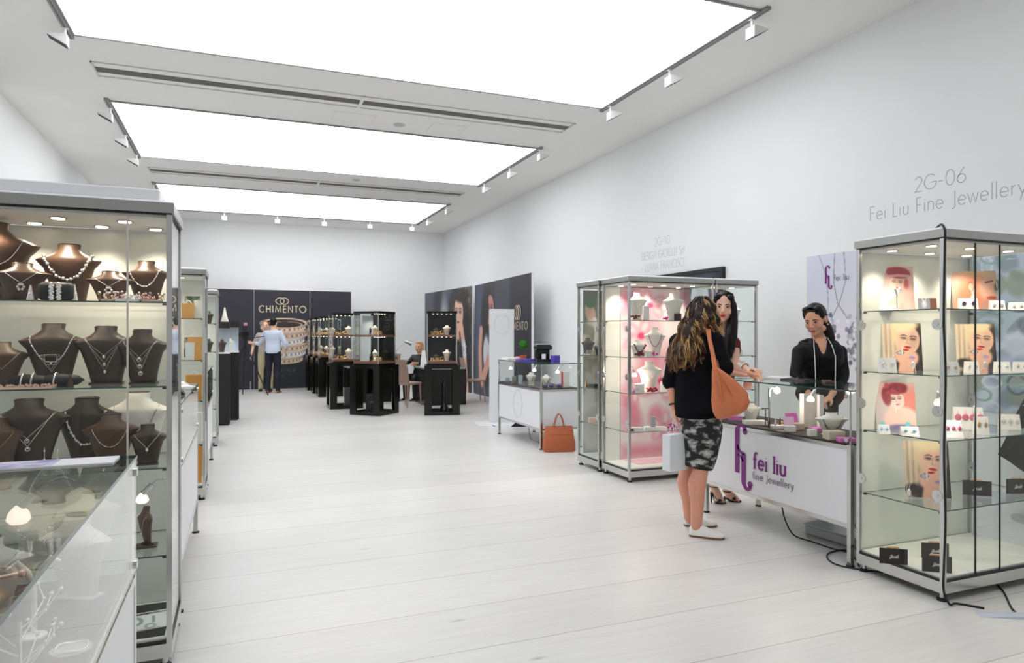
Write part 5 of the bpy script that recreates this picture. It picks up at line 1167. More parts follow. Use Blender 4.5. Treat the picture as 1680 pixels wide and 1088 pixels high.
# ------------------------------------------------------------------ monogram counter goods
cx5, top5 = 3.735, 1.0605
def on5(px, Y): return (XY(px, Y), Y)
def tubs(): pass
t = thing('topiary_plant', 'small round green topiary plant on the monogram counter', 'plant', (3.66, 8.72, top5)); 
MB().lathe([(.03, 0), (.045, .055), (.045, .07), (.038, .07)], n=16).build('pot', mat('terracotta', (190, 90, 60), .7), t, smooth=40); MB().cyl((0, 0, .06), (0, 0, .18), .006).build('stem', DBROWN, t)
m = MB(); rr = random.Random(2)
for k in range(220):
    v = V((rr.gauss(0, 1), rr.gauss(0, 1), rr.gauss(0, 1))).normalized() * rr.uniform(.05, .068); u_ = v.cross(V((rr.random(), rr.random(), .3))).normalized() * .012; w2 = v.normalized().cross(u_)
    p = v + V((0, 0, .22)); m.add([p - u_, p - w2 * .5 + v * .08, p + u_, p + w2 * .5 + v * .08], [(0, 1, 2, 3)])
m.ell((0, 0, .22), .052, 12, 8); m.build('foliage', mat('leaf_green', (60, 150, 40), .6, noise=.4, nscale=60), t)
t = thing('coffee_machine', 'small black coffee machine on the monogram counter', 'coffee machine', (3.80, 8.36, top5), -.2)
MB().bbox(-.10, -.08, 0, .10, .10, .03, .006).bbox(-.10, .03, .03, .10, .10, .16, .006).bbox(-.11, -.08, .155, .11, .10, .215, .01).build('body', mat('machine_black', (20, 20, 26), .15), t)
MB().bbox(-.10, -.07, .216, .10, .09, .235, .008).build('lid', STEEL, t); MB().bbox(-.025, -.06, .031, .025, -.02, .10, .003).build('cup', PAPER, t)
simple('purple_box', 'flat violet box under the topiary and coffee machine', 'box', MB().bbox(-.12, -.05, 0, .12, .05, .03, .002), mat('violet', (110, 90, 200), .4), (3.60, 8.50, top5), .1)
simple('purple_box', 'dark violet cube box right of the coffee machine', 'box', MB().bbox(-.045, -.045, 0, .045, .045, .085, .002), mat('violet_dark', (80, 64, 170), .4), (3.86, 8.10, top5), .1)
simple('brochure_stack', 'white brochure stack at the far end of the monogram counter', 'papers', MB().bbox(-.12, -.10, 0, .12, .10, .03, .002), PAPER, (3.60, 8.98, top5), .1)
simple('tissue_pack', 'pink tissue pack beside the white brochure stack', 'pack', MB().bbox(-.05, -.05, 0, .05, .05, .05, .008), mat('pink_tissue', (236, 180, 190), .7), (3.66, 8.85, top5), .1)
f5 = .7495
VEL = mat('violet_velvet', (96, 84, 130), .8)
for k, (x, y) in enumerate(((3.57, 7.78), (3.66, 7.80), (3.76, 7.77))): simple('velvet_pouch', 'violet velvet ring cushion at the end of the monogram counter, %s' % ('left', 'middle', 'right')[k], 'cushion', MB().ell((0, 0, .025), (.038, .03, .026), 12, 8).bbox(-.03, -.02, 0, .03, .02, .006, .002), VEL, (x, y, f5), .3, 'violet ring cushions', 60)
t = thing('red_edged_stand', 'cream standing panel with a red edge in the monogram counter', 'display box', (3.87, 7.82, f5), 0); MB().bbox(-.045, -.02, 0, .05, .02, .20, .002).build('panel', CREAM, t); MB().box(-.052, -.02, 0, -.046, .02, .20).build('red_edge', mat('red_edge', (215, 50, 60), .4), t)
bust_set(.16, .17, CREAM, 'cream ribbed bust in the middle of the monogram counter', (3.60, 8.30, f5), -.9, 'pearl strands on the cream bust, monogram counter', style='beads', drop=.5, r=.0018, rows=3)
bust_set(.15, .16, CREAM, 'cream bust near the corner of the monogram counter', (3.66, 7.95, f5), -.6, 'brown bead necklace near the monogram counter corner', style='beads', drop=.5, r=.0024, mater=mat('tan_bead', (180, 140, 110), .4))
for k, (y, lab) in enumerate(((8.95, 'small lit lamp in the far end of the monogram counter'), (8.35, 'small lit lamp in the middle of the monogram counter'), (7.85, 'small lit lamp near the corner of the monogram counter'))): arm_lamp(lab, (3.66 + .1 * k, y, 1.02), .4)
for k, (x, y, m_) in enumerate(((3.55, 9.02, GREYB), (3.56, 8.80, STEEL), (3.55, 8.55, GREYB))): wbox('small grey display block in the monogram counter, %s from its far end' % ('first', 'second', 'third')[k], 900, 1, 0, .06, .05, .06 + .03 * k, m_)
for o in [o for o in COL.objects if o.name.startswith('display_box') and 'monogram counter' in o.get('label', '')]:
    k = ('first', 'second', 'third').index(o['label'].split(', ')[1].split()[0]); o.location = ((3.55, 9.02, f5), (3.56, 8.80, f5), (3.55, 8.55, f5))[k]
# orange handbag on the floor
OR = mat('tan_orange_leather', (184, 98, 58), .42, noise=.1, nscale=12)
def handbag(loc, rz, lab, w=.36, h=.27, d=.17):
    t = thing('handbag', lab, 'handbag', loc, rz)
    def ring(z, a, b, n=24):
        return [(a * (abs(cos(A)) ** .35) * (1 if cos(A) > 0 else -1), b * (abs(sin(A)) ** .6) * (1 if sin(A) > 0 else -1), z) for A in [2 * pi * i / n for i in range(n)]]
    MB().loft([ring(0, w * .46, d * .5), ring(.02, w * .5, d * .54), ring(h * .4, w * .49, d * .5), ring(h * .75, w * .44, d * .32), ring(h, w * .42, d * .13)]).build('body', OR, t, smooth=60)
    MB().loft([ring(h * .72, w * .452, d * .36), ring(h * .88, w * .44, d * .24), ring(h + .004, w * .425, d * .15)], cap=False).build('flap', OR, t, smooth=60)
    for s_ in (-1, 1):
        MB().tube([(x, s_ * .03, h * .78 + max(0, .17 * sin(pi * (x + .075) / .15)) ** .8 * .9) for x in np.linspace(-.075, .075, 15)], .006, 7).build('handle', OR, t, smooth=60)
    MB().bbox(-.012, -d * .30, h * .62, .012, -d * .26, h * .74, .002).build('clasp', GOLD, t)
    return t
handbag((XY(917, 7.50), 7.50, 0), -.25, 'orange leather handbag on the floor by the monogram counter', w=.40, h=.30)
# ------------------------------------------------------------------ inside the logo counter
f1 = .7495
def on1(px, py_or_dx, Y=None): pass
def cpt(px, X):       # point at pixel column on plane X
    a, b = ray(px); return (X, X * b / a, f1)
PINKB = mat('pink_box', (232, 120, 200), .4); PALEP = mat('pale_pink_box', (244, 200, 225), .45); BEIGE = mat('beige_box', (214, 204, 180), .5)
def cbox(lab, px, X, w, d, h, m, rz=0, lid=None, z=0):
    q = cpt(px, X); t = thing('jewel_box', lab, 'box', (q[0], q[1], q[2] + z), -YAW + rz, 'jewel boxes in the logo counter')
    MB().bbox(-w / 2, -d / 2, 0, w / 2, d / 2, h, .002).build('box', m, t)
    if lid: M4 = TR((0, d / 2, h), 0, -.35); MB().bbox(-w / 2, 0, 0, w / 2, .01, d, .001).xf(M4).build('lid', lid, t)
    return t
cbox('open white ring box with magenta lining, centre of the logo counter', 1306, 3.66, .09, .07, .045, BEIGE, .2, PINKB)
cbox('open white ring box with pink lid beside the front glass', 1296, 3.54, .07, .06, .04, CARDM, -.2, PALEP)
cbox('large beige box near the right end of the logo counter', 1368, 3.54, .11, .08, .055, BEIGE, .1)
cbox('magenta flat box lid at the right end of the logo counter', 1388, 3.53, .10, .07, .025, PINKB, -.1)
cbox('magenta flat case behind the beige box', 1342, 3.72, .12, .07, .03, PINKB, .5)
cbox('small white ring cube at the front of the logo counter', 1332, 3.52, .05, .045, .045, CARDM, .1)
cbox('low white ring tray left of the ring boxes', 1283, 3.60, .15, .06, .025, CARDM, .1)
cbox('long white padded tray at the left of the logo counter', 1238, 3.58, .16, .09, .03, CREAM, 0)
cbox('magenta box hidden behind the orange bag in the counter', 1206, 3.62, .10, .07, .03, PINKB, 0)
cbox('tall white lit pedestal at the rear of the logo counter', 1328, 3.86, .12, .06, .24, mat('pedestal_white', (250, 240, 228), .5), .1)
cbox('slim white pedestal beside the tall lit one', 1346, 3.84, .03, .04, .24, CARDM, .1)
q = cpt(1392, 3.70); bust_set(.22, .15, CREAM, 'white padded bust at the right end of the logo counter', (q[0] - .02, q[1] + .12, f1), -YAW - .2, 'grey double chain on the white padded bust', style='u', drop=.5, r=.003, mater=STEEL, rows=2)
q = cpt(1232, 3.70); bust_set(.16, .14, CREAM, 'low white bust at the left of the logo counter', q, -YAW - .3, 'fine chain on the low white bust, left of the logo counter', style='v', drop=.4)
for k, (px, X) in enumerate(((1272, 3.54), (1280, 3.60), (1290, 3.72), (1262, 3.56))): q = cpt(px, X); ring_cone('dark slim ring cone in the logo counter, %s' % ('front pair left', 'front pair right', 'behind the ring tray', 'beside the chrome lamp')[k], q, DBROWN if k % 2 else PERSPEX, .075, .012)
for k, px in enumerate((1275, 1283, 1291)):
    q = cpt(px, 3.60); simple('ring', 'ring standing in the low white tray, %s of three' % ('left', 'middle', 'right')[k], 'ring', MB().tube([(.011 * cos(A), 0, .011 + .011 * sin(A)) for A in [2 * pi * i / 14 for i in range(14)]], .002, 5, closed=True).ell((0, 0, .024), .004, 6, 4), GOLD, (q[0], q[1], f1 + .0255), 0, 'rings in the low tray', 60)
q = cpt(1262, 3.62); t = thing('counter_lamp', 'chrome column lamp standing in the logo counter', 'lamp', q, -YAW)
MB().lathe([(.03, 0), (.03, .008), (.008, .014)], n=18).build('base', CHROME, t, smooth=40); MB().cyl((0, 0, .01), (0, 0, .27), .008, n=14).build('column', CHROME, t, smooth=40)
MB().tube([(0, 0, .27), (.02, 0, .285), (.045, 0, .275)], .012, 12).build('lamp_holder', CHROME, t, smooth=60); MB().ell((.055, -.005, .262), (.026, .022, .026), 14, 10).build('lamp_shade', MATS['lamp_shade_glow'], t, smooth=60)
l = bpy.data.lights.new('bulb', 'POINT'); l.energy = 2.2; l.color = (1, .86, .74); l.shadow_soft_size = .03; o = bpy.data.objects.new('bulb', l); COL.objects.link(o); o.parent = t; o.location = (.06, -.04, .24)
tstand('dark t-bar stand beside the chrome column lamp', cpt(1256, 3.58), .13, .05, DBROWN)
arm_lamp('bright small lamp clipped under the counter top before the pedestal', (3.80, XY(1320, 1) and 3.62, 1.045), 0)
simple('card_disc', 'copper round disc hung under the counter top near the leaning hands', 'disc', MB().cyl((0, 0, 0), (0, .004, 0), .035, n=24), mat('copper_disc', (190, 96, 60), .35), (3.62, XY(1250, 1) and 4.18, 1.034), -YAW)
# on top of the logo counter
t1 = 1.0805
simple('paper_stack', 'white papers on the glass top left of the dark-clothed saleswoman', 'papers', MB().obox((0, 0, .002), .21, .15, .004).obox((.01, .01, .0085), .21, .15, .004, Matrix.Rotation(.2, 3, 'Z')), PAPER, (3.88, 4.14, t1), .3)
t = thing('notebook', 'dark notebook with pen on the glass top of the logo counter', 'notebook', (3.84, 3.90, t1), .2); MB().bbox(-.07, -.10, 0, .07, .10, .012, .002).build('cover', BLACKM, t); MB().cyl((-.06, -.03, .0165), (.06, .04, .0165), .0035, n=8).build('pen', STEEL, t)
simple('glasses_case', 'flat dark case by the saleswoman on the glass top', 'case', MB().bbox(-.10, -.03, 0, .10, .03, .014, .004), DBROWN, (3.88, 3.66, t1), .9)
# ------------------------------------------------------------------ cables and floor boxes
def cable(label, pts, r=.0045, n=8):
    # Catmull-Rom
    P_ = [V(p) for p in pts]; P_ = [P_[0]] + P_ + [P_[-1]]; o = []
    for i in range(1, len(P_) - 2):
        for k in range(8):
            t_ = k / 8; a, b, c, d = P_[i - 1:i + 3]; o.append(.5 * ((2 * b) + (c - a) * t_ + (2 * a - 5 * b + 4 * c - d) * t_ ** 2 + (3 * b - a - 3 * c + d) * t_ ** 3))
    o.append(P_[-2]); return simple('power_cable', label, 'cable', MB().tube(o, r, n), RUBBER, (0, 0, 0), 0, 'black cables', 60)
G = lambda px, py: (lambda p: (p.x, p.y, .005))(W(px, py, CH * 1120 / (py - 549)))
cable('black cable running down the near post of the right edge cabinet', [(3.56, 2.62, 2.0), (3.47, 2.52, 2.005), (3.448, 2.485, 1.97), (3.453, 2.488, 1.9), (3.447, 2.49, 1.5), (3.457, 2.487, 1.2), (3.448, 2.489, .8), (3.456, 2.487, .45), (3.447, 2.489, .2), (3.432, 2.48, .08), (3.45, 2.46, .01), G(1570, 992), G(1615, 1000)], .006)
cable('black cable lying from under the right edge cabinet to the trailing lead', [(3.98, 2.56, .006), G(1648, 975), G(1660, 1000), G(1672, 1010)], .005)
cable('black cable looping on the floor left of the right edge cabinet', [(3.52, 3.08, .006), G(1392, 905), G(1362, 908), G(1358, 918), G(1380, 930), (3.56, 2.95, .006), (3.8, 2.8, .006)], .005)
cable('black cable hanging under the logo counter', [(3.50, 3.70, .232), (3.51, 3.68, .14), (3.55, 3.64, .04), G(1332, 890), G(1365, 901), G(1392, 908), (3.62, 3.20, .006)], .005)
cable('thin black cable hanging behind the monogram counter leg', [(3.6, 8.4, .24), (3.6, 8.35, .1), G(872, 722), G(885, 727)], .004)
cable('thin black cable on the floor beside the white standing panel', [G(790, 692), G(800, 695), G(812, 700)], .004)
t = thing('power_strip', 'grey wedge shaped power strip on the floor at the right edge', 'power strip', V(G(1655, 1012)) - V((0, 0, .005)), -.55); MB().loft([[(-.14, -.03, 0), (.25, -.03, 0), (.25, .03, 0), (-.14, .03, 0)], [(-.13, -.012, .012), (.25, -.02, .03), (.25, .02, .03), (-.13, .012, .012)]]).build('body', GREYB, t)
t = thing('storage_box', 'clear plastic storage box on the floor under the logo counter', 'box', (3.90, 3.55, 0), .1); MB().bbox(-.14, -.20, .002, .14, .20, .07, .01).build('body', mat('frosted_plastic', (176, 182, 180), .3), t); MB().bbox(-.15, -.21, .07, .15, .21, .08, .004).build('lid', mat('lid_plastic', (200, 204, 202), .3), t)
# black cloth-covered chair back seen through the right cabinet
t = thing('draped_coat', 'black coat hanging at the photo right edge behind the glass cabinet', 'coat', WZ(1684, 0, 5.15), -YAW)
c0 = WZ(1684, 0, 5.15); m = MB()
def Q(px, py): p = W(px, py, 5.15) - c0; M = Matrix.Rotation(YAW, 3, 'Z'); return M @ p
poly = [Q(1690, 650), Q(1668, 690), Q(1656, 722), Q(1643, 748), Q(1662, 760), Q(1684, 776), Q(1710, 790), Q(1740, 780), Q(1750, 700), Q(1735, 650)]
rings = []
for yy, s_ in ((-.04, .93), (-.05, .98), (0, 1), (.05, .97)):
    cc = sum(poly, V((0, 0, 0))) / len(poly); rings.append([cc + (p - cc) * s_ + V((0, yy, 0)) for p in poly])
m.loft(rings).build('coat', mat('black_wool', (10, 9, 11), .9, noise=.3, nscale=20, spec=.1), t, smooth=50)
pc = Q(1715, 700); f = MB(); top = pc.z + .25
f.tube([(pc.x, .02, .0), (pc.x, .02, top)], .015, 8).tube([(pc.x - .15, .02, top - .1), (pc.x, .02, top), (pc.x + .15, .02, top - .1)], .012, 8).lathe([(.2, 0), (.2, .02), (.02, .03)], (pc.x, .02, 0), 20).build('coat_stand', CHROME, t, smooth=50)
# ------------------------------------------------------------------ people
def clerp(T, f):
    if f <= T[0][0]: return T[0][1:]
    for a, b in zip(T[:-1], T[1:]):
        if f <= b[0]:
            q = (f - a[0]) / (b[0] - a[0]); q = q * q * (3 - 2 * q); return tuple(x + (y - x) * q for x, y in zip(a[1:], b[1:]))
    return T[-1][1:]
TF = [(-.22, .10, .085, 0), (-.10, .155, .105, -.01), (.02, .172, .118, -.01), (.2, .155, .10, 0), (.38, .122, .088, .005), (.55, .135, .10, .01), (.72, .15, .118, .022), (.84, .16, .10, .01), (.93, .135, .07, 0), (1.0, .07, .058, 0)]
TM = [(-.22, .11, .09, 0), (-.10, .155, .11, 0), (.02, .165, .118, 0), (.2, .16, .11, 0), (.38, .155, .105, .005), (.55, .165, .11, .01), (.72, .18, .12, .01), (.86, .19, .105, 0), (.94, .15, .08, 0), (1.0, .075, .065, 0)]
def spine(j, f):
    p, c, n = j['pelvis'], j['chest'], j['neck']     # f: 0, .62, 1
    if f < .62: a = p.lerp(c, f / .62)
    else: a = c.lerp(n, (f - .62) / .38)
    return a
def rvec(j, f):
    r = j['Rp'].lerp(j['Rc'], max(0, min(1, f / .8))); r.z = 0; return r.normalized()
def torso(mb, j, T, infl=0.0, f0=-.22, f1=1.0, flare=0.0, n=24, N=16, sx=1.0):
    rings = []
    for k in range(N + 1):
        f = f0 + (f1 - f0) * k / N; hw, hd, fo = clerp(T, f); hw *= sx
        e = infl + flare * max(0, (.45 - f)); c = spine(j, f); r = rvec(j, f); fw = UP.cross(r)
        c = c + fw * fo
        rings.append([c + r * cos(2 * pi * i / n) * (hw + e) + fw * (hd + e) * sin(2 * pi * i / n) for i in range(n)])
    mb.loft(rings)
def limb(mb, P_, Rr, n=12, sub=5):
    P_ = [V(p) for p in P_]; Q_ = [P_[0]] + P_ + [P_[-1]]; o = []; rr = []
    for i in range(1, len(Q_) - 2):
        for k in range(sub):
            t_ = k / sub; a, b, c, d = Q_[i - 1:i + 3]; o.append(.5 * ((2 * b) + (c - a) * t_ + (2 * a - 5 * b + 4 * c - d) * t_ ** 2 + (3 * b - a - 3 * c + d) * t_ ** 3)); rr.append(Rr[i - 1] + (Rr[i] - Rr[i - 1]) * t_)
    o.append(P_[-1]); rr.append(Rr[-1]); mb.tube(o, rr, n); mb.ell(P_[0], Rr[0] * .98, 12, 8); mb.ell(P_[-1], Rr[-1] * .98, 12, 8)
def arm(mb, sh, el, wr, k=1.0, infl=0.0, upto=1.0):
    m1 = sh.lerp(el, .45); m2 = el.lerp(wr, .3)
    if upto <= .5:
        e = sh.lerp(el, upto * 2); limb(mb, [sh, sh.lerp(e, .5), e], [.047 * k + infl, .043 * k + infl, .040 * k + infl])
    elif upto < 1: limb(mb, [sh, m1, el, el.lerp(wr, (upto - .5) * 2)], [.047 * k + infl, .042 * k + infl, .037 * k + infl, .034 * k + infl])
    else: limb(mb, [sh, m1, el, m2, wr], [.047 * k + infl, .041 * k + infl, .034 * k + infl, .036 * k + infl, .023 * k + infl])
def leg(mb, hip, kn, an, bk, k=1.0, infl=0.0, lo=1.0, cal=1.0):
    """bk = backward vector for the calf bulge"""
    c = kn.lerp(an, .28) + bk * .018; th = hip.lerp(kn, .45)
    pts = [hip, th, kn, c, kn.lerp(an, .65) + bk * .004, an]; rr = [.088, .078, .056, .058 * cal, .042 * cal, .034 * cal]
    rr = [r * k + infl for r in rr]
    if lo < 1: pts = pts[:4]; rr = rr[:4]
    limb(mb, pts, rr)
def frame3(d, n_):
    d = d.normalized(); n_ = (n_ - d * n_.dot(d)).normalized(); s_ = d.cross(n_); return d, n_, s_
def hand(mb, wr, d, n_, thumb=1, curl=.5, k=1.0, spread=.1):
    """d toward fingers, n_ palm facing; thumb=+1/-1 picks the side"""
    d, n_, s_ = frame3(d, n_); s_ = s_ * thumb
    M3 = Matrix((s_, n_, d)).transposed()
    mb.ell(wr + d * .048 * k, (.040 * k, .016 * k, .054 * k), 14, 10, M3); mb.ell(wr + d * .01 * k, (.027 * k, .02 * k, .03 * k), 12, 8, M3)
    for off, L, sp in ((.029, .070, .12), (.0105, .079, .03), (-.009, .073, -.05), (-.027, .058, -.14)):
        p = wr + (d * .088 + s_ * off) * k; dd = (d + s_ * sp * spread * 4).normalized(); pts = [p - dd * .015 * k]; a = 0
        pts.append(p)
        for sg, cu in ((.45, .6), (.31, .9), (.24, .7)):
            a += curl * cu; v = dd * cos(a) + n_ * sin(a); p = p + v * L * sg * k; pts.append(p)
        limb(mb, pts, [.0095 * k, .0095 * k, .0088 * k, .0082 * k, .0068 * k], 8, 3)
    p = wr + (d * .028 + s_ * .026 + n_ * .006) * k; v1 = (d * .75 + s_ * .6 + n_ * .35).normalized(); v2 = (d * .9 + s_ * .15 + n_ * (.3 + curl * .5)).normalized()
    limb(mb, [p, p + v1 * .036 * k, p + v1 * .036 * k + v2 * .032 * k], [.013 * k, .0115 * k, .0088 * k], 8, 3)
def hframe(F, U):
    F = F.normalized(); U = (U - F * U.dot(F)).normalized(); Rt = F.cross(U); return Matrix((Rt, F, U)).transposed()
def head(mb, C, M, k=1.0, fem=True):
    E = lambda c, r: mb.ell(C + M @ (V(c) * k), tuple(x * k for x in r), 18, 12, M)
    E((0, -.012, .032), (.074, .094, .090)); E((0, .022, .0), (.064, .068, .078)); E((0, .026, -.045), (.055, .058, .052)); E((0, .034, -.078), (.040 if fem else .046, .042, .030)); E((0, .064, -.095), (.019, .017, .015))
    for s_ in (-1, 1):
        E((s_ * .037, .053, -.028), (.028, .027, .030)); E((s_ * .028, .073, .022), (.025, .014, .009)); E((s_ * .076, -.008, -.008), (.009, .018, .031)); E((s_ * .010, .096, -.033), (.009, .009, .007))
        E((s_ * .05, .01, -.07), (.018, .03, .024))
    mb.tube([C + M @ V(p) * k for p in ((0, .082, .016), (0, .093, -.005), (0, .104, -.028), (0, .092, -.038))], [.008 * k, .009 * k, .011 * k, .008 * k], 10)
    E((0, .083, -.061), (.022, .011, .010))
SKIN = mat('skin_light', (240, 192, 168), .5, noise=.05, nscale=30); SKIN2 = mat('skin_warm', (226, 168, 138), .5, noise=.05, nscale=30); SKIN3 = mat('skin_rosy', (228, 160, 134), .5, noise=.05, nscale=30)
EYEW = mat('eye_white', (238, 234, 230), .3); IRIS = mat('iris_dark', (40, 28, 24), .2); BROW = mat('brow_dark', (48, 34, 28), .8)
def face_parts(par, loc, C, M, k, lipc, open_=1.0, lidc=None):
    e, i_, b, l = MB(), MB(), MB(), MB()
    for s_ in (-1, 1):
        e.ell(C + M @ V((s_ * .031, .0775, .002)) * k, (.0160 * k, .0100 * k, .0075 * k * open_), 14, 9, M)
        i_.ell(C + M @ V((s_ * .031, .0850, .002 - (1 - open_) * .003)) * k, (.0068 * k, .0035 * k, .0068 * k * open_), 12, 8, M)
        b.tube([C + M @ V(p) * k for p in ((s_ * .014, .0865, .021), (s_ * .032, .0865, .027), (s_ * .050, .0755, .021))], [.0034 * k, .0042 * k, .0020 * k], 6)
        i_.tube([C + M @ V(p) * k for p in ((s_ * .017, .083, .003), (s_ * .031, .0880, .009 * open_ + .001), (s_ * .046, .078, .004))], [.0020 * k, .0032 * k, .0022 * k], 6)
    l.ell(C + M @ V((0, .0915, -.058)) * k, (.023 * k, .0070 * k, .0054 * k), 14, 8, M); l.ell(C + M @ V((0, .0905, -.0665)) * k, (.018 * k, .0075 * k, .0064 * k), 14, 8, M)
    for nm, m, mt in (('eyes', e, EYEW), ('irises', i_, IRIS), ('eyebrows', b, BROW), ('lips', l, lipc)):
        m.v = [tuple(V(p) - loc) for p in m.v]; m.build(nm, mt, par, smooth=60)
def vox(o, size, it=4, fac=.5):
    r = o.modifiers.new('remesh', 'REMESH'); r.mode = 'VOXEL'; r.voxel_size = size; r.use_smooth_shade = True
    s_ = o.modifiers.new('smooth', 'SMOOTH'); s_.factor = fac; s_.iterations = it
def soft(mb, name, m, par, loc, size=.006, it=4):
    mb.v = [tuple(V(p) - loc) for p in mb.v]; o = mb.build(name, m, par); vox(o, size, it)
    if par is None: o.location = loc
    return o
def plain(mb, name, m, par, loc, sm=60):
    mb.v = [tuple(V(p) - loc) for p in mb.v]; return mb.build(name, m, par, smooth=sm)
def shoe(up, so, heel, toe, w=.047, h=.075, st=.014):
    """low shoe from heel to toe point on the ground"""
    d = toe - heel; L = d.length; d.normalize(); s_ = d.cross(UP); n = 18; rings = []; rs = []
    for f, ww, hh in ((0, .45, .62), (.04, .62, .85), (.14, .74, 1.0), (.28, .76, .98), (.42, .82, .90), (.58, .94, .66), (.75, 1.0, .44), (.88, .86, .36), (.96, .55, .27), (1, .28, .18)):
        c = heel + d * L * f; rings.append([c + s_ * w * ww * cos(A) + UP * (st + max(0, sin(A)) * h * hh) for A in [2 * pi * i / n for i in range(n)]])
        rs.append([c + s_ * (w * ww + .004) * x + UP * z for x, z in ((-1, 0.001), (1, 0.001), (1, st), (-1, st))])
    up.loft(rings); so.loft(rs)
# ---------------- customer with curly hair and orange bag
def customer():
    base = WZ(1147, 0, 4.88); j = {}
    a = R_(35); j['Rp'] = (SR * cos(R_(62)) - SF * sin(R_(62))); j['Rc'] = SR * cos(a) - SF * sin(a)
    j['pelvis'] = W(1151, 672, 4.87); j['chest'] = W(1143, 600, 4.86); j['neck'] = W(1146, 543, 4.84)
    b = MB(); torso(b, j, TF, -.022)
    hipR, hipL = W(1157, 690, 4.84), W(1146, 690, 4.93)
    kR, kL = W(1150, 768, 4.81), W(1129, 768, 4.97)
    aR, aL = W(1142, 862, 4.80), W(1131, 850, 5.03); bkv = -SR
    leg(b, hipR, kR, aR, bkv, .95, cal=1.18); leg(b, hipL, kL, aL, bkv, .95, cal=1.18)
    hR, tR = W(1131, 879, 4.82), W(1189, 886, 4.74); hR.z = tR.z = 0; hL, tL = W(1123, 861, 5.07), W(1176, 864, 5.06); hL.z = tL.z = 0
    for an, h_, t_ in ((aR, hR, tR), (aL, hL, tL)): limb(b, [an, h_.lerp(t_, .22) + UP * .045, h_.lerp(t_, .75) + UP * .03], [.037, .029, .016])
    shR, elR, wrR = W(1172, 560, 4.76), W(1188, 603, 4.68), W(1221, 613, 4.93)
    shL, elL, wrL = W(1113, 561, 4.97), W(1101, 626, 4.93), W(1105, 668, 4.88)
    arm(b, shR, elR, wrR, 1.0); arm(b, shL, elL, wrL, 1.0)
    hand(b, wrR, (W(1240, 612, 5.02) - wrR), V((0, 0, -1)), -1, .35); hand(b, wrL, V((0.02, 0, -1)) + SR * .15, SR, -1, 1.0)
    C = W(1150, 517, 4.90); F = (SF * .80 + SR * .60 + UP * -.05); M = hframe(F, UP); limb(b, [j['neck'] - UP * .04, j['neck'].lerp(C, .5), C - UP * .04], [.058, .050, .052]); head(b, C, M, .97)
    body = soft(b, 'person', SKIN3, None, base, .0055); tag(body, 'woman with long curly hair and printed skirt, seen from behind at the counter', 'person')
    face_parts(body, base, C, M, .97, mat('lip_rose', (190, 90, 84), .4))
    k = MB()     # skirt
    rings = []
    for px, py, t_, hw, hd in ((1147, 655, 4.87, .125, .115), (1150, 675, 4.87, .135, .135), (1151, 700, 4.87, .145, .150), (1150, 725, 4.87, .135, .145), (1147, 748, 4.88, .120, .138), (1144, 764, 4.88, .108, .132), (1144, 766, 4.88, .100, .124)):
        c = W(px, py, t_); rings.append([c + SR * hw * cos(A) - SF * hd * sin(A) + UP * (-.018 * cos(A) if py > 740 else 0) for A in [2 * pi * i / 36 for i in range(36)]])
    k.loft(rings); sk = bpy.data.materials.new('printed_skirt'); sk.use_nodes = True; nt = sk.node_tree; pb = nt.nodes['Principled BSDF']; N = nt.nodes.new
    tc = N('ShaderNodeTexCoord'); mp = N('ShaderNodeMapping'); mp.inputs['Scale'].default_value = (14, 14, 26); nz = N('ShaderNodeTexNoise'); nz.inputs['Scale'].default_value = 1; nz.inputs['Detail'].default_value = 7; nz.inputs['Distortion'].default_value = .3
    cr = N('ShaderNodeValToRGB'); cr.color_ramp.elements[0].position = .50; cr.color_ramp.elements[0].color = (.008, .008, .010, 1); cr.color_ramp.elements[1].position = .66; cr.color_ramp.elements[1].color = (.52, .53, .50, 1)
    nt.links.new(tc.outputs['Object'], mp.inputs[0]); nt.links.new(mp.outputs[0], nz.inputs['Vector']); nt.links.new(nz.outputs['Fac'], cr.inputs[0]); nt.links.new(cr.outputs[0], pb.inputs['Base Color']); pb.inputs['Roughness'].default_value = .7
    plain(k, 'skirt', sk, body, base)
    JM = mat('jacket_black', (13, 13, 18), .85, noise=.25, nscale=30, bump=.3, spec=.15)
    t = MB(); torso(t, j, TF, .026, .0, .985, flare=.03, sx=1.04)
    c0 = W(1144, 684, 4.86); c1 = W(1143, 655, 4.86)
    t.loft([[c + SR * hw * cos(A) - SF * hd * sin(A) for A in [2 * pi * i / 24 for i in range(24)]] for c, hw, hd in ((W(1144, 685, 4.86), .145, .13), (W(1144, 681, 4.86), .165, .15), (c1, .158, .142), (W(1142, 625, 4.86), .146, .128), (W(1142, 600, 4.86), .12, .10))])
    for s_, e_, w2 in ((shR, elR, wrR), (shL, elL, wrL)): arm(t, s_, e_, w2, 1.0, .020, .52); t.ell(s_, (.072, .068, .062)); t.ell(e_, .066)
    for e_ in (elR, elL):
        for q in range(7): A = q * .9; t.ell(e_ + V((.035 * cos(A), .035 * sin(A), .012 * sin(2.3 * q))), .030, 10, 6)
    soft(t, 'jacket', JM, body, base, .007, 5)
    u, so = MB(), MB(); shoe(u, so, hR, tR); plain(u, 'shoe', mat('white_leather', (240, 238, 232), .45), body, base); plain(so, 'shoe_sole', mat('brown_sole', (120, 82, 58), .6), body, base)
    u, so = MB(), MB(); shoe(u, so, hL, tL); plain(u, 'shoe', MATS['white_leather'], body, base); plain(so, 'shoe_sole', MATS['brown_sole'], body, base)
    d_ = (elL - wrL).normalized(); wc = wrL + d_ * .02; o1 = d_.orthogonal().normalized(); o2 = d_.cross(o1)
    plain(MB().tube([wc + (o1 * cos(A) + o2 * sin(A)) * .029 for A in [2 * pi * i / 16 for i in range(16)]], .006, 6, closed=True), 'watch', BLACKM, body, base)
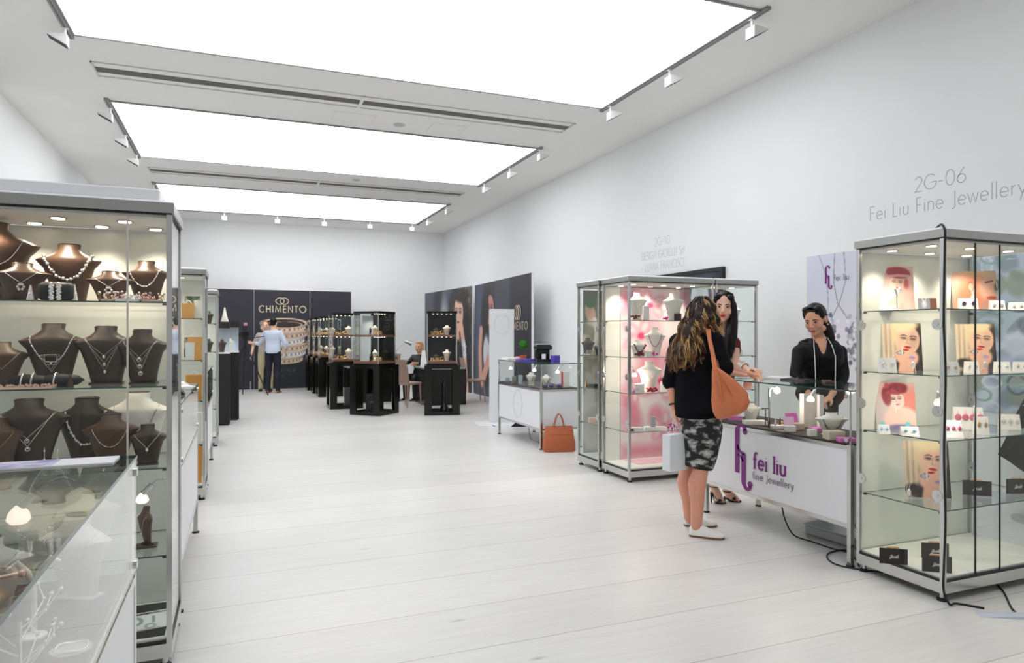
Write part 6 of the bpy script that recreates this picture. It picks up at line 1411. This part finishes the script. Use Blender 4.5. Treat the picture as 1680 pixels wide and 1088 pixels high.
    # curly hair
    H1 = mat('hair_brown_dark', (44, 29, 21), .5); H2 = mat('hair_brown_mid', (112, 78, 46), .45); H3 = mat('hair_golden', (196, 158, 104), .42)
    m = MB(); m.ell(C + UP * .03, (.088, .10, .10), 18, 12); m.ell(C - SF * .06 + UP * -.03, (.10, .075, .12), 16, 10)
    m.ell(W(1140, 550, 4.81), (.105, .055, .11), 16, 10, Matrix.Rotation(-YAW, 3, 'Z')); m.ell(W(1131, 578, 4.79), (.105, .045, .09), 16, 10, Matrix.Rotation(-YAW, 3, 'Z'))
    soft(m, 'hair', H1, body, base, .008, 3)
    rn = random.Random(11); m = MB()
    for i in range(190):
        a_ = rn.uniform(-1, 1); dep = sqrt(max(0, 1 - a_ * a_)); out = rn.uniform(.84, 1.08)
        P0 = C + SR * a_ * .03 + UP * .128 - SF * rn.uniform(-.03, .06)
        P1 = C + (SR * a_ * .098 - SF * dep * .105) * out + UP * rn.uniform(.0, .06)
        P2 = C + SR * (a_ * .145 - .030) * out - SF * (dep * .12 + .02) * out - UP * rn.uniform(.10, .15)
        el_ = -.085 + a_ * .19
        zb = -.40 + .12 * (el_ + .24) / .4 + rn.uniform(-.02, .11)
        P3 = C + SR * el_ * out - SF * (dep * .11 + .055) * out + UP * zb
        if a_ > .55 and rn.random() < .5: P3 = C + SR * (.11 + rn.uniform(-.02, .03)) - SF * .06 + UP * rn.uniform(-.24, -.12)
        Q_ = [P0, P0, P1, P2, P3, P3]; ph = rn.uniform(0, 6.28); fr = rn.uniform(15, 26); am = rn.uniform(.012, .024); NN = 44
        light = rn.random() < (.12 + .55 * max(0, a_ - .25)); hf = int(NN * rn.uniform(.42, .70))
        for w_k in range(5):
            jt = V((rn.uniform(-1, 1), rn.uniform(-1, 1), rn.uniform(-1, 1))) * .006; dph = w_k * .16; pts = []
            for s_ in range(NN + 1):
                g = s_ / NN * 3; i0 = min(2, int(g)); tt = g - i0; a, b2, c, d = Q_[i0], Q_[i0 + 1], Q_[i0 + 2], Q_[i0 + 3]
                p = .5 * ((2 * b2) + (c - a) * tt + (2 * a - 5 * b2 + 4 * c - d) * tt ** 2 + (3 * b2 - a - 3 * c + d) * tt ** 3)
                f = s_ / NN; w_2 = am * min(1, max(0, (f - .10) * 2.4)); q_ = ph + dph + fr * f
                pts.append(p + jt + SR * w_2 * cos(q_) + SF * w_2 * sin(q_) + UP * w_2 * .5 * sin(q_ * .7))
            r0 = rn.uniform(.0022, .0038)
            m.mi = 2 if light else 0; m.tube(pts[:hf + 1], r0, 5)
            m.mi = 2 if (light or rn.random() < .10) else (1 if rn.random() < .80 else 0); m.tube(pts[hf:], [r0 * (1 - .6 * q / (NN - hf)) for q in range(NN - hf + 1)], 5)
    plain(m, 'hair_curls', [H1, H2, H3], body, base)
    # shoulder bag
    BM = mat('orange_leather', (212, 122, 78), .4, noise=.12, nscale=14); bl = WZ(1196, 0, 4.50); bl.z = W(1196, 683, 4.50).z
    bag = thing('shoulder_bag', 'slouchy orange leather bag hanging from the curly-haired woman shoulder', 'handbag', bl)
    def rg(px, py, hw, hd, tlt=0): c = W(px, py, 4.50) - bl; return [c + SR * hw * cos(A) + SF * hd * sin(A) + UP * tlt * cos(A) for A in [2 * pi * i / 26 for i in range(26)]]
    MB().loft([rg(1199, 683, .07, .03, .02), rg(1200, 679, .10, .055, .03), rg(1200, 668, .122, .075, .035), rg(1197, 652, .120, .072, .03), rg(1190, 632, .088, .055, .015), rg(1181, 614, .052, .038, 0), rg(1174, 604, .022, .022, 0)]).build('body', BM, bag, smooth=60)
    q = MB(); fold = [(1175, 606), (1180, 625), (1183, 645), (1186, 662)]; q.tube([W(x, y, 4.44) - bl for x, y in fold], [.004, .007, .007, .003], 6); q.tube([W(x, y, 4.432) - bl for x, y in ((1177, 606), (1190, 625), (1200, 645), (1206, 660))], [.004, .006, .006, .003], 6); q.build('seam', BM, bag, smooth=60)
    top = shR + UP * .062
    for dx, tt in ((0, 4.64), (4, 4.66)):
        MB().tube([p - bl for p in (W(1172 + dx, 606, 4.50), W(1168 + dx * .6, 580, 4.60), W(1163 + dx * .5, 556, 4.655), W(1160 + dx, 541, 4.70), top + SR * (.005 * dx / 4 - .045) , W(1164 + dx, 548, 4.86), W(1170 + dx, 575, 4.80), W(1176 + dx, 606, 4.55))], [(.003, .010)] * 8, 8, flat=tuple(SF)).build('strap', BM, bag, smooth=60)
    pbl = WZ(1108, 0, 4.84); pbl.z = W(1108, 771, 4.84).z
    pb_ = thing('carrier_bag', 'white paper carrier bag hanging from the curly-haired woman left hand', 'bag', pbl, -YAW + .5)
    w1, d1, h1 = .085, .04, .255
    MB().loft([[(-w1, -d1, 0), (w1, -d1, 0), (w1, d1, 0), (-w1, d1, 0)], [(-w1, -d1, h1), (w1, -d1, h1), (w1, d1, h1), (-w1, d1, h1)]]).build('body', mat('carrier_white', (226, 230, 234), .5), pb_)
    hp = (Matrix.Rotation(YAW - .5, 3, 'Z') @ (wrL - UP * .085 - pbl))
    for s_ in (-1, 1): MB().tube([(-.04, s_ * d1, h1 - .01), (hp.x * .6 - .015, hp.y * .6, hp.z * .9), (hp.x, hp.y, hp.z), (hp.x * .6 + .015, hp.y * .6, hp.z * .9), (.04, s_ * d1, h1 - .01)], .002, 5).build('handle', PAPER, pb_)
customer()
# ---------------- woman in dark red dress leaning on the counter
def redwoman():
    base = WZ(1180, 0, 5.72); j = {}
    Fd = (-SF * .85 + SR * .5).normalized(); j['Rp'] = j['Rc'] = Fd.cross(UP)
    j['pelvis'] = W(1176, 645, 5.70); j['pelvis'].z = .97; j['chest'] = W(1181, 590, 5.62); j['chest'].z = 1.23; j['neck'] = W(1185, 545, 5.54)
    b = MB(); torso(b, j, TF, -.022)
    C = W(1187, 505, 5.46); F = (-SF * .93 - SR * .30 + UP * -.02); M = hframe(F, UP + SR * .06); limb(b, [j['neck'] - UP * .03, j['neck'].lerp(C, .5), C - UP * .05], [.055, .047, .05]); head(b, C, M, 1.03)
    hips = [W(1172, 670, 5.62), W(1184, 670, 5.80)]
    kn = [W(1170, 742, 5.66), W(1186, 740, 5.86)]; an = [W(1171, 798, 5.74), W(1193, 806, 5.82)]
    for h_, k_, a_ in zip(hips, kn, an): leg(b, h_, k_, a_, SF, 1)
    toes = [W(1183, 824, 5.74), W(1208, 822, 5.80)]
    for a_, t_ in zip(an, toes): t_.z = .018; limb(b, [a_, a_.lerp(t_, .5) - UP * .008, t_], [.034, .036, .028])
    for t_, a_ in zip(toes, an):
        dv = (t_ - a_); dv.z = 0; dv.normalize(); s_ = dv.cross(UP)
        for q in (-2, -1, 0, 1, 2): b.ell(t_ + dv * (.026 - abs(q) * .004) + s_ * q * .012 - UP * .004, .009, 8, 6)
    shL, elL, wrL = W(1204, 563, 5.46), W(1207, 594, 5.40), W(1229, 608, 5.24); shR, elR, wrR = W(1163, 563, 5.62), W(1170, 607, 5.40), W(1222, 614, 5.14)
    arm(b, shL, elL, wrL, .95); arm(b, shR, elR, wrR, .95)
    hand(b, wrL, W(1244, 606, 5.14) - wrL, V((0, 0, -1)) - SR * .2, -1, .8, .95); hand(b, wrR, W(1242, 617, 5.10) - wrR, V((0, 0, -1)), 1, .5, .95)
    body = soft(b, 'person', SKIN, None, base, .0052); tag(body, 'woman with long straight black hair and dark red dress leaning on the counter end', 'person')
    face_parts(body, base, C, M, 1.03, mat('lip_red', (205, 26, 34), .35))
    t = MB(); torso(t, j, TF, .013, -.22, .93); rings = []
    for f, hw, hd in ((.05, .185, .13), (-.25, .19, .14), (-.6, .17, .14), (-.95, .165, .14)):
        c = j['pelvis'] + UP * f * .48; r = j['Rp']; fw = UP.cross(r); rings.append([c + r * hw * cos(A) + fw * hd * sin(A) for A in [2 * pi * i / 24 for i in range(24)]])
    t.loft(rings)
    for s_, e_, w2 in ((shL, elL, wrL), (shR, elR, wrR)): arm(t, s_, e_, w2, .95, .010, .10)
    soft(t, 'dress', mat('dress_dark_red', (112, 22, 24), .7, noise=.35, nscale=120), body, base, .007)
    HB = mat('hair_black', (14, 9, 9), .38, spec=.3); m = MB(); Mh = M
    m.ell(C + M @ V((0, -.020, .048)), (.083, .094, .088), 18, 12, M)
    for s_ in (-1, 1): m.ell(C + M @ V((s_ * .068, .006, .0)), (.024, .050, .085), 14, 10, M); m.ell(C + M @ V((s_ * .050, .046, .082)), (.030, .030, .026), 12, 8, M); m.ell(C + M @ V((s_ * .066, .034, .045)), (.018, .026, .042), 12, 8, M)
    limb(m, [C + M @ V((0, -.075, 0)), C + M @ V((0, -.085, -.12)), C + M @ V((0.0, -.08, -.26))], [.075, .075, .05])
    limb(m, [C + M @ V((-.070, -.0, .03)), C + M @ V((-.076, .015, -.10)), C + M @ V((-.070, .045, -.22)), C + M @ V((-.066, .060, -.33)), C + M @ V((-.062, .06, -.40))], [.030, .042, .050, .040, .012])
    limb(m, [C + M @ V((.074, -.01, .02)), C + M @ V((.084, -.01, -.10)), C + M @ V((.10, -.01, -.24))], [.026, .032, .02])
    soft(m, 'hair', HB, body, base, .005, 3); m = MB(); rn = random.Random(5)
    for i in range(170):
        a_ = rn.uniform(-2.9, -.25) if i % 3 else rn.uniform(2.3, 3.2); x, y = .086 * cos(a_), .10 * sin(a_) - .015
        lx = x * 1.1; side = lx < -.03
        pts = [V((x * .15, -.01, .137)), V((x * .75, y * .75, .115)), V((x * 1.04, y * 1.02 + (.03 if abs(x) > .07 else 0), .03)), V((lx * (1.15), y * .95 + (.02 if side else 0), -.10)), V((lx * 1.05, y * .8 + (.05 if side else -.01), -.24)), V((lx * .8 - (.01 if side else 0), y * .7 + (.07 if side else -.01), -.34 - rn.random() * .06))]
        m.tube([C + M @ p for p in pts], [.003, .003, .003, .003, .0028, .0012], 5)
    plain(m, 'hair_strands', HB, body, base)
    m = MB()
    ncl = j['neck']; fwv = UP.cross(j['Rc'])
    for q in range(46):
        u = -1 + 2 * q / 45; z = .01 - (1 - abs(u) ** 1.6) * .27; c = ncl + j['Rc'] * u * .055 * (1 + .25 * (1 - abs(u))) + UP * z + fwv * (.055 + .098 * (1 - abs(u) ** 2.0)); m.ell(c, .0055, 7, 5)
    plain(m, 'bead_necklace', mat('pearl', (226, 220, 206), .3), body, base)
    d_ = (wrL - elL).normalized(); o1 = d_.orthogonal().normalized(); o2 = d_.cross(o1); m = MB()
    for q in (.45, .55, .65): m.tube([elL.lerp(wrL, q) + (o1 * cos(A) + o2 * sin(A)) * .036 for A in [2 * pi * i / 16 for i in range(16)]], .006, 6, closed=True)
    plain(m, 'bracelet', PERSPEX, body, base)
    for t_, a_ in zip(toes, an):
        m = MB(); dv = (t_ - a_); dv.z = 0; dv.normalize(); s_ = dv.cross(UP); hl = V((a_.x, a_.y, 0)) - dv * .02
        m.loft([[p + s_ * w2 * x + UP * z for x, z in ((-1, -.006), (1, -.006), (1, .004), (-1, .004))] for p, w2 in ((V((t_.x, t_.y, .008)) + dv * .04, .02), (V((t_.x, t_.y, .008)), .036), (V((t_.x, t_.y, .008)) - dv * .05, .028), (hl + UP * (a_.z - .05), .022))])
        m.cyl(hl + UP * .001, hl + UP * (a_.z - .05), .005, .012, 10); tc_ = V((t_.x, t_.y, .022)) - dv * .02
        m.tube([tc_ + s_ * .038 * cos(A) + UP * .03 * sin(A) for A in [pi * i / 8 for i in range(9)]], [(.004, .014)] * 9, 8, flat=(0, 0, 1)); ac = a_ + UP * .0
        m.tube([ac + (dv * cos(A) + s_ * sin(A)) * .036 for A in [2 * pi * i / 14 for i in range(14)]], .004, 6, closed=True)
        plain(m, 'sandal', BLACK, body, base)
redwoman()
# ---------------- saleswoman behind the counter
def blackwoman():
    base = WZ(1345, 0, 5.58); j = {}
    Fd = (-SF * .98 - SR * .12).normalized(); j['Rp'] = j['Rc'] = Fd.cross(UP)
    j['pelvis'] = WZ(1346, .92, 5.62); j['chest'] = WZ(1346, 1.18, 5.56); j['neck'] = W(1343, 556, 5.52)
    b = MB(); torso(b, j, TF, -.022)
    C = W(1338, 525, 5.46); F = (-SF * .66 - SR * .66 - UP * .30); M = hframe(F, UP - SR * .12); limb(b, [j['neck'] - UP * .03, j['neck'].lerp(C, .5) + SF * .01, C - UP * .04 + SF * .02], [.055, .045, .048]); head(b, C, M, 1.03)
    hips = [WZ(1336, .90, 5.6), WZ(1354, .90, 5.6)]; kn = [WZ(1336, .47, 5.6), WZ(1356, .47, 5.6)]; an = [WZ(1335, .08, 5.64), WZ(1357, .08, 5.64)]
    for h_, k_, a_ in zip(hips, kn, an): leg(b, h_, k_, a_, SF, 1); limb(b, [a_, a_ - SF * .06 - UP * .04, a_ - SF * .15 - UP * .052], [.034, .032, .026])
    sR, eR, wR = W(1311, 577, 5.55), W(1306, 618, 5.46), W(1330, 650, 5.30); sL, eL, wL = W(1378, 577, 5.58), W(1383, 618, 5.50), W(1362, 652, 5.30)
    arm(b, sR, eR, wR, .95); arm(b, sL, eL, wL, .95); hand(b, wR, W(1347, 658, 5.26) - wR, V((0, 0, -1)), -1, .4, .95); hand(b, wL, W(1345, 662, 5.24) - wL, V((0, 0, -1)), 1, .4, .95)
    body = soft(b, 'person', SKIN2, None, base, .0052); tag(body, 'woman in black blouse with tied-back hair looking down behind the counter', 'person')
    face_parts(body, base, C, M, 1.03, mat('lip_soft', (196, 96, 84), .4), .55)
    t = MB(); torso(t, j, TF, .024, -.22, .945)
    for s_, e_, w2 in ((sR, eR, wR), (sL, eL, wL)): arm(t, s_, e_, w2, .95, .012, .82); t.ell(s_ - UP * .012, (.054, .054, .045))
    r_ = j['Rc']; fw = UP.cross(r_)
    for s_ in (-1, 1): limb(t, [j['neck'] + r_ * s_ * .125 - UP * .045, j['neck'] + r_ * s_ * .075 - UP * .02, j['neck'] + r_ * s_ * .052 - UP * .03 + fw * .045, j['neck'] + r_ * s_ * .02 - UP * .14 + fw * .115], [.035, .028, .020, .018])
    BL = mat('blouse_black', (10, 9, 11), .6, bump=.3, nscale=12, spec=.25); soft(t, 'blouse', BL, body, base, .007, 5)
    m = MB(); m.add([j['neck'] + fw * .128 - UP * .155 + r_ * .0, j['neck'] + fw * .098 - UP * .03 + r_ * .04, j['neck'] + fw * .098 - UP * .03 - r_ * .04], [(0, 1, 2)])
    m = MB(); limb(m, [j['neck'] + fw * .055 - UP * .03, j['neck'] + fw * .085 - UP * .08, j['neck'] + fw * .105 - UP * .125], [.050, .036, .018]); soft(m, 'neckline', SKIN2, body, base, .006)
    t = MB()
    for h_, k_, a_ in zip(hips, kn, an): leg(t, h_, k_, a_, SF, 1.0, .016)
    soft(t, 'trousers', BLACKM, body, base, .009); u = MB(); so = MB()
    for a_ in an: h_ = V((a_.x, a_.y, 0)) + SF * .05; shoe(u, so, h_, h_ - SF * .24, h=.06)
    plain(u, 'shoes', BLACK, body, base); so = None
    M = M * 1.055
    HB = mat('hair_dark_brown', (20, 13, 12), .4, spec=.3); m = MB()
    m.ell(C + M @ V((0, -.020, .042)), (.079, .094, .087), 18, 12, M); m.ell(C + M @ V((0, -.055, -.01)), (.066, .055, .065), 14, 10, M)
    for s_ in (-1, 1): m.ell(C + M @ V((s_ * .042, .020, .090)), (.034, .034, .026), 12, 8, M); m.ell(C + M @ V((s_ * .064, .012, .050)), (.016, .030, .042), 12, 8, M)
    limb(m, [C + M @ V((-.01, -.085, -.03)), C + M @ V((-.035, -.085, -.10)), C + M @ V((-.06, -.06, -.17)), C + M @ V((-.07, -.03, -.21))], [.044, .042, .032, .012]); soft(m, 'hair', HB, body, base, .0045, 4)
    m = MB(); rn = random.Random(3)
    for i in range(130):
        a_ = rn.uniform(-1, 1); pts = [V((a_ * .012, .060, .112)), V((a_ * .060, .040 - abs(a_) * .005, .112 - abs(a_) * .03)), V((a_ * .082, .0, .085 - abs(a_) * .045)), V((a_ * .080, -.055, .045 - abs(a_) * .03)), V((a_ * .045, -.10, -.0)), V((.012 + a_ * .02, -.115, -.045))]; m.tube([C + M @ p for p in pts], .0026, 5)
    plain(m, 'hair_strands', HB, body, base)
    m = MB()
    for s_ in (-1, 1): m.tube([j['neck'] + r_ * s_ * .052 + fw * .05 + UP * .01, j['neck'] + r_ * s_ * .068 + fw * .105 - UP * .05, j['neck'] + r_ * s_ * .078 + fw * .158 - UP * .14, j['neck'] + r_ * s_ * .075 + fw * .165 - UP * .26, j['neck'] + r_ * s_ * .072 + fw * .16 - UP * .42], .0035, 6)
    plain(m, 'long_chain', mat('chain_silver', (225, 225, 228), .3), body, base)
    m = MB()
    for s_ in (-1, 1): m.ell(C + M @ V((s_ * .083, -.005, -.045)) * .98, .006, 8, 6)
    plain(m, 'earrings', PERSPEX, body, base)
blackwoman()
# ---------------- distant figures
def figure(base, yaw, H, lab, top, bottom, shoem, hairm, skin, arms, T=TM, sit=False, hair='short', vs=.011, longsl=.62, headf=None, shirt_len=-.12):
    """arms: {'L': (elbow, wrist), 'R': ...} as local offsets (right, forward, up) in metres from the base"""
    Fd = V((-sin(yaw), cos(yaw), 0)); Rt = Fd.cross(UP); g = lambda p: base + Rt * p[0] + Fd * p[1] + UP * p[2]; j = {'Rp': Rt, 'Rc': Rt}; s = H / 1.75
    hz = .47 if sit else .93 * s; j['pelvis'] = g((0, 0, hz + .05)); j['chest'] = g((0, .02, hz + .32 * s)); j['neck'] = g((0, .02, hz + .55 * s)); C = g((0, .05, hz + .70 * s))
    b = MB(); torso(b, j, T, -.015); M = hframe(headf or Fd, UP); limb(b, [j['neck'] - UP * .04, C - UP * .03], [.058, .055]); head(b, C, M, 1.0, False)
    tr = MB(); sh = MB(); so = MB(); ja = MB(); torso(ja, j, T, .02, shirt_len, .97)
    for sd, k in (('L', -1), ('R', 1)):
        hip = g((k * .09, 0, hz)); 
        if sit: kn = g((k * .12, .42, hz + .02)); an = g((k * .12, .40, .09))
        else: kn = g((k * .11, .02, .50 * s)); an = g((k * .12, -.01, .09))
        leg(b, hip, kn, an, -Fd, 1.0); leg(tr, hip, kn, an, -Fd, 1.05, .012); limb(tr, [kn, an - UP * .02], [.066, .055])
        h_ = V((an.x, an.y, 0)) - Fd * .06; shoe(sh, so, h_, h_ + Fd * .27, h=.065)
        S_ = g((k * .175, .01, hz + .475 * s)); el, wr = arms[sd]; el = g(el); wr = g(wr); arm(b, S_, el, wr, 1.0); arm(ja, S_, el, wr, 1.0, .010, longsl); ja.ell(S_, .055)
        hand(b, wr, wr - el, -Rt * k, 1, .5)
    torso(tr, j, T, .014, -.22, .12)
    body = soft(b, 'person', skin, None, base, vs * .7, 3); tag(body, lab, 'person'); face_parts(body, base, C, M, 1.0, mat('lip_soft', (196, 96, 84), .4))
    soft(ja, 'shirt' if top is not BLACKM else 'jacket', top, body, base, vs, 4); soft(tr, 'trousers', bottom, body, base, vs, 4); plain(sh, 'shoes', shoem, body, base)
    m = MB(); m.ell(C + M @ V((0, -.025, .045)), (.082, .095, .088), 16, 10, M); m.ell(C + M @ V((0, -.06, -.01)), (.072, .05, .06), 14, 8, M)
    if hair == 'bob':
        for q in range(26): A = -pi * q / 25 - .0; m.ell(C + M @ V((.075 * cos(A), .075 * sin(A) - .01, -.03 + .05 * sin(q * 1.7))), (.026, .026, .045), 8, 6, M)
        m.ell(C + M @ V((0, .03, .10)), (.06, .05, .03), 12, 8, M)
    soft(m, 'hair', hairm, body, base, vs * .7, 2); return body
b1 = W(448, 645, 16.6); b1.z = 0
ya = YAW * -1
figure(b1, -YAW + .05, 1.83, 'man in pale blue shirt and navy trousers seen from behind', mat('shirt_pale_blue', (206, 216, 234), .7, bump=.3, nscale=14), mat('navy_cloth', (26, 28, 44), .8), mat('tan_shoe', (150, 90, 50), .5), mat('hair_black', (20, 14, 14), .32), SKIN,
       {'L': ((-.33, .05, 1.16)), 'R': (.29, 0, 1.17)} and {'L': ((-.36, .12, 1.20), (-.58, .22, 1.22)), 'R': ((.30, 0, 1.20), (.27, .10, .98))}, longsl=.70)
b2 = W(436, 641, 17.2); b2.z = 0
figure(b2, -YAW + pi + .25, 1.76, 'person in khaki trousers mostly hidden behind the man in blue', mat('shirt_grey', (190, 180, 170), .7), mat('khaki_cloth', (196, 186, 150), .8), BLACK, mat('hair_brown', (126, 88, 52), .42), SKIN,
       {'L': ((.3, .05, 1.15), (.34, .05, .90)), 'R': ((.30, .0, 1.15), (.36, .12, .92))} and {'L': ((-.28, .0, 1.15), (-.2, .2, 1.0)), 'R': ((.29, .0, 1.15), (.33, .12, .92))}, longsl=.5)
b3 = V((XY(690, 14.72), 14.72, 0))
figure(b3, pi / 2 + .75, 1.68, 'blonde person in black jacket seated behind the desk', BLACKM, BLACKM, BLACK, mat('hair_blond', (196, 158, 104), .4), SKIN2,
       {'L': ((-.22, .12, .80), (-.15, .36, .80)), 'R': ((.24, .12, .80), (.14, .36, .82))}, sit=True, hair='bob', T=TF, longsl=.9)
chair(b3.x + .03, b3.y + .02, pi / 2 + .75, 'taupe chair under the blonde seated person')
b4 = V((XY(636, 17.2), 17.2, 0))
figure(b4, pi / 2 + .2, 1.75, 'seated person in dark trousers hidden behind the cornerwise black showcase', mat('shirt_grey', (190, 180, 170), .7), mat('navy_cloth', (26, 28, 44), .8), mat('tan_shoe', (150, 90, 50), .5), mat('hair_brown', (126, 88, 52), .42), SKIN,
       {'L': ((-.24, .1, .80), (-.14, .3, .74)), 'R': ((.24, .1, .80), (.14, .3, .74))}, sit=True, longsl=.9)
chair(b4.x + .03, b4.y, pi / 2 + .2, 'taupe chair under the person in dark trousers')
# camera on tripod
tb = V((XY(402, 16.9), 16.9, 0)); t = thing('camera_tripod', 'black tripod left of the man in blue', 'tripod', tb); zt = 1.22
for k, (dx, dy) in enumerate(((-.42, -.1), (.50, -.12), (-.05, .42))): MB().tube([(0, 0, zt), (dx, dy, .01)], [.018, .012], 8).build('leg', BLACKM, t)
MB().cyl((0, 0, zt - .12), (0, 0, zt + .12), .02).box(-.05, -.05, zt + .06, .05, .05, zt + .14).build('head', BLACKM, t); MB().tube([(.03, 0, zt + .1), (.42, -.05, zt + .16)], .008, 8).build('pan_handle', BLACKM, t)
t = thing('video_camera', 'black video camera with a pinkish top viewfinder on the tripod', 'camera', tb + V((0, 0, zt + .1405)))
MB().bbox(-.07, -.14, 0, .07, .14, .15, .01).bbox(-.05, -.05, .15, .05, .05, .26, .01).build('body', BLACKM, t); MB().cyl((0, -.14, .08), (0, -.24, .08), .045).build('lens', BLACK, t, smooth=40); MB().bbox(-.03, -.03, .26, .05, .03, .33, .008).build('viewfinder', mat('pink_plastic', (190, 140, 150), .5), t)
MB().bbox(-.14, -.06, .02, -.071, .06, .12, .006).bbox(.071, -.05, .03, .11, .05, .11, .006).build('side_grip', BLACKM, t)

# small lamps clipped to the front posts of the two big right-hand cabinets
for lab, lc, rz in (('small lit chrome lamp on the front post of the right edge cabinet, third shelf', (3.488, 2.535, 1.12), pi + .7), ('small lit chrome lamp on the front post of the pink cabinet, third shelf', (3.498, 5.685, 1.10), pi + .6)):
    g = arm_lamp(lab, lc, rz); l = bpy.data.lights.new('bulb', 'POINT'); l.energy = 2.6; l.color = (1, .84, .72); l.shadow_soft_size = .03
    o = bpy.data.objects.new('bulb', l); COL.objects.link(o); o.parent = g.parent; o.location = (-.15, 0, -.10)
